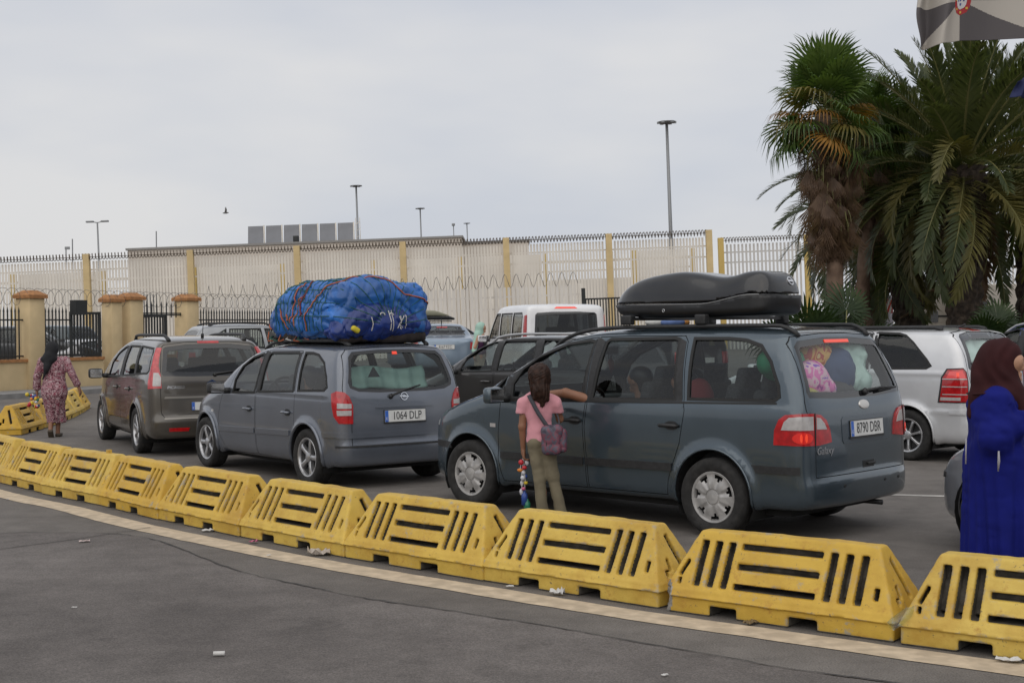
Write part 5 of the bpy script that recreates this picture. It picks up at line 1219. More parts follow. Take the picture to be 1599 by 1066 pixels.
for dx in (-.12, .12): MB().tube([(dx, 0, 0), (dx, 0, 1.5)], .02, 4).build('pole', PALE, m_)
for z in (.3, .7, 1.1): MB().tube([(-.14, 0, z), (.14, 0, z + .2)], .015, 4).build('brace', PALE, m_)
STEEL = mat('lamp_steel', (.24, .245, .25), .5, .5)
def mast(px, ptop, Y, label, kind, grp='lamp masts behind the fence', r=.10, wpx=30):
    top = pix(px, ptop, Y=Y); t = bgthing('lamp_mast', label, 'lamp mast', 0, Y, grp); t.matrix_world = Matrix.Translation((top[0], Y, top[2])) @ Matrix.Rotation(-TILT, 4, 'Y')
    H = top[2]; MB().tube([(0, 0, -H), (0, 0, -H * .5), (0, 0, 0)], [r * 1.3, r, r * .75], 8).build('pole', STEEL, t, True)
    k = Y / 80 * wpx / 34
    if kind == 'crown':
        MB().lathe([(.12 * k, -.10 * k), (.55 * k, .0), (.62 * k, .08 * k), (.1 * k, .14 * k)], 16, axis='z').build('lamp_ring', STEEL, t)
        for i in range(6):
            a = 2 * math.pi * i / 6; R = Matrix.Rotation(a, 3, 'Z'); MB().box(R @ Vector((.52 * k, 0, .02 * k)), (.28 * k, .22 * k, .13 * k), R).build('lamp_head', STEEL, t)
    elif kind == 'double':
        for s in (-1, 1):
            MB().tube([(0, 0, -.05), (s * .35 * k, 0, .03 * k)], .04 * k, 5).build('arm', STEEL, t); rbox('lamp_head', (s * .62 * k, 0, .06 * k), (.62 * k, .3 * k, .14 * k), .04 * k, STEEL, t)
    else:
        rbox('lamp_head', (.0, 0, .1 * k), (.4 * k, .3 * k, .3 * k), .05 * k, STEEL, t)
mast(1041, 192, 78, 'tallest lamp mast with a ring of floodlights, left of the palms', 'crown', r=.11, wpx=29)
mast(556, 291, 150, 'lamp mast with a ring of floodlights above the roof panels', 'crown', r=.13, wpx=18); mast(656, 326, 190, 'lamp mast with a ring of floodlights right of the roof panels', 'crown', r=.12, wpx=14)
mast(729, 349, 235, 'smallest ringed lamp mast above the right end of the hall', 'crown', r=.11, wpx=10); mast(708, 352, 235, 'short mast with a single box lamp above the hall', 'single', r=.10, wpx=16)
mast(152, 347, 130, 'lamp mast with two arms above the left part of the fence', 'double', r=.10, wpx=24)
for px, pt, lb in ((103, 387, 'distant mast with a small flag-like head at the far left'), (113, 373, 'thin bare pole at the far left above the fence'), (244, 361, 'thin rod on the left end of the hall roof')):
    top = pix(px, pt, Y=100); t = tag(MB().tube([(0, 0, -4), (0, 0, 0)], .045, 5).build('thin_mast', STEEL), lb, 'mast'); t.location = tuple(top)
    if px == 103: MB().box((.1, 0, -.02), (.35, .1, .2)).build('head', STEEL, t)
# gull
p = pix(352, 333, Y=60); GUL = mat('gull_grey', (.16, .155, .15), .9); gb = empty('gull', tuple(p), .3, 'grey gull in flight over the hall', 'bird'); gb.scale = (.55, .55, .55)
MB().tube([(-.22, 0, 0), (-.1, 0, .02), (.08, 0, .03), (.2, 0, .05), (.27, 0, .04)], [.02, .06, .07, .045, .012], 8).build('body', GUL, gb, True)
for s in (-1, 1):
    MB().add([(.10, s * .04, .05), (-.08, s * .04, .04), (-.02, s * .22, .26), (.10, s * .2, .28), (.0, s * .30, .52), (.10, s * .02, .03), (-.08, s * .02, .02), (-.02, s * .2, .24), (.10, s * .18, .26), (.0, s * .29, .50)], [(0, 1, 2, 3), (3, 2, 4), (5, 8, 7, 6), (8, 9, 7), (0, 3, 8, 5), (1, 6, 7, 2), (3, 4, 9, 8), (2, 7, 9, 4)]).build('wing', GUL, gb)
# box lorries and stalls glimpsed under the palms
CREAM = mat('cream_lorry_panel', (.55, .50, .43), .6, noise=.06, nscale=1.5)
def lorry(px0, px1, ptop, Y, label, wins, z=.42):
    x0, x1 = fx(px0, Y), fx(px1, Y); top = pix((px0 + px1) / 2, ptop, Y=Y)[2]; t = empty('lorry', ((x0 + x1) / 2, Y, z), 0, label, 'lorry', 'cream lorries beyond the palms'); w = x1 - x0; H = top - z
    rbox('body', (0, 1.1, H / 2 + .3), (w, 2.2, H - .6), .06, CREAM, t); MB().box((0, -.012, H * .62), (w - .1, .02, .05)).build('side_rail', IRON, t)
    for a, b, za, zb in wins: MB().box(((a + b) / 2 * w, -.015, (za + zb) / 2 * H), ((b - a) * w, .03, (zb - za) * H)).build('window', mat('lorry_window', (.02, .022, .025), .1, 0, .6), t)
    for x in (-.3, .3):
        wv = MB().lathe([(.0001, -.12), (.30, -.12), (.42, -.1), (.44, 0), (.42, .1), (.30, .12), (.0001, .12)], 24).build('wheel', TYRE, t, True); wv.location = (x * w, .1, .44)
lorry(1440, 1502, 442, 38, 'cream lorry seen between the two thick palm trunks', [(-.32, -.1, .55, .68)])
lorry(1508, 1640, 443, 37, 'cream lorry with a dark square window right of the thick palm trunk', [(-.40, -.24, .42, .80), (-.05, .08, .45, .68), (.25, .4, .45, .7)])
RW_ = mat('red_hazard', (.45, .05, .035), .6); WW_ = mat('white_hazard', (.6, .58, .55), .6)
sp_ = pix(1384, 478, Y=33); s = empty('hazard_board', (sp_[0], 33, .30), 0, 'red and white diagonally striped hazard board beyond the palms', 'sign'); zc = sp_[2] - .30
MB().box((0, 0, zc), (.30, .03, .34)).build('board', WW_, s); MB().tube([(0, .04, 0), (0, .04, zc)], .025, 6).build('post', STEEL, s)
for k in range(3):
    u0 = -.15 + k * .13; MB().add([(max(-.15, u0 - .0), -.018, zc - .17), (min(.15, u0 + .06), -.018, zc - .17), (min(.15, u0 + .20), -.018, zc + .17), (min(.15, u0 + .14), -.018, zc + .17)], [(0, 1, 2, 3)]).build('stripe', RW_, s)
vp = pix(1378, 462, Y=36); v_ = empty('parked_van', (vp[0], 36, .42), 0, 'pale lilac van tail half hidden by palm leaves beside the hazard board', 'van'); rbox('body', (0, .8, 1.2), (.62, 1.6, 1.7), .14, mat('lilac_white', (.40, .38, .42), .5), v_); MB().box((0, .8, .3), (.5, 1.4, .5)).build('chassis', IRON, v_)
# ---------------------------------------------------------------- loads on and in the cars
def carmat(c): return Matrix.Translation(c.root.location) @ Matrix.Rotation(c.root.rotation_euler[2], 4, 'Z')
def place(o, c): o.matrix_world = carmat(c) @ (o.matrix_world if False else Matrix.Identity(4)); return o
BOXM = mat('gloss_black_box', (.007, .007, .008), .2, 0, .4, noise=.3, nscale=6, bump=.01, bscale=3)
BOXB = mat('matt_black_box', (.007, .007, .0075), .4)
def roofbox():
    rb = empty('roof_box', (0, 0, 0), 0, 'glossy black humped roof box strapped on the dark blue-grey people carrier', 'roof box', 'roof boxes'); rb.matrix_world = carmat(GAL)
    seam = cr([(-.40, 1.985), (-.15, 1.99), (.02, 1.965), (.25, 1.925), (.5, 1.92), (1.0, 1.925), (1.5, 1.93)], 6, False)
    lid = np.concatenate([cr([(1.5, 1.935), (1.46, 1.985), (1.30, 2.075), (1.05, 2.155), (.72, 2.20), (.50, 2.195), (.22, 2.15), (.08, 2.155), (-.06, 2.185), (-.2, 2.18), (-.30, 2.11), (-.36, 1.995), (-.37, 1.80), (-.37, 1.80), (1.5, 1.80), (1.5, 1.80)], 5, False)])
    bas = np.concatenate([np.array([(1.5, 2.05), (-.38, 2.05)]), cr([(-.38, 1.95), (-.33, 1.86), (-.2, 1.815), (.6, 1.80), (1.25, 1.815), (1.42, 1.87), (1.5, 1.92)], 4, False)])
    pl = cr([(1.52, .24), (1.45, .36), (1.2, .50), (.8, .575), (.2, .59), (-.18, .575), (-.33, .46), (-.375, .24), (-.33, .02), (-.18, -.095), (.2, -.11), (.8, -.095), (1.2, -.02), (1.45, .12)], 4)
    g1, g2, g3 = Grid2(lid, (-.8, 1.5), (1.9, 2.6), .015), Grid2(bas, (-.8, 1.5), (1.9, 2.6), .015), Grid2(pl, (-.8, -.5), (1.9, 1.), .015)
    cy = .24
    sx_, sz_ = seam[:, 0], seam[:, 1]
    def fl(p): return smax(fl0(p), np.interp(p[:, 0], sx_, sz_) + .004 - p[:, 2], .012)
    def fl0(p): return smax(smax(g1(p[:, 0], p[:, 2]), g3(p[:, 0], p[:, 1]), .16), (np.abs(p[:, 1] - cy) - .345) * .93 + (p[:, 2] - 1.93) * .36, .10)
    def fb(p): return smax(smax(g2(p[:, 0], p[:, 2]), g3(p[:, 0], p[:, 1]) + .006, .07), p[:, 2] + .004 - np.interp(p[:, 0], sx_, sz_), .012)
    def withn(o, f):
        V = np.array([tuple(v.co) for v in o.data.vertices]); g = rgrad(f, V, .006); g /= np.maximum(np.linalg.norm(g, axis=1), 1e-6)[:, None]; o.data.normals_split_custom_set_from_vertices([tuple(q) for q in g]); return o
    withn(sdfmesh('lid', fl, (-.5, -.3, 1.7), (1.65, .8, 2.35), .024, BOXM, rb), fl); withn(sdfmesh('base', fb, (-.5, -.3, 1.7), (1.65, .8, 2.1), .024, BOXB, rb), fb)
    def march(pts, d, f):
        p = np.array(pts, float)
        for _ in range(50): p = p + np.clip(f(p) * .8, -.2, .3)[:, None] * np.array(d)
        return p
    # bright seam along the rim
    n = 46; rim = []
    for x, z in seam[::2]:
        if -.33 < x < 1.46: rim.append((x, 2., z - .004))
    R = march(rim, (0, -1, 0), fb); MB().tube(R, .006, 5).build('seam', mat('box_rim', (.22, .22, .22), .3, .3), rb, True)
    q = march([(-.9, .40, 2.10)], (.92, -.38, 0), fl)[0]; g = Vector(rgrad(fl, q[None])[0]).normalized(); x = Vector((0, -1, 0)); x = (x - g * x.dot(g)).normalized(); up = g.cross(x)
    m = MB().lathe([(.040, -.004), (.040, .006), (.030, .006), (.030, -.004)], 28, axis='z', closed=True).box((0, 0, .005), (.088, .017, .006))
    o = m.build('emblem', CHROME, rb, True); o.matrix_local = Matrix.Translation(q) @ Matrix((x, up, g)).transposed().to_4x4(); recalc(o); autosmooth(o, 40)
    q = march([(.72, 2., 1.865)], (0, -1, 0), fb)[0]; m = MB().lathe([(.014, -.002), (.014, .003), (.010, .003), (.010, -.002)], 16, axis='y', closed=True); o = m.build('lock', CHROME, rb, True); o.matrix_local = Matrix.Translation(q)
    for x in (1.08, .28):
        MB().box((x, 0, 1.795), (.05, 1.24, .028)).build('crossbar', BOXB, rb)
        for y in (.62, -.62): rbox('foot', (x, y, 1.785), (.11, .07, .085), .015, BLACK, rb)
        MB().box((x, .24, 1.812), (.035, .5, .02)).build('clamp', CHROME, rb)
roofbox()
TARP = mat('blue_tarpaulin', (.020, .120, .40), .32, 0, 0, noise=.35, nscale=3.5, bump=.9, bscale=4.5, btype='RIDGED_MULTIFRACTAL', bdist=.035, spec=.5, detail=8); TARPD = mat('dark_blue_sack', (.012, .035, .19), .28, noise=.25, nscale=4, bump=.9, bscale=4.5, btype='RIDGED_MULTIFRACTAL', bdist=.035)
NETM = mat('green_net', (.012, .085, .055), .7); ORANGE = mat('orange_rope', (.38, .10, .04), .8); WCORD = mat('white_cord', (.55, .54, .52), .7); YEL = mat('yellow_cloth', (.55, .45, .03), .8); MAROON = mat('maroon_strap', (.12, .012, .02), .7)
def rb_sdf(p, c, h, r):
    q = np.abs(p - np.array(c)) - (np.array(h) - r); return np.linalg.norm(np.maximum(q, 0), axis=1) + np.minimum(q.max(1), 0) - r
def near(d, p, fn, a=1., w=.11):
    """adds surface detail only close to the skin"""
    m = np.abs(d) < w; d = d.copy()
    if m.any(): d[m] += fn(p[m]) * a
    return d
def wrinkle(p, seed):
    a = vnoise(p * np.array([1, 1, 1.6]), 4.2, seed); b = vnoise(p, 9, seed + 1); c = vnoise(p * np.array([1, 1.2, .7]), 19, seed + 2)
    r = .012 * a + .010 * (1 - np.abs(b) * 2) + .005 * (1 - np.abs(c) * 2); rg = np.random.default_rng(seed); w = 1.6 * vnoise(p, 3.1, seed + 5)
    for k in range(11):     # sharp creases running in several directions
        d = rg.normal(size=3); d /= np.linalg.norm(d); s = 1 - np.abs(np.sin(rg.uniform(7, 15) * (p @ d) + w * rg.uniform(.6, 1.6) + k)); r = r + .030 * s ** 5 * np.clip(vnoise(p, 2.6, seed + 7 + k) + .25, 0, 1) - .003
    return r
def tarp():
    t = empty('tarpaulin_bundle', (0, 0, 0), 0, 'huge lumpy blue tarpaulin bundle under green net and orange ropes on the lilac minivan', 'bundle'); t.matrix_world = carmat(ZAF)
    def f(p):
        x, y, z = p[:, 0], p[:, 1], p[:, 2]
        d = rb_sdf(p, (.50, 0, 1.92), (.86, .58, .31), .17)
        d = smax(d, (z - 2.24) * .8 + (x - .75) * .42, .15)
        d = smin(d, ell_sdf(p, (.95, .18, 1.98), (.40, .42, .30)), .14); d = smin(d, ell_sdf(p, (.35, .05, 2.08), (.50, .5, .20)), .12); d = smin(d, ell_sdf(p, (-.15, .1, 2.14), (.26, .30, .17)), .08)
        d = smin(d, ell_sdf(p, (1.30, .30, 1.83), (.22, .28, .17)), .10); d = smin(d, ell_sdf(p, (.35, .52, 1.85), (.6, .16, .2)), .1)
        for x0 in (.98, .52): d = d + .025 * np.exp(-((x - x0 - .12 * (y - .2)) / .05) ** 2)
        return near(d, p, lambda q: wrinkle(q, 3))
    def fs(p):
        x, y, z = p[:, 0], p[:, 1], p[:, 2]
        d = ell_sdf(p, (-.22, .16, 1.83), (.24, .42, .225)); d = smin(d, ell_sdf(p, (-.20, -.22, 1.80), (.20, .36, .17)), .09); d = smin(d, ell_sdf(p, (-.16, -.50, 1.74), (.15, .17, .12)), .05); d = smin(d, ell_sdf(p, (-.16, .46, 1.70), (.22, .18, .10)), .09)
        return near(d, p, lambda q: wrinkle(q, 8), .9)
    sdfmesh('tarpaulin', f, (-.6, -.8, 1.5), (1.75, .85, 2.5), .017, TARP, t, 3); sdfmesh('sack', fs, (-.65, -.85, 1.45), (.2, .8, 2.2), .016, TARPD, t, 3)
    def both(p): return np.minimum(f(p), fs(p))
    def drape(P, off=.006, c=(.45, 0, 1.75)):
        """drop points radially onto the load"""
        c = np.array(c); q = np.array(P, float); d = c - q; d /= np.linalg.norm(d, axis=1)[:, None]
        for _ in range(50): q = q + d * np.clip((both(q) - off) * .6, -.1, .15)[:, None]
        return q
    net = MB()
    for i in range(17):
        x = -.25 + i * .10; a = np.linspace(-.1, math.pi + .1, 44); P = [(x + .05 * math.sin(3 * q + i) + .12 * math.cos(q) * .5, 1.6 * math.cos(q), 1.78 + 1.5 * math.sin(q)) for q in a]
        q = drape(P, .004, (x * .6 + .2, 0, 1.76)); net.tube(q, .0045, 4)
    for j in range(13):
        an = .15 + j * .24; a = np.linspace(-.2, math.pi + .2, 44); P = [(.5 + 2.2 * math.cos(q), 1.5 * math.cos(an) * max(.25, abs(math.sin(q))), 1.78 + 1.5 * math.sin(an) * max(.2, math.sin(q))) for q in a]
        q = drape(P, .004, (.5, 0, 1.76)); net.tube(q, .0045, 4)
    o = net.build('cargo_net', NETM, t); o['kind'] = 'stuff'
    def rope(pts, m, r=.009, nm='rope', n=10): MB().tube(drape(cr(pts, n, False), .008, (.35, -.05, 1.8)), r, 5).build(nm, m, t, True)
    rope([(1.02, 1.2, 2.9), (1.0, 1.4, 2.2), (.98, 1.4, 1.8)], ORANGE, .008); rope([(.62, 1.3, 2.5), (.85, 1.4, 2.05), (.8, 1.4, 1.7)], ORANGE, .009)
    rope([(.18, 1.5, 1.6), (.05, 1.4, 2.1), (-.3, 1.0, 2.6), (-.9, .2, 2.75), (-1.1, -.5, 2.4), (-.9, -1.2, 2.2)], ORANGE, .008)
    rope([(.58, 1.2, 2.9), (.5, 1.4, 2.2), (.36, 1.4, 1.95)], MAROON, .011, 'strap')
    rope([(1.5, 1.2, 2.1), (1.45, 1.3, 1.85), (1.35, 1.3, 1.65)], ORANGE, .010)
    rope([(1.8, .6, 1.9), (1.75, .8, 1.7)], ORANGE, .010); rope([(1.2, 1.4, 2.0), (1.15, 1.4, 1.85)], ORANGE, .012)
    for y, z0, z1 in ((.10, 2.05, 1.63), (.02, 2.05, 1.6), (-.35, 1.95, 1.66), (-.20, 1.93, 1.64), (.55, 1.9, 1.62)):
        rope([(-1.2, y, z0), (-1.25, y - .02, (z0 + z1) / 2), (-1.15, y - .03, z1)], WCORD, .006, 'cord')
    rope([(-1.2, -.15, 1.92), (-1.2, -.3, 1.66)], WCORD, .005, 'cord'); rope([(-1.2, -.30, 1.94), (-1.2, -.12, 1.66)], WCORD, .005, 'cord')
    for y in (.27, .02): rope([(-1.2, y + .06, 1.95), (-1.2, y + .04, 1.99), (-1.2, y - .03, 1.99), (-1.2, y - .06, 1.95)], WCORD, .007, 'handle')
    q = drape([(-1., .75, 1.7)], .0)[0]; rbox('rag', tuple(q), (.10, .10, .06), .025, YEL, t, Matrix.Rotation(.5, 3, 'X'))
    # roof bars with a tangle of rope ends along the near edge
    for x in (1.25, .75, .2): MB().box((x, 0, 1.615), (.05, 1.16, .03)).build('roof_bar', BLACK, t)
    for k in range(7):
        q_ = np.random.default_rng(k + 40).uniform(-1, 1, 8); x = 1.42 - k * .16 + q_[0] * .06; y = .55 + q_[1] * .02; MB().tube([(x, y, 1.67 + q_[2] * .03), (x - .03 + q_[3] * .05, y + .05, 1.61 + q_[4] * .02), (x - .12 + q_[5] * .08, y + .04, 1.590), (x - .16 + q_[6] * .12, y + .02, 1.60 + q_[7] * .012)], .008, 5).build('rope', [ORANGE, NETM, ORANGE, WCORD][k % 4], t, True)
    # bits of dark blanket sagging onto the roof
    sdfmesh('blanket', lambda p: rb_sdf(p, (.45, 0, 1.635), (.78, .54, .05), .04) + wrinkle(p, 12) * .7, (-.5, -.7, 1.5), (1.4, .7, 1.8), .03, mat('dark_blanket', (.03, .022, .02), .95, noise=.4), t)
tarp()
def thingblob(name, label, cat, c, parts, m, h=.02, k=.06, seed=0, amp=.5, group=None):
    f0 = blob(parts, k)
    def f(p): return near(f0(p), p, lambda q: wrinkle(q, seed), amp)
    P = np.array([q[1] for q in parts if q[0] == 'e'])
    R = np.array([q[2] for q in parts if q[0] == 'e']); lo = (P - R).min(0) - .08; hi = (P + R).max(0) + .08
    o = sdfmesh(name, f, lo, hi, h, m, None, 2); o.matrix_world = carmat(c); return tag(o, label, cat, group)
def patt(name, cols, scale, rough=.6):
    m = bpy.data.materials.new(name); m.use_nodes = True; t = m.node_tree; b = t.nodes['Principled BSDF']; b.inputs['Roughness'].default_value = rough
    tc = N(t, 'ShaderNodeTexCoord'); v = N(t, 'ShaderNodeTexNoise'); v.inputs['Scale'].default_value = scale; v.inputs['Detail'].default_value = 1.5; v.inputs['Distortion'].default_value = .8; t.links.new(tc.outputs['Object'], v.inputs['Vector'])
    r = N(t, 'ShaderNodeValToRGB'); r.color_ramp.interpolation = 'CONSTANT'; e = r.color_ramp.elements; n = len(cols)
    while len(e) < n: e.new(.5)
    for i, c in enumerate(cols): e[i].position = 0 if i == 0 else .36 + .28 * (i - 1) / max(1, n - 2) if n > 2 else .5; e[i].color = (*c, 1)
    t.links.new(v.outputs['Fac'], r.inputs['Fac']); t.links.new(r.outputs['Color'], b.inputs['Base Color']); MATS[name] = m; return m
G_L = 'luggage packed in the trunk of the people carrier'
thingblob('bag', 'green holdall at the top left of the packed trunk window', 'bag', GAL, [('e', (-.42, .50, 1.42), (.16, .22, .14))], mat('green_bag', (.02, .22, .10), .6), .022, seed=1, group=G_L)
thingblob('bag', 'orange and yellow floral bag under the rear roof lamp in the trunk window', 'bag', GAL, [('e', (-.44, .08, 1.46), (.16, .24, .15))], patt('floral_bag', [(.45, .10, .02), (.60, .36, .10), (.40, .05, .03), (.55, .42, .18)], 9), .022, seed=2, group=G_L)
thingblob('backpack', 'pink and purple patterned child backpack low in the trunk window', 'backpack', GAL, [('e', (-.60, .36, 1.27), (.12, .22, .17)), ('e', (-.62, .22, 1.20), (.11, .16, .09))], patt('child_backpack', [(.30, .03, .24), (.62, .16, .40), (.62, .42, .50), (.22, .06, .42)], 14), .018, seed=3, amp=.25, group=G_L)
thingblob('sack', 'navy blue sack in the middle of the packed trunk', 'bag', GAL, [('e', (-.52, -.12, 1.32), (.18, .24, .22))], mat('navy_sack', (.025, .05, .12), .7), .022, seed=4, group=G_L)
thingblob('plastic_bag', 'large pale mint plastic bag at the right of the trunk window', 'bag', GAL, [('e', (-.46, -.42, 1.42), (.17, .24, .20)), ('e', (-.55, -.40, 1.24), (.14, .2, .12))], mat('mint_plastic', (.36, .50, .45), .35), .02, seed=5, amp=.8, group=G_L)
thingblob('bag', 'dark bag at the bottom of the trunk right of the backpack', 'bag', GAL, [('e', (-.62, -.02, 1.16), (.12, .2, .10))], mat('charcoal_bag', (.03, .03, .032), .7), .022, seed=6, group=G_L)
thingblob('cushion', 'yellow-green cushion at the lower left corner of the trunk window', 'cushion', GAL, [('e', (-.66, .54, 1.14), (.10, .16, .08))], mat('ochre_cushion', (.33, .30, .10), .8), .022, seed=7, group=G_L)
thingblob('child_seat', 'red child seat back behind the sliding door window of the people carrier', 'child seat', GAL, [('e', (.42, .48, 1.08), (.10, .18, .20))], mat('red_seat', (.30, .02, .025), .8), .024, seed=8, amp=.2)
def sheet(name, label, cat, c, xf, ya, yb, za, zb, m, folds, amp, n=60, k=10):
    v = []
    for j in range(k):
        for i in range(n):
            u = i / (n - 1); w = j / (k - 1); y = ya + (yb - ya) * u; z = za + (zb - za) * w + .02 * math.sin(7 * u)
            v.append((xf(z) + amp * math.sin(u * folds * 2 * math.pi) + .01 * math.sin(9 * w + 5 * u), y, z))
    f = [(j * n + i, j * n + i + 1, (j + 1) * n + i + 1, (j + 1) * n + i) for j in range(k - 1) for i in range(n - 1)]
    o = meshobj(name, v, f, m, None, True); md = o.modifiers.new('s', 'SOLIDIFY'); md.thickness = .003; o.matrix_world = carmat(c); return tag(o, label, cat)
MINT = mat('mint_sunshade', (.30, .46, .41), .5, noise=.1, nscale=4)
sheet('sunshade', 'pale mint pleated sunshade inside the rear window of the lilac minivan', 'sunshade', ZAF, lambda z: -.50 + (z - 1.08) * .42, .52, -.44, 1.06, 1.30, MINT, 5, .020)
o = MB().add([(-.60, .38, 1.20), (-.60, .24, 1.20), (-.585, .31, 1.31), (-.575, .38, 1.20), (-.575, .24, 1.20), (-.56, .31, 1.31)], [(0, 2, 1), (3, 4, 5), (0, 1, 4, 3), (1, 2, 5, 4), (2, 0, 3, 5)]).build('warning_triangle', mat('dark_triangle', (.03, .03, .03), .6)); o.matrix_world = carmat(ZAF); o.location += Vector((0, 0, 0)); tag(o, 'dark triangle leaning against the mint sunshade in the lilac minivan', 'triangle')
o = sheet('paper_sheet', 'crumpled pale mint sheet behind the rear window of the silver minivan', 'sheet', ZB, lambda z: -.685 + (z - 1.2) * .45, .56, -.52, 1.22, 1.53, mat('pale_mint_sheet', (.55, .70, .65), .5), 3, .018)
# khaki box on the far hatchback, bundles on the black one
kb = empty('roof_box', (0, 0, 0), 0, 'khaki roof box on the blue-grey hatchback far behind', 'roof box', 'roof boxes'); kb.matrix_world = carmat(BXC)
KH = mat('khaki_box', (.27, .26, .18), .5)
def fk(p): return smax(rb_sdf(p, (.45, 0, 1.68), (.88, .36, .15), .07), (p[:, 2] - 1.80) * .9 + (p[:, 0] - .55) * .22, .06)
sdfmesh('lid', lambda p: smax(fk(p), 1.66 - p[:, 2], .01), (-.6, -.5, 1.5), (1.5, .5, 1.95), .035, KH, kb); sdfmesh('base', lambda p: smax(fk(p) + .012, p[:, 2] - 1.655, .01), (-.6, -.5, 1.45), (1.5, .5, 1.75), .035, BLACK, kb)
for x in (.1, .85): MB().box((x, 0, 1.505), (.06, 1.1, .03)).build('crossbar', BLACK, kb)
for i, (x, y, m, lb) in enumerate(((.7, .2, mat('white_bundle', (.5, .5, .48), .7), 'white bundle on the roof of the black hatchback'), (.35, -.1, mat('orange_bundle', (.45, .2, .05), .7), 'orange bundle on the roof of the black hatchback'), (.1, .25, mat('blue_bundle', (.1, .16, .35), .7), 'blue bundle on the roof of the black hatchback'))):
    o = thingblob('bundle', lb, 'bundle', BLK, [('e', (x, y, 1.53), (.22, .28, .09))], m, .04, seed=i, amp=.4, group='bundles on the black hatchback')
# toys hanging by the mirror, fluffy dice, dashboard clutter
o = MB().tube([(1.78, .05, 1.52), (1.78, .05, 1.42)], .008, 5).box((1.78, .05, 1.50), (.03, .26, .07)).build('rear_view_mirror', BLACK, GAL.root)
o = MB().tube([(1.74, .06, 1.46), (1.74, .065, 1.40), (1.74, .05, 1.33), (1.745, .055, 1.27)], [.012, .03, .025, .008], 7).build('mirror_charm', mat('dark_red_charm', (.10, .01, .012), .8), None, True); o.matrix_world = carmat(GAL); tag(o, 'dark red charm hanging from the mirror of the people carrier', 'charm')
# litter on the road
PAPER = mat('litter_paper', (.55, .54, .52), .8); PINKP = mat('pink_wrapper', (.45, .12, .20), .6)
def litter(px, py, size, m, label, kind='flat', rz=0., cat='litter', nm='litter'):
    p = pix(px, py); rr = np.random.default_rng(int(px * 7 + py))
    if kind == 'roll':
        o = MB().tube([(-size / 2, 0, .013), (size / 2 - .01, 0, .013), (size / 2, .002, .012)], [.012, .012, .014], 8).build(nm, m, None, True)
    else:
        n = 7; v = []; 
        for j in range(n):
            for i in range(n): v.append(((i / (n - 1) - .5) * size, (j / (n - 1) - .5) * size * .55, .008 + (abs(rr.normal()) * size * (.08 if kind == 'flat' else .16))))
        o = meshobj(nm, v, [(j * n + i, j * n + i + 1, (j + 1) * n + i + 1, (j + 1) * n + i) for j in range(n - 1) for i in range(n - 1)], m); md = o.modifiers.new('s', 'SOLIDIFY'); md.thickness = .002
    o.location = (p[0], p[1], .006); o.rotation_euler = (0, 0, rz); return tag(o, label, cat, 'litter on the road')
litter(342, 1025, .058, PAPER, 'white paper roll lying in the dark foreground asphalt', 'roll', .1); litter(132, 847, .085, mat('pinkish_paper', (.52, .42, .40), .8), 'pale pink slip of paper on the left part of the road', 'flat', .3)
litter(498, 867, .17, mat('dirty_paper', (.42, .37, .32), .8), 'crumpled dirty paper at the foot of a barrier right of the middle left', 'crumple', .2); litter(870, 929, .095, PAPER, 'crumpled white paper on the cream line below the girl in pink', 'crumple', -.4)
litter(396, 848, .07, PINKP, 'pink wrapper at the gap between two barriers left of the dirty paper', 'crumple', .5); litter(325, 830, .10, PAPER, 'small flat white paper under the barrier below the lilac minivan', 'flat', .1)
litter(116, 951, .03, PAPER, 'tiny white scrap alone on the left foreground asphalt', 'flat'); litter(1038, 1057, .035, PAPER, 'tiny white scrap at the bottom edge near the middle right', 'flat', .6); litter(796, 918, .05, PAPER, 'small white scrap on the cream line left of the crumpled paper', 'flat', .2); litter(12, 781, .03, PAPER, 'tiny white scrap at the far left below the cream line', 'flat')
litter(420, 869, .035, PAPER, 'tiny pale scrap just below the cream line right of the pink wrapper', 'flat', .9); litter(1575, 1034, .12, PAPER, 'flat white scrap at the foot of the rightmost barrier', 'flat', -.5); litter(1172, 975, .09, mat('dry_leaf', (.16, .11, .05), .9), 'dry brown leaf under the barrier with the chipped corner', 'flat', .8)
litter(102, 652, .12, PAPER, 'flat white paper beside the feet of the woman in the patterned robe', 'flat')
bp = pix(1410, 962, Y=7.35); o = MB().tube([(-.09, 0, 0), (-.06, 0, 0), (.03, 0, 0), (.055, 0, 0), (.07, 0, 0), (.09, 0, 0)], [.028, .032, .032, .022, .012, .012], 10).build('bottle', glass('clear_plastic', (.82, .88, .92)), None, True); o.location = tuple(bp); o.rotation_euler = (.2, -.55, .3); tag(o, 'crushed clear plastic bottle wedged between the two rightmost barriers', 'bottle')
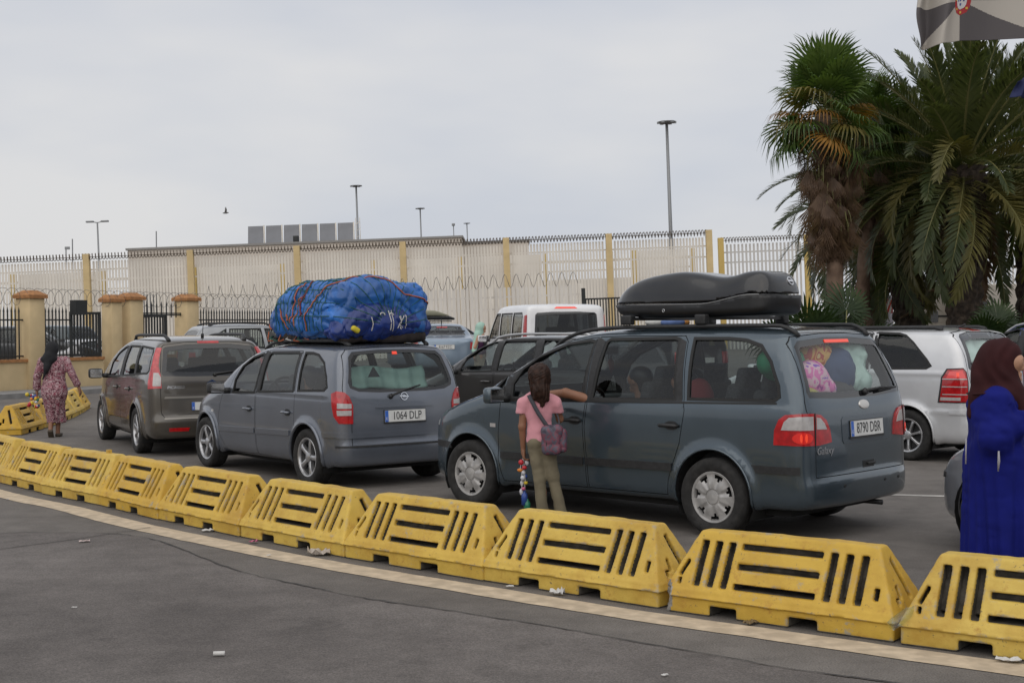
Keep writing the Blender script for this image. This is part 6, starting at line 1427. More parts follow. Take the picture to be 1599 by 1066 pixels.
# ---------------------------------------------------------------- people
SKIN = mat('brown_skin', (.23, .105, .058), .55, noise=.06, nscale=12); SKIN2 = mat('tan_skin', (.40, .22, .14), .55, noise=.06, nscale=14); HAIR = mat('dark_brown_hair', (.030, .013, .008), .6, spec=.25, noise=.4, nscale=30, bump=.45, bscale=60, bst=(1, 1, .12), bdist=.012); HAIRB = mat('black_hair', (.009, .008, .008), .5)
def hand_parts(wrist, fdir, palmn, curl=.5, s=1., side=1, spread=.15):
    """palm plus five bent fingers as cones; fdir points along the hand, palmn out of the palm, side picks the thumb's side"""
    w = np.array(wrist, float); f = np.array(fdir, float); f /= np.linalg.norm(f); n = np.array(palmn, float); n -= f * (n @ f); n /= np.linalg.norm(n); a = np.cross(f, n) * side
    P = [(w, w + f * .035 * s, .021 * s, .023 * s, .01)]
    for k, (o, L) in enumerate(((.030, .068), (.010, .078), (-.011, .073), (-.031, .056))):
        b = w + f * .075 * s + a * o * s; P.append((w + f * .015 * s + a * o * .5 * s, b, .016 * s, .0115 * s, .010))
        d = f + a * (o * spread * 6); c1 = d * math.cos(curl) + n * math.sin(curl); c2 = d * math.cos(curl * 2) + n * math.sin(curl * 2); c1 /= np.linalg.norm(c1); c2 /= np.linalg.norm(c2)
        m = b + c1 * L * .5 * s; P.append((b, m, .0095 * s, .0085 * s, .004)); P.append((m, m + c2 * L * .5 * s, .0085 * s, .007 * s, .004))
    t0 = w + f * .022 * s + a * .020 * s; t1 = t0 + (f * .55 + a * .75 + n * .25) * .040 * s; t2 = t1 + (f * .85 + a * .15 + n * .5) * .032 * s
    P.append((t0, t1, .013 * s, .0105 * s, .008)); P.append((t1, t2, .0105 * s, .008 * s, .004)); return P
def face_parts(c, fw_, up, s=1.):
    """head with jaw, nose, lips, brow, ears; fw_ is where it looks"""
    c = np.array(c, float); f = np.array(fw_, float); f /= np.linalg.norm(f); u = np.array(up, float); u -= f * (u @ f); u /= np.linalg.norm(u); r = np.cross(f, u)
    def P(a, b, d): return c + (f * a + r * b + u * d) * s
    o = [(P(-.012, 0, .022), P(-.002, 0, .028), .086 * s, .084 * s, .03), (P(.02, 0, -.04), P(.045, 0, -.075), .060 * s, .036 * s, .04), (P(.045, .03, .015), P(.045, -.03, .015), .045 * s, .045 * s, .03)]
    o += [(P(.076, 0, .030), P(.104, 0, -.020), .010 * s, .0105 * s, .012), (P(.086, .010, -.028), P(.086, -.010, -.028), .011 * s, .011 * s, .010), (P(.05, 0, -.082), P(.072, 0, -.092), .026 * s, .020 * s, .02), (P(.082, .016, -.054), P(.082, -.016, -.054), .008 * s, .008 * s, .008), (P(.080, .012, -.066), P(.080, -.012, -.066), .009 * s, .009 * s, .008), (P(.078, .035, .035), P(.078, -.035, .035), .012 * s, .012 * s, .014)]
    for q in (-1, 1): o.append((P(-.01, q * .078, .012), P(-.008, q * .084, -.022), .016 * s, .012 * s, .008))
    return o
def eyes(parent, c, fw_, up, s=1.):
    c = np.array(c, float); f = np.array(fw_, float); f /= np.linalg.norm(f); u = np.array(up, float); u -= f * (u @ f); u /= np.linalg.norm(u); r = np.cross(f, u)
    for q in (-1, 1):
        p = c + (f * .078 + r * q * .032 + u * .012) * s; m = MB()
        m.lathe([(.0001, .011 * s), (.007 * s, .009 * s), (.011 * s, 0), (.007 * s, -.009 * s), (.0001, -.011 * s)], 12, axis='z', c=tuple(p)); m.build('eye', mat('eye_white', (.5, .48, .46), .3), parent, True)
        MB().tube([p + r * s * -.018 + u * .020 * s + f * .008 * s, p + u * .025 * s + f * .012 * s, p + r * s * .018 + u * .020 * s + f * .008 * s], .0035 * s, 5).build('eyebrow', HAIRB, parent)
def person_mesh(name, parts, m, parent, k=.02, h=.009, pad=.06, extra=None, proj=2):
    f0 = blob(parts, k); f = (lambda p: extra(p, f0(p))) if extra else f0
    P = []
    for q in parts:
        if isinstance(q[0], str): P += [np.array(q[1]) - np.array(q[2]), np.array(q[1]) + np.array(q[2])]
        else: 
            for a, r in ((q[0], q[2]), (q[1], q[3])): P += [np.array(a) - r, np.array(a) + r]
    P = np.array(P); return sdfmesh(name, f, P.min(0) - pad, P.max(0) + pad, h, m, parent, proj)
def folds(amp, sx=9, sz=2.2, seed=0, lo=-9, hi=9):
    def g(p, d):
        q = p * np.array([sx, sx, sz]); w = (1 - 2 * np.abs(vnoise(q, 1., seed))) * amp + vnoise(p, 30, seed + 4) * amp * .25
        return d + w * np.clip((p[:, 2] - lo) * 8, 0, 1) * np.clip((hi - p[:, 2]) * 8, 0, 1)
    return g
# -- girl in pink, seen from behind; x right, y away from the camera
GP = (.270, 11.92); girl = empty('person', (*GP, 0), rad(-6), 'girl in a pink t-shirt and khaki trousers standing at the driver window', 'person')
hc = (-.045, .03, 1.285)
skin = face_parts(hc, (-.42, .9, -.08), (0, 0, 1), .93) + [((-.045, .02, 1.08), (-.045, .022, 1.22), .045, .043, .03)]
skin += [((-.165, .02, 1.085), (-.190, .015, .86), .040, .032), ((-.190, .015, .86), (-.186, .05, .665), .032, .022)]; skin += hand_parts((-.186, .05, .655), (.03, .08, -1), (1, .2, 0), .75, .9, -1)
skin += [((.095, .03, 1.09), (.135, .10, .92), .040, .032), ((.135, .10, .92), (.085, .30, .98), .031, .022)]; skin += hand_parts((.085, .30, .985), (-.2, 1, .15), (0, 0, -1), .35, .9, 1)
skin += [((-.045, .03, 1.06), (-.04, .03, .80), .07, .08, .04), ((-.015, .02, .30), (-.01, .0, .06), .035, .03), ((.11, .03, .30), (.165, .02, .06), .035, .03), ((-.01, .0, .05), (-.015, .13, .03), .032, .028), ((.165, .02, .05), (.20, .14, .03), .032, .028)]
person_mesh('body', skin, SKIN, girl, .018, .0095)
eyes(girl, hc, (-.42, .9, -.08), (0, 0, 1), .93)
PINK = mat('pink_cotton', (.60, .27, .31), .85, noise=.06, nscale=9, sheen=.2); KHAKI = mat('khaki_cotton', (.17, .145, .095), .9, noise=.12, nscale=8)
sh = [((-.045, .025, 1.125), (-.045, .025, 1.05), .070, .100, .05), ('e', (-.042, .025, .98), (.128, .088, .16)), ('e', (-.03, .025, .82), (.122, .092, .15)), ('e', (-.025, .03, .745), (.130, .10, .075)), ((-.10, .02, 1.115), (-.168, .02, 1.065), .062, .068, .03), ((.02, .025, 1.115), (.098, .035, 1.07), .062, .068, .03), ((-.172, .02, 1.05), (-.190, .018, .985), .062, .060, .02), ((.102, .035, 1.05), (.122, .06, .985), .062, .060, .02)]
person_mesh('t_shirt', sh, PINK, girl, .03, .0105, .05, lambda p, d: np.maximum(folds(.011, 7, 5, 3)(p, d), np.maximum(.700 + .045 * np.clip((p[:, 0] + .1) * 3, 0, 1) - p[:, 2], np.where(np.abs(p[:, 0] + .045) > .115, .975 - p[:, 2], -1))))
tr = [('e', (-.03, .03, .735), (.115, .095, .10)), ((-.075, .03, .70), (-.040, .02, .40), .080, .058, .03), ((-.040, .02, .40), (-.012, .0, .05), .056, .053, .02), ((.025, .03, .70), (.075, .035, .42), .078, .058, .03), ((.075, .035, .42), (.160, .02, .06), .056, .052, .02)]
person_mesh('trousers', tr, KHAKI, girl, .03, .0105, .05, lambda p, d: np.maximum(folds(.007, 6, 10, 5)(p, d), .035 - p[:, 2]))
for x, y, a in ((-.012, .05, -.1), (.185, .06, .25)):
    R = Matrix.Rotation(-a, 3, 'Z'); o = rbox('shoe', (x, y, .028), (.075, .20, .05), .022, mat('blue_shoe', (.03, .07, .16), .7), girl, R)
hr = [('e', (-.035, .005, 1.315), (.098, .105, .105)), ((-.03, -.045, 1.30), (-.025, -.06, 1.18), .075, .070, .04), ((-.025, -.06, 1.18), (-.002, -.078, 1.055), .066, .024, .03), ((-.07, -.03, 1.26), (-.06, -.06, 1.12), .05, .03, .03), ((.02, -.03, 1.26), (.03, -.06, 1.11), .045, .03, .03)]
person_mesh('hair', hr, HAIR, girl, .03, .0085, .04, lambda p, d: np.maximum(d + .003 * np.sin(p[:, 0] * 190 + 16 * vnoise(p, 9, 2)) + .006 * vnoise(p * np.array([2., 2., .8]), 14, 4) + .003 * vnoise(p, 40, 5), -(np.linalg.norm((p - np.array([-.10, .13, 1.27])), axis=1) - .095)))
# shoulder bag and the strings of toys she sells: carried things are things of their own
GM = Matrix.Translation((*GP, 0)) @ Matrix.Rotation(rad(-6), 4, 'Z')
bag = empty('shoulder_bag', (0, 0, 0), 0, 'grey and pink patterned shoulder bag at the hip of the girl in pink', 'bag'); bag.matrix_world = GM
BAGM = patt('bag_print', [(.045, .04, .06), (.085, .075, .105), (.15, .05, .075), (.065, .06, .085)], 16, .55)
sdfmesh('pouch', lambda p: rb_sdf(p, (.080, -.085, .755), (.085, .055, .13), .045) + wrinkle(p, 4) * .35 + .10 * np.maximum(p[:, 2] - .84, 0), (-.06, -.2, .55), (.22, .05, .95), .011, BAGM, bag)
sdfmesh('side_pocket', lambda p: rb_sdf(p, (.165, -.075, .745), (.040, .04, .10), .03) + wrinkle(p, 6) * .25, (.08, -.18, .58), (.28, .03, .9), .011, BAGM, bag)
MB().box((.035, -.142, .76), (.008, .008, .19)).build('zip', BLACK, bag)
st = cr([(-.13, .06, 1.10), (-.125, -.02, 1.135), (-.09, -.075, 1.08), (-.04, -.095, .99), (.02, -.105, .90), (.06, -.10, .84)], 6, False); v = []
for p in st: v += [tuple(p + np.array([-.016, 0, -.008])), tuple(p + np.array([.016, 0, .008]))]
o = meshobj('strap', v, [(2 * i, 2 * i + 1, 2 * i + 3, 2 * i + 2) for i in range(len(st) - 1)], mat('grey_webbing', (.045, .045, .055), .8), bag, True); md = o.modifiers.new('s', 'SOLIDIFY'); md.thickness = .006
st = cr([(.06, -.10, .84), (.10, -.09, .83), (.14, -.06, .88), (.11, .02, .98), (.0, .13, 1.09), (-.10, .11, 1.12)], 5, False); MB().tube(st, .008, 6).build('strap', mat('grey_webbing', (0, 0, 0)), bag, True)
toys = empty('toy_string', (0, 0, 0), 0, 'strings of small coloured toys hanging from the left hand of the girl in pink', 'toys'); toys.matrix_world = GM
COLS = [('red_toy', (.45, .02, .03)), ('orange_toy', (.62, .20, .02)), ('white_toy', (.55, .55, .58)), ('blue_toy', (.03, .07, .28)), ('green_toy', (.02, .16, .09)), ('yellow_toy', (.6, .45, .03)), ('pink_toy', (.5, .1, .2))]
for i, (x, z, r, c, zz) in enumerate(((-.205, .545, .026, 0, 1), (-.215, .475, .030, 1, .6), (-.175, .50, .024, 0, .8), (-.185, .455, .020, 2, 1), (-.155, .54, .02, 2, 1.4), (-.190, .41, .022, 2, 1.1), (-.165, .365, .020, 5, .8), (-.20, .36, .018, 2, 1.6), (-.185, .315, .02, 6, .8), (-.205, .285, .018, 2, 1.8), (-.17, .42, .02, 3, 1))):
    o = MB().lathe([(.0001, r * zz), (r * .75, r * zz * .6), (r, 0), (r * .7, -r * zz * .7), (.0001, -r * zz)], 10, axis='z').build('toy', mat(COLS[c][0], COLS[c][1], .35), toys, True); o.location = (x, .045 + .02 * math.sin(i * 2.1), z)
for x0, x1, z1 in ((-.185, -.20, .28), (-.175, -.165, .36), (-.18, -.215, .47), (-.18, -.16, .18)): MB().tube([(-.180, .06, .60), ((x0 + x1) / 2 - .01, .045, (.60 + z1) / 2), (x1, .045, z1)], .003, 4).build('string', WCORD, toys)
for nm, x, z, h, r, c in (('blue_bottle', -.178, .235, .13, .027, 3), ('green_bottle', -.155, .165, .12, .030, 4)):
    o = MB().lathe([(.0001, -h / 2), (r, -h / 2), (r, h * .2), (r * .4, h * .38), (r * .4, h / 2), (.0001, h / 2)], 14, axis='z').build('bottle', mat(COLS[c][0], COLS[c][1], .25), toys, True); o.location = (x, .045, z)

def pleats(amp, n, ctr=(0, 0), z0=1.2, seed=0, fine=.002):
    """cloth hanging in vertical folds that deepen towards the hem"""
    def g(p, d):
        th = np.arctan2(p[:, 1] - ctr[1], p[:, 0] - ctr[0]); k = np.clip((z0 - p[:, 2]) * 1.1, 0, 1) * amp; q = np.stack([np.cos(th), np.sin(th), p[:, 2] * .5], 1)
        w = np.sin(th * n + 2.6 * vnoise(q, 1.7, seed)) * (.6 + .5 * vnoise(q, 2.3, seed + 1)); w2 = np.sin(th * (2.3 * n) + 3.1 * vnoise(q, 2.1, seed + 2)) * .35
        return d + k * (w + w2) + fine * (1 - 2 * np.abs(vnoise(p, 16, seed + 3)))
    return g
# -- woman in blue at the right edge, facing right
WP = pix(1558, 954); wb_ = empty('person', (WP[0], WP[1], 0), rad(-8), 'woman in a long blue hooded robe and dark maroon headscarf looking right', 'person')
hc = (.058, 0, 1.49); BLUE = mat('royal_blue_robe', (.005, .009, .14), .85, noise=.12, nscale=5, spec=.2); MARO = mat('maroon_scarf', (.036, .009, .010), .9, noise=.15, nscale=8, spec=.25)
skin = face_parts(hc, (1, -.12, -.06), (0, 0, 1), 1.0) + [((.02, 0, 1.22), (.03, 0, 1.42), .05, .048, .03), ((-.02, 0, 1.30), (-.02, 0, .95), .09, .10, .05)]
skin += [((-.01, -.145, 1.24), (-.045, -.20, 1.04), .040, .036), ((-.045, -.20, 1.04), (.175, -.165, 1.185), .038, .024)]; skin += hand_parts((.18, -.163, 1.19), (1, .25, .35), (-.2, .3, -1), .55, 1., -1)
skin += [((-.01, .145, 1.24), (.02, .20, 1.05), .040, .036), ((.02, .20, 1.05), (.22, .08, 1.17), .038, .025)]; skin += hand_parts((.225, .075, 1.175), (1, -.2, .2), (0, -.3, 1), .5, 1., 1)
person_mesh('body', skin, SKIN2, wb_, .02, .0085); eyes(wb_, hc, (1, -.12, -.06), (0, 0, 1), 1.0)
for y in (-.09, .09): rbox('shoe', (.04, y, .035), (.24, .085, .06), .02, BLACK, wb_)
rob = [((-.02, -.13, 1.285), (-.02, .13, 1.285), .060, .060, .05), ('e', (-.015, 0, 1.12), (.150, .190, .21)), ('e', (.0, 0, .92), (.150, .18, .24)), ((-.0, -.02, .92), (.03, -.03, .10), .165, .195, .08), ((.0, .02, .92), (.05, .04, .10), .16, .19, .08), ((-.06, 0, .8), (-.085, 0, .12), .10, .11, .06), ((.08, 0, .9), (.17, 0, .12), .10, .12, .06)]
ARMS = []
for sy, el, wv in ((-1, (-.05, -.205, 1.06), (.135, -.168, 1.165)), (1, (.02, .20, 1.06), (.17, .11, 1.15))):
    rob += [((-.02, sy * .100, 1.255), tuple(np.array(el) + np.array([0, -sy * .03, 0])), .082, .086, .10), (tuple(np.array(el) - np.array([0, sy * .02, .005])), wv, .078, .064, .045)]; ax = np.array(wv) - np.array(el); ARMS.append((np.array(wv), ax / np.linalg.norm(ax)))
rob += [('e', (-.105, 0, 1.225), (.060, .120, .095)), ((-.06, -.11, 1.28), (-.12, -.05, 1.24), .034, .042, .03), ((-.06, .11, 1.28), (-.12, .05, 1.24), .034, .042, .03)]
def robx(p, d):
    d = pleats(.034, 8, (.02, 0), 1.18, 7, .003)(p, d) + .0035 * (1 - 2 * np.abs(vnoise(p * np.array([1, 1, 1.3]), 12, 5))) * np.clip((p[:, 2] - .95) * 6, 0, 1)
    for wv, ax in ARMS: t_ = (p - wv) @ ax; d = d + .006 * np.sin(t_ * 85 + 5 * vnoise(p, 8, 2)) * (np.linalg.norm((p - wv) - t_[:, None] * ax, axis=1) < .13) * np.clip((t_ + .24) * 8, 0, 1)
    for wv, ax in ARMS: d = np.maximum(d, np.where(np.linalg.norm(p - wv, axis=1) < .15, (p - wv) @ ax - .045, -1.))
    return np.maximum(d, .07 - p[:, 2])
person_mesh('robe', rob, BLUE, wb_, .05, .0115, .05, robx)
MB().tube(cr([(.02, -.155, 1.318), (-.06, -.150, 1.322), (-.125, -.115, 1.315), (-.16, -.04, 1.31), (-.165, .04, 1.31)], 5, False), .006, 5).build('braid', mat('maroon_scarf', (0, 0, 0)), wb_, True)
sc = [('e', (.025, 0, 1.535), (.122, .100, .112)), ('e', (-.025, 0, 1.455), (.120, .108, .145)), ((.025, 0, 1.40), (.02, 0, 1.335), .098, .108, .05), ('e', (-.02, 0, 1.30), (.135, .150, .070)), ((.08, -.055, 1.335), (.135, -.075, 1.19), .050, .036, .05), ((-.10, -.03, 1.38), (-.150, -.04, 1.19), .050, .030, .05), ((.07, 0, 1.345), (.125, -.03, 1.25), .068, .055, .05)]
def scx(p, d):
    q = p - np.array(hc); u = np.hypot(q[:, 0] - .10, (q[:, 2] - .03) * .8); d = d + 0.008 * np.sin(u * 75 + 4 * vnoise(p, 6, 3)) * np.clip((u - .07) * 14, 0, 1) * (.6 + .6 * vnoise(p, 5, 4))
    return np.maximum(d, -(np.maximum(np.linalg.norm((q - np.array([.130, -.015, -.020])) / np.array([1.05, .80, 1.22]), axis=1) - .080, .040 - q[:, 0])))
person_mesh('headscarf', sc, MARO, wb_, .04, .009, .05, scx)
MB().tube([(-.045, -.268, .99), (-.043, -.262, .93), (-.045, -.250, .87)], [.005, .008, .004], 6).build('tassel', mat('silver_braid', (.32, .31, .34), .6), wb_, True)
BR = patt('pink_braid', [(.35, .02, .06), (.45, .12, .15), (.10, .02, .10), (.4, .2, .25)], 60); MB().tube([(.235, -.03, 1.0), (.255, -.04, .8), (.28, -.04, .5), (.30, -.04, .15)], .012, 6).build('braid', BR, wb_, True)
MB().tube([(-.20, -.12, 1.05), (-.205, -.13, .9)], .005, 5).build('braid', mat('silver_braid', (0, 0, 0)), wb_, True)
MW = Matrix.Translation((WP[0], WP[1], 0)) @ Matrix.Rotation(rad(-8), 4, 'Z'); o = rbox('phone', (.27, -.15, 1.265), (.085, .012, .13), .006, mat('beige_card', (.5, .42, .30), .6)); o.matrix_world = MW; tag(o, 'small beige card held up by the woman in blue', 'card')

# -- woman in the patterned robe walking away on the left
LP = pix(86, 682); wl_ = empty('person', (LP[0], LP[1], 0), rad(8), 'woman in a pink patterned long robe and black headscarf walking away', 'person')
ROBE = patt('pink_print', [(.17, .025, .05), (.36, .20, .22), (.10, .02, .035), (.42, .30, .31), (.25, .06, .09)], 19, .85)
skin = face_parts((-.03, .02, 1.43), (.1, 1, 0), (0, 0, 1), .95) + [((-.03, 0, 1.2), (-.03, .01, 1.36), .05, .045, .03), ((-.02, 0, 1.25), (0, 0, .8), .09, .11, .05)]
skin += [((-.20, 0, 1.24), (-.27, -.01, .98), .045, .038), ((-.27, -.01, .98), (-.285, .04, .76), .036, .024)]; skin += hand_parts((-.285, .04, .75), (0, .15, -1), (1, .2, 0), .8, 1., -1)
skin += [((.20, 0, 1.24), (.29, -.03, 1.02), .045, .038), ((.29, -.03, 1.02), (.385, .0, .80), .036, .024)]; skin += hand_parts((.39, 0, .79), (.3, .1, -1), (-1, .2, 0), .45, 1., 1)
skin += [((-.05, 0, .8), (-.05, .06, .45), .08, .055), ((-.05, .06, .45), (-.055, -.10, .10), .05, .034), ((-.055, -.10, .10), (-.05, -.02, .03), .035, .028), ((.06, 0, .8), (.05, .06, .45), .08, .055), ((.05, .06, .45), (.035, .05, .08), .05, .034), ((.035, .05, .05), (.04, .18, .03), .034, .028)]
person_mesh('body', skin, SKIN, wl_, .02, .0135)
rob = [((-.16, 0, 1.25), (.16, 0, 1.25), .065, .065, .05), ('e', (-.0, 0, 1.10), (.185, .125, .2)), ('e', (0, 0, .92), (.18, .13, .2)), ('e', (0, -.01, .76), (.205, .155, .22)), ((0, 0, .7), (-.01, .02, .28), .19, .115, .08), ((-.19, 0, 1.24), (-.265, -.01, .99), .07, .062, .03), ((-.265, -.01, .99), (-.283, .03, .82), .06, .062, .02), ((.19, 0, 1.24), (.285, -.03, 1.02), .07, .062, .03), ((.285, -.03, 1.02), (.36, -.005, .86), .06, .062, .02), ((.05, .05, .5), (.08, .05, .27), .1, .10, .05)]
person_mesh('robe', rob, ROBE, wl_, .04, .0135, .05, lambda p, d: np.maximum(pleats(.018, 8, (0, 0), 1.0, 13, .005)(p, d), .23 - p[:, 2]))
for x, y in ((-.05, -.07), (.04, .12)): rbox('shoe', (x, y, .03), (.085, .23, .055), .02, mat('brown_sandal', (.055, .04, .025), .7), wl_, Matrix.Rotation(-.9, 3, 'X') if y < 0 else None)
sc = [('e', (-.03, .005, 1.445), (.105, .115, .12)), ((-.04, -.02, 1.40), (-.06, -.05, 1.26), .10, .10, .05), ((-.06, -.06, 1.30), (-.10, -.13, 1.12), .10, .05, .05), ((-.08, -.12, 1.16), (-.155, -.135, .95), .05, .018, .04), ('e', (-.07, -.03, 1.27), (.15, .12, .07))]
person_mesh('headscarf', sc, mat('black_scarf', (.008, .008, .010), .85), wl_, .04, .0135, .05, folds(.009, 9, 3, 15))
wares = empty('toy_bundle', (0, 0, 0), 0, 'bunch of small coloured wares in the left hand of the woman in the patterned robe', 'toys'); wares.matrix_world = Matrix.Translation((LP[0], LP[1], 0)) @ Matrix.Rotation(rad(8), 4, 'Z')
rg = np.random.default_rng(5)
for i in range(22):
    r = rg.uniform(.018, .038); c = COLS[[1, 0, 5, 3, 2, 4, 0, 5][i % 8]]; o = MB().lathe([(.0001, r), (r * .8, r * .5), (r, -.1 * r), (r * .6, -.8 * r), (.0001, -r)], 8, axis='z').build('toy', mat(c[0], c[1], .35), wares, True); o.location = (-.34 + rg.uniform(-.10, .08), rg.uniform(-.03, .06), .70 - rg.uniform(0, .22))
MB().tube([(-.285, .05, .69), (-.32, .03, .6), (-.36, .02, .5)], .006, 4).build('string', WCORD, wares)

# -- woman in mint beside the pale blue saloon
MP = pix(751, 540, Y=32.6); wm = empty('person', (MP[0], 32.6, .34), 0, 'woman in a mint headscarf and dark waistcoat beside the pale blue saloon', 'person')
MINTC = mat('mint_scarf', (.33, .50, .42), .8)
skin = face_parts((.03, 0, 1.36), (1, -.1, 0), (0, 0, 1), .95) + [((.0, 0, 1.1), (.01, 0, 1.3), .05, .045, .03), ((0, -.02, 1.15), (0, 0, .7), .1, .11, .05), ((-.05, -.17, 1.15), (-.14, -.2, .9), .045, .04), ((-.14, -.2, .9), (-.16, -.14, .70), .036, .024)] + hand_parts((-.16, -.14, .69), (0, .1, -1), (1, 0, 0), .6, 1, 1)
for y in (-.08, .08): skin += [((0, y, .7), (0, y, .4), .08, .055), ((0, y, .4), (0, y, .07), .05, .035), ((0, y, .05), (.13, y, .03), .035, .03)]
person_mesh('body', skin, SKIN2, wm, .02, .016); eyes(wm, (.03, 0, 1.36), (1, -.1, 0), (0, 0, 1), .95)
person_mesh('headscarf', [('e', (.0, 0, 1.40), (.11, .105, .11)), ((-.03, 0, 1.36), (-.05, 0, 1.18), .10, .12, .05), ((-.08, -.08, 1.2), (-.16, -.18, .82), .08, .06, .05)], MINTC, wm, .04, .016, .05, lambda p, d: np.maximum(d, -(np.linalg.norm(p - np.array([.13, -.02, 1.36]), axis=1) - .085)))
person_mesh('waistcoat', [('e', (0, -.01, 1.0), (.15, .17, .22)), ('e', (0, 0, .8), (.15, .17, .16))], mat('plum_waistcoat', (.05, .012, .05), .85), wm, .05, .016)
person_mesh('skirt', [((0, 0, .75), (0, 0, .12), .15, .19, .08)], mat('beige_skirt', (.30, .26, .20), .85), wm, .05, .018, .05, pleats(.02, 8, (0, 0), .9, 17))
o = person_mesh('backpack', [('e', (.0, -.0, 0), (.11, .13, .16))], mat('black_bag', (.012, .012, .013), .6), None, .03, .018); o.location = (MP[0] + .17, 32.42, 1.36); tag(o, 'black bag in front of the woman in the mint headscarf', 'bag')

# -- people sitting in the cars
def seated(c, x, y, label, shirt, hair=HAIRB, head_z=1.22, arm=None, skinm=SKIN2, scale=1., face=(1, 0, 0)):
    o = empty('person', (0, 0, 0), 0, label, 'person', 'people sitting in the cars'); o.matrix_world = carmat(c) @ Matrix.Translation((x, y, head_z - 1.22)); z = 1.22
    sk = face_parts((.02, 0, z), face, (0, 0, 1), .95) + [((-.01, 0, z - .22), (0, 0, z - .08), .05, .046, .03), ((-.02, 0, z - .3), (-.01, 0, z - .55), .10, .11, .05)]
    if arm: sk += [((0, .18, z - .25), arm[0], .048, .042), (arm[0], arm[1], .040, .027)] + hand_parts(arm[1], np.array(arm[1]) - np.array(arm[0]), (0, -.3, -1), .3, 1., 1)
    else: sk += [((0, .18, z - .25), (.08, .24, z - .5), .045, .04), ((.08, .24, z - .5), (.30, .12, z - .45), .036, .026)] + hand_parts((.305, .115, z - .45), (1, -.3, .1), (0, 0, -1), .5, 1., 1)
    sk += [((0, -.18, z - .25), (.08, -.24, z - .5), .045, .04), ((.08, -.24, z - .5), (.30, -.12, z - .45), .036, .026)] + hand_parts((.305, -.115, z - .45), (1, .3, .1), (0, 0, -1), .5, 1., -1)
    person_mesh('body', sk, skinm, o, .02, .014); eyes(o, (.02, 0, z), face, (0, 0, 1), .95)
    sh = [((0, -.14, z - .26), (0, .14, z - .26), .07, .07, .05), ('e', (-.01, 0, z - .40), (.13, .19, .2)), ('e', (0, 0, z - .62), (.15, .18, .18)), ((.02, -.1, z - .72), (.42, -.12, z - .70), .09, .08, .05), ((.02, .1, z - .72), (.42, .12, z - .70), .09, .08, .05), ((0, -.18, z - .26), (.06, -.23, z - .42), .066, .06, .03)]
    sh += [((0, .18, z - .26), tuple(np.array((0, .18, z - .26)) * .45 + np.array(arm[0]) * .55), .066, .062, .03)] if arm else [((0, .18, z - .26), (.06, .23, z - .42), .066, .06, .03)]
    person_mesh('shirt', sh, shirt, o, .04, .017, .05, folds(.01, 8, 4, 19))
    person_mesh('hair', [('e', (-.015, 0, z + .05), (.108, .10, .085)), ((-.06, 0, z + .02), (-.06, 0, z - .06), .07, .06, .03)], hair, o, .03, .014)
    return o
seated(GAL, 1.08, .46, 'driver of the blue-grey people carrier resting a bare arm on the window sill', mat('dark_shirt', (.03, .03, .035), .85), arm=((.47, .47, 1.12), (.74, .46, 1.10)), skinm=SKIN, head_z=1.24)
seated(GAL, .62, .42, 'rear passenger behind the sliding door glass of the blue-grey people carrier', mat('olive_shirt', (.09, .085, .05), .85), skinm=SKIN, head_z=1.22)
seated(GAL, 1.10, -.38, 'front passenger on the far side of the blue-grey people carrier', mat('grey_shirt', (.16, .16, .17), .85), skinm=SKIN, head_z=1.20)
seated(ZAF, .72, .42, 'dark-haired passenger in a navy top behind the open rear window of the lilac minivan', mat('navy_top', (.012, .016, .05), .85), skinm=SKIN, head_z=1.17, face=(.8, .5, 0))
seated(ZAF, 1.10, -.36, 'person in the far front seat of the lilac minivan', mat('maroon_top', (.10, .02, .025), .85), skinm=SKIN, head_z=1.17)
seated(PIC, 1.15, .36, 'driver of the taupe people carrier seen through its rear window', mat('dark_shirt', (0, 0, 0)), skinm=SKIN, head_z=1.22)
seated(PIC, .3, -.30, 'passenger on the right behind the rear window of the taupe people carrier', mat('black_top', (.012, .012, .013), .85), skinm=SKIN, head_z=1.20)
# ---------------------------------------------------------------- palms, shrubs, flags
def leafmat(name, c1, c2, scale=1.2):
    m = mat(name, c1, .5, col2=c2, nscale=scale, spec=.35); t = m.node_tree; b = t.nodes['Principled BSDF']
    o = t.nodes['Material Output']; tl = N(t, 'ShaderNodeBsdfTranslucent'); tl.inputs[0].default_value = (c2[0] * 1.3, c2[1] * 1.5, c2[2] * .8, 1); a = N(t, 'ShaderNodeMixShader'); a.inputs[0].default_value = .22
    t.links.new(b.outputs[0], a.inputs[1]); t.links.new(tl.outputs[0], a.inputs[2]); t.links.new(a.outputs[0], o.inputs[0]); return m
DATE = leafmat('date_palm_leaf', (.032, .046, .015), (.105, .115, .040)); DATEY = leafmat('yellowing_palm_leaf', (.10, .095, .03), (.18, .15, .045)); RACH = mat('leaf_stalk', (.16, .15, .05), .6); DEAD = leafmat('dead_palm_leaf', (.085, .050, .030), (.17, .105, .065), 3.); FAN = leafmat('fan_palm_leaf', (.035, .072, .015), (.10, .145, .032)); FANY = leafmat('orange_fan_leaf', (.20, .09, .015), (.30, .15, .03)); TRUNK = mat('date_palm_trunk', (.030, .022, .016), .95, col2=(.085, .062, .045), nscale=9, bump=.4, bscale=14); TRUNKW = mat('fan_palm_trunk', (.12, .075, .05), .9, col2=(.19, .125, .085), nscale=7, bump=.3, bscale=20)
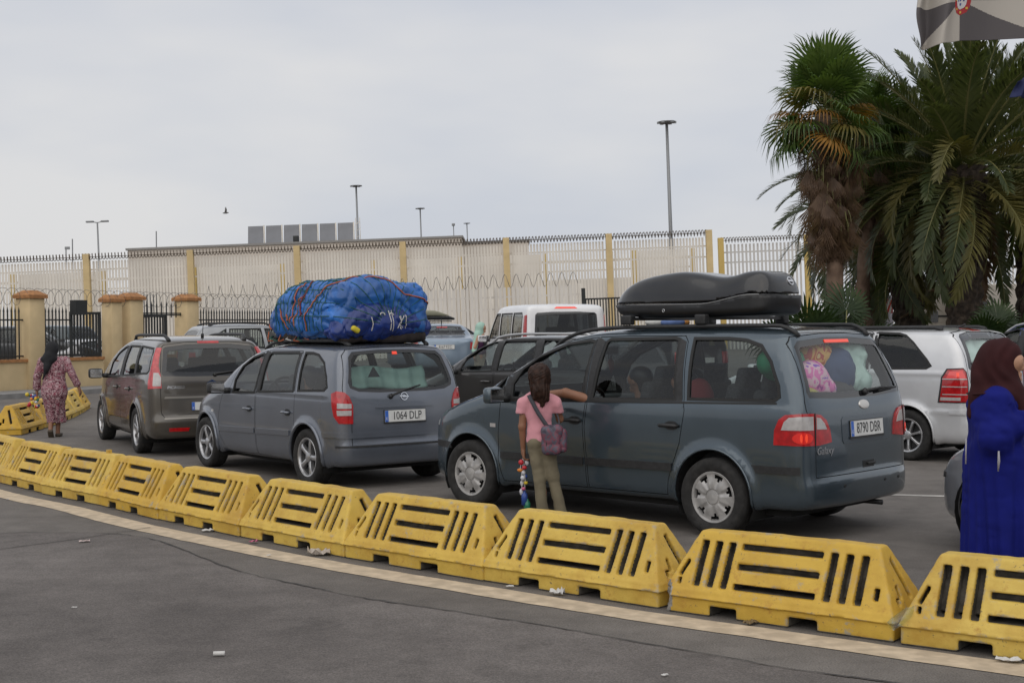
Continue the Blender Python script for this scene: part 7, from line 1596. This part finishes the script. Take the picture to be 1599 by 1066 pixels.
def frond(L, bend, seed, n=58, lw=.045, ll=.46, m=DATE, twist=.25):
    """feather leaf along +x, curving down; z up at its base"""
    rg = np.random.default_rng(seed); mb = MB(); P = []; a = 0.; p = np.array([0., 0, 0]); N_ = 16
    for i in range(N_ + 1):
        P.append(p.copy()); t = i / N_; a = -bend * (t ** 1.5); p = p + np.array([math.cos(a), 0, math.sin(a)]) * L / N_
    P = np.array(P); mb.tube(P, [.030 * (1 - .88 * i / N_) for i in range(N_ + 1)], 5, 1)
    for i in range(n):
        t = .12 + .87 * (i + rg.uniform(-.3, .3)) / n; k = min(N_ - 1, int(t * N_)); q = P[k] + (P[k + 1] - P[k]) * (t * N_ - k); d = P[k + 1] - P[k]; d /= np.linalg.norm(d); up = np.array([-d[2], 0, d[0]])
        w = ll * (math.sin(math.pi * min(1, .16 + .80 * t)) ** .6) * rg.uniform(.85, 1.1)
        for s in (-1, 1):
            ang = rad(62 - 34 * t + rg.uniform(-7, 7)); v = rad(rg.uniform(8, 40)); side = np.array([0, s, 0]) * math.cos(v) + up * math.sin(v)
            dr = d * math.cos(ang) + side * math.sin(ang); e1 = q + dr * w * .5; e2 = q + dr * w + np.array([0, 0, -.10 * w]); wd = np.cross(dr, up * .6 + side * .2 * s); nw = np.linalg.norm(wd); wd = wd / max(nw, 1e-6) * lw * .5
            mb.add([q - wd * .5, q + wd * .5, e1 + wd, e2, e1 - wd], [(0, 1, 2, 4), (4, 2, 3)], 0)
    me = mb.build('frond', [m, RACH]).data; o = bpy.data.objects[-1] if False else None
    for ob in list(COL.objects):
        if ob.data is me: bpy.data.objects.remove(ob); break
    return me
FR = [frond(3.0, .75, 1), frond(2.9, 1.25, 2), frond(3.1, 1.7, 3), frond(2.7, .35, 4)]; FRY = [frond(2.9, 1.5, 5, m=DATEY), frond(2.8, 1.9, 6, m=DATEY)]; FRD = [frond(2.4, 1.7, 7, n=44, m=DEAD, ll=.36), frond(2.2, 1.2, 8, n=40, m=DEAD, ll=.34)]
def add_frond(me, parent, org, az, el, roll=0., s=1., name='frond'):
    o = bpy.data.objects.new(name, me); link(o, parent)
    R = Matrix.Rotation(az, 4, 'Z') @ Matrix.Rotation(-el, 4, 'Y') @ Matrix.Rotation(roll, 4, 'X')
    o.matrix_local = Matrix.Translation(org) @ R @ Matrix.Scale(s, 4); return o
def date_palm(loc, H, label, nf, seed, s=1., tr=.34, dead=10, lean=(0, 0), yellow=.42):
    rg = np.random.default_rng(seed); t = empty('date_palm', loc, 0, label, 'palm tree', 'palms on the planted island'); n = 26; mb = MB(); rows = []; hs = np.linspace(0, H, 46)
    for i, z in enumerate(hs):
        r = tr * (1.15 - .25 * min(1, z / 1.5) + .32 * max(0, (z - H * .72) / (H * .28))); 
        for k in range(n):
            a = 2 * math.pi * k / n; j = (i + k * 3) % 6; rr = r * (1 + .11 * (1 if j < 2 else -.3) + rg.uniform(-.04, .04)); rows.append((rr * math.cos(a) + lean[0] * z / H, rr * math.sin(a) + lean[1] * z / H, z))
    mb.add(rows, [(i * n + k, i * n + (k + 1) % n, (i + 1) * n + (k + 1) % n, (i + 1) * n + k) for i in range(len(hs) - 1) for k in range(n)]); mb.build('trunk', TRUNK, t)
    top = np.array([lean[0], lean[1], H]); g = math.pi * (3 - math.sqrt(5))
    for i in range(nf):
        u = i / nf; el = rad(84 - 122 * u ** 1.05) + rg.normal() * .07; az = i * g + rg.normal() * .12
        lib = FR[3] if u < .22 else FR[0] if u < .45 else FR[1] if u < .72 else FR[2]
        if u > .5 and rg.random() < yellow: lib = FRY[int(rg.integers(2))]
        o = np.array([math.cos(az), math.sin(az), 0]) * tr * .5 + top + np.array([0, 0, .35 - .75 * u]); add_frond(lib, t, o, az, el, rg.normal() * .25, s * rg.uniform(.88, 1.06) * (1 if u > .1 else .85))
    for i in range(dead):
        az = rg.uniform(0, 6.28); o = np.array([math.cos(az), math.sin(az), 0]) * tr * .8 + top + np.array([0, 0, -.55]); add_frond(FRD[i % 2], t, o, az, rad(rg.uniform(-75, -35)), rg.normal() * .4, s * rg.uniform(.8, 1.05), 'dead_frond')
    return t
def at(px, Y): return (fx(px, Y), Y, float(hgt(fx(px, Y), Y)))
def zat(py, Y, px=1400): return pix(px, py, Y=Y)[2]
Y1 = 27.0; b = at(1508, Y1); date_palm(b, zat(262, Y1) - b[2], 'largest date palm with the thick dark trunk, under the flag', 96, 3, 1.02, .37, 12, (-.05, 0))
Y2 = 30.0; b = at(1430, Y2); date_palm(b, zat(325, Y2) - b[2], 'lower date palm with leaning trunk left of the largest one', 84, 8, 1.0, .36, 10, (-.35, 0))
Y3 = 31.5; b = at(1610, Y3); date_palm(b, zat(250, Y3) - b[2], 'date palm cut by the right edge behind the largest one', 62, 12, 1.0, .34, 8)
Y5 = 36; b = at(1365, Y5); date_palm(b, zat(290, Y5) - b[2], 'farther date palm whose leaves show between fan palm and date palms', 60, 21, 1.05, .30, 4)
def fan(R, seed, m, nseg=30, droop=.35, open_=rad(250), pet=.75):
    rg = np.random.default_rng(seed); mb = MB(); mb.tube([(0, 0, 0), (pet * .5, 0, .02), (pet, 0, -.02)], [.022, .017, .012], 5, 1)
    for i in range(nseg):
        a = -open_ / 2 + open_ * i / (nseg - 1); L = R * (.70 + .30 * math.cos(a * .55)) * rg.uniform(.9, 1.08); w = R * open_ / nseg * .30
        d = np.array([math.cos(a), math.sin(a), 0]); s = np.array([-math.sin(a), math.cos(a), 0]); b0 = np.array([pet, 0, -.02]); z1 = .05 * (1 if i % 2 else -1) * R
        m1 = b0 + d * L * .55 + np.array([0, 0, z1 * .5 - droop * .10 * L]); m2 = b0 + d * L * .82 + np.array([0, 0, -droop * .32 * L]); e = b0 + d * L * .98 + np.array([0, 0, -droop * .85 * L * rg.uniform(.6, 1.3)])
        mb.add([b0, m1 + s * w, m2 + s * w * .55, e, m2 - s * w * .55, m1 - s * w], [(0, 5, 1), (5, 4, 2, 1), (4, 3, 2)], 0)
    o = mb.build('fan_leaf', [m, RACH]); me = o.data; bpy.data.objects.remove(o); return me
FN = [fan(.95, 1, FAN, 34, droop=.25), fan(.95, 2, FAN, 32, droop=.75), fan(.85, 3, FAN, 32, droop=.5)]; FANS = leafmat('dark_fan_leaf', (.012, .028, .008), (.035, .058, .016)); FNS = [fan(.8, 11, FANS, droop=.3), fan(.8, 12, FANS, droop=.5)]; FANO = leafmat('old_fan_leaf', (.09, .085, .02), (.19, .15, .04)); FNO = fan(.85, 13, FANO, 30, droop=.95); FNY = [fan(.75, 4, FANY, droop=.7)]; FND = [fan(.9, 5, DEAD, nseg=18, droop=.5, open_=rad(75)), fan(1.0, 6, DEAD, nseg=16, droop=.6, open_=rad(50), pet=.5)]
def fan_palm(px_top, py_top, px_base, Y, label, seed, nf=46, nd=110, s=1., skirt=2.3):
    rg = np.random.default_rng(seed); b = np.array(at(px_base, Y)); top = pix(px_top, py_top, Y=Y); t = empty('fan_palm', tuple(b), 0, label, 'palm tree', 'palms on the planted island'); v = top - b
    pts = [v * k / 12 + np.array([.06 * math.sin(k), 0, 0]) for k in range(13)]; MB().tube(pts, [.24 - .08 * min(1, k / 4) for k in range(13)], 14).build('trunk', TRUNKW, t, True)
    g = math.pi * (3 - math.sqrt(5))
    for i in range(nf):
        u = i / nf; el = rad(82 - 122 * u) + rg.normal() * .16; az = i * g; me = FN[0] if u < .4 else FN[2] if u < .7 else FN[1]
        if u > .42 and rg.random() < .5: me = FNO if rg.random() < .7 else FNY[0]
        add_frond(me, t, v + np.array([0, 0, .25 - .5 * u]), az, el, rg.normal() * .35, s * rg.uniform(.85, 1.1), 'fan_leaf')
    u0 = v / np.linalg.norm(v)
    for i in range(nd):
        az = rg.uniform(0, 6.28); dz = .35 + skirt * (i / nd) ** .9; o = v - u0 * dz + np.array([math.cos(az), math.sin(az), 0]) * rg.uniform(.10, .46) * (1.1 - .45 * i / nd)
        add_frond(FND[i % 2], t, o, az, rad(rg.uniform(-90, -72)), rg.normal() * .9, s * rg.uniform(.45, .85), 'dead_leaf')
    return t
fan_palm(1288, 178, 1322, 25.6, 'fan palm with a brown skirt of dead leaves at the left of the palm group', 4, 40, 190, .76, skirt=1.75)
fan_palm(1350, 205, 1352, 28.4, 'shorter fan palm with orange leaves behind the skirted one', 9, 24, 50, .75, 1.2)
def bush_palm(px, Y, h, label, seed, n=34, s=1.):
    rg = np.random.default_rng(seed); b = at(px, Y); t = empty('fan_palm_shrub', b, 0, label, 'shrub', 'low plants under the palms')
    for i in range(n): add_frond(FNS[i % 2], t, (rg.uniform(-.5, .5) * s, rg.uniform(-.4, .4) * s, rg.uniform(.3, h)), i * 2.4, rad(rg.uniform(5, 75)), rg.normal() * .4, s * rg.uniform(.6, .9), 'fan_leaf')
bush_palm(1285, 25, 1.45, 'low dark fan palm shrub right of the black roof box', 2, 40, 1.0); bush_palm(1345, 27, 1.0, 'small fan palm shrub at the foot of the skirted palm', 3, 26, .8); bush_palm(1580, 25, 1.3, 'fan palm shrub at the right edge above the blue estate', 6, 30, .9)
HEDGE = leafmat('hedge_leaf', (.012, .022, .008), (.035, .05, .018), 3.)
def hedge(px0, px1, Y, h, label, seed, n=2600):
    rg = np.random.default_rng(seed); x0, x1 = fx(px0, Y), fx(px1, Y); t = empty('shrub', ((x0 + x1) / 2, Y, .15), 0, label, 'shrub', 'low plants under the palms'); w = x1 - x0; v = []; f = []
    for i in range(n):
        c = np.array([rg.uniform(-w / 2, w / 2), rg.uniform(-.6, .6), 0]); top = h * (.75 + .25 * math.sin(c[0] * 3.1 + seed) + .12 * math.sin(c[0] * 9)); c[2] = top * rg.random() ** .5; a = rg.normal(size=3); a /= np.linalg.norm(a); b_ = np.cross(a, rg.normal(size=3)); b_ /= np.linalg.norm(b_); s = rg.uniform(.05, .11); o = len(v)
        v += [c - a * s, c + b_ * s * .45, c + a * s, c - b_ * s * .45]; f.append((o, o + 1, o + 2, o + 3))
    o = meshobj('foliage', v, f, HEDGE, t); 
    for k in range(6): MB().tube([(-w / 2 + w * (k + .5) / 6, 0, -.1), (-w / 2 + w * (k + .5) / 6 + .1, .05, h * .7)], .02, 5).build('stem', TRUNK, t)
hedge(1240, 1400, 25.6, 1.35, 'dark hedge below the skirted fan palm', 1); hedge(1395, 1480, 26.0, 1.25, 'dark bushes at the foot of the leaning date palm', 2, 1800); hedge(1475, 1640, 25.8, 1.35, 'dark leafy bushes around the thickest palm trunk', 3)
tag(meshobj('planting_bed', [(fx(1200, 24), 24.4, .16), (fx(1800, 24), 24.4, .16), (fx(1800, 24), 34, .42), (fx(1200, 24), 34, .42), (fx(1200, 24), 24.4, .0), (fx(1800, 24), 24.4, .0)], [(0, 1, 2, 3), (4, 5, 1, 0)], mat('dry_soil', (.07, .055, .04), .95)), kind='structure')
# flags
CRM = mat('flag_cream', (.42, .385, .34), .8); FGR = mat('flag_grey', (.088, .078, .080), .8); SHR = mat('shield_red', (.36, .025, .03), .7); SHW = mat('shield_white', (.52, .5, .5), .7); SHB = mat('shield_blue', (.04, .06, .22), .7); SHY = mat('shield_yellow', (.55, .36, .06), .7)
def ceuta_flag(Y=20.0):
    pole_x = fx(1641, Y); C = pix(1500, 3, Y=Y); Z = C[2]; ppm = CAM_F / Y
    t = empty('flag', (pole_x, Y, 0), 0, 'grey and cream gyronny flag with a red coat of arms above the palms', 'flag', 'flags on the pole at the right edge')
    W, H = 2.64, 1.16
    def surf(u, w, off=0.):   # u 0 at the hoist .. 1 at the fly; w -.5..+.5
        s = u * W; x = -s if u < .5 else -(1.32 + (s - 1.32) * .47); k = max(0, u - .45)
        y = .10 * math.sin(u * 7.5 + w * 1.5) * min(1, u * 3) + k * 1.1 * .28 * math.sin((u - .45) * 21 + w * 2.4)
        z = w * H - .10 * u * u + .05 * math.sin(u * 6 + w) * u + .05 * (u < .5) * (.5 - u)
        x += .05 * k * math.sin(w * 9 + u * 12)
        return (x, y + off, Z - 0 + z + .02)
    nu, nw = 180, 110; v = [surf(i / nu, j / nw - .5) for j in range(nw + 1) for i in range(nu + 1)]; f = []; mi = []
    for j in range(nw):
        for i in range(nu):
            f.append((j * (nu + 1) + i, j * (nu + 1) + i + 1, (j + 1) * (nu + 1) + i + 1, (j + 1) * (nu + 1) + i)); du = .5 - (i + .5) / nu; dv = (j + .5) / nw - .5
            mi.append(int((math.atan2(dv, du) % (2 * math.pi)) // (math.pi / 4)) % 2)
    o = meshobj('cloth', v, f, None, t, True, [FGR, CRM], mi); md = o.modifiers.new('s', 'SOLIDIFY'); md.thickness = .003
    def patch2(nm, poly, off, m):
        P = np.array(poly); n = 14; vs = [tuple(P.mean(0))] ; F = []
        rings = [(P - P.mean(0)) * q / 4 + P.mean(0) for q in range(1, 5)]; k = len(P)
        for r in rings: vs += [tuple(q) for q in r]
        for i in range(k): F.append((0, 1 + i, 1 + (i + 1) % k))
        for q in range(3):
            for i in range(k): a = 1 + q * k; F.append((a + i, a + k + i, a + k + (i + 1) % k, a + (i + 1) % k))
        for sgn in (-1,):
            meshobj(nm, [surf(.5 - du / W, dv / H, sgn * off) for du, dv in vs], F, m, t, True)
    sh = lambda s, dy=0: [(x * s, y * s + dy) for x, y in [(-.17, .20), (.17, .20), (.17, -.02), (.15, -.10), (.10, -.17), (0, -.21), (-.10, -.17), (-.15, -.10), (-.17, -.02)]]
    patch2('arms', sh(1.0), .006, SHR); patch2('arms_field', sh(.60), .010, SHW)
    for a, b in ((0, .07), (-.055, .01), (0, .01), (.055, .01), (0, -.055)): patch2('escutcheon', [(a - .016, b + .02), (a + .016, b + .02), (a + .014, b - .008), (a, b - .022), (a - .014, b - .008)], .014, SHB)
    for a, b in ((-.135, .16), (.135, .16), (0, .165), (-.135, .03), (.135, .03), (-.10, -.11), (.10, -.11), (0, -.165)): patch2('castle', [(a - .018, b - .02), (a + .018, b - .02), (a + .018, b + .02), (a + .006, b + .012), (a - .006, b + .012), (a - .018, b + .02)], .012, SHY)
    MB().tube([(0, .05, 0), (0, .05, Z + 1.2)], [.06, .04], 10).build('pole', mat('white_pole', (.5, .5, .5), .4), t, True)
ceuta_flag()
def blue_flag(Y=19.2):
    C = pix(1601, 138, Y=Y); t = empty('flag', (C[0], Y, 0), 0, 'dark blue flag hanging limp at the right edge in front of the palms', 'flag', 'flags on the pole at the right edge'); v = []; n, k = 30, 14
    for j in range(k):
        for i in range(n):
            u = i / (n - 1); w = j / (k - 1); v.append((-.10 + u * .55 - .10 * w * (1 - u) + .03 * math.sin(u * 18), .08 * math.sin(u * 16 + w * 2), C[2] + .30 * (u * 1.2) - w * (.22 + .4 * u) + .1))
    o = meshobj('cloth', v, [(j * n + i, j * n + i + 1, (j + 1) * n + i + 1, (j + 1) * n + i) for j in range(k - 1) for i in range(n - 1)], mat('flag_dark_blue', (.012, .018, .075), .8), t, True); md = o.modifiers.new('s', 'SOLIDIFY'); md.thickness = .003
    MB().tube([(.48, 0, 0), (.48, 0, C[2] + 1.3)], .035, 8).build('pole', mat('white_pole', (0, 0, 0)), t, True)
blue_flag()
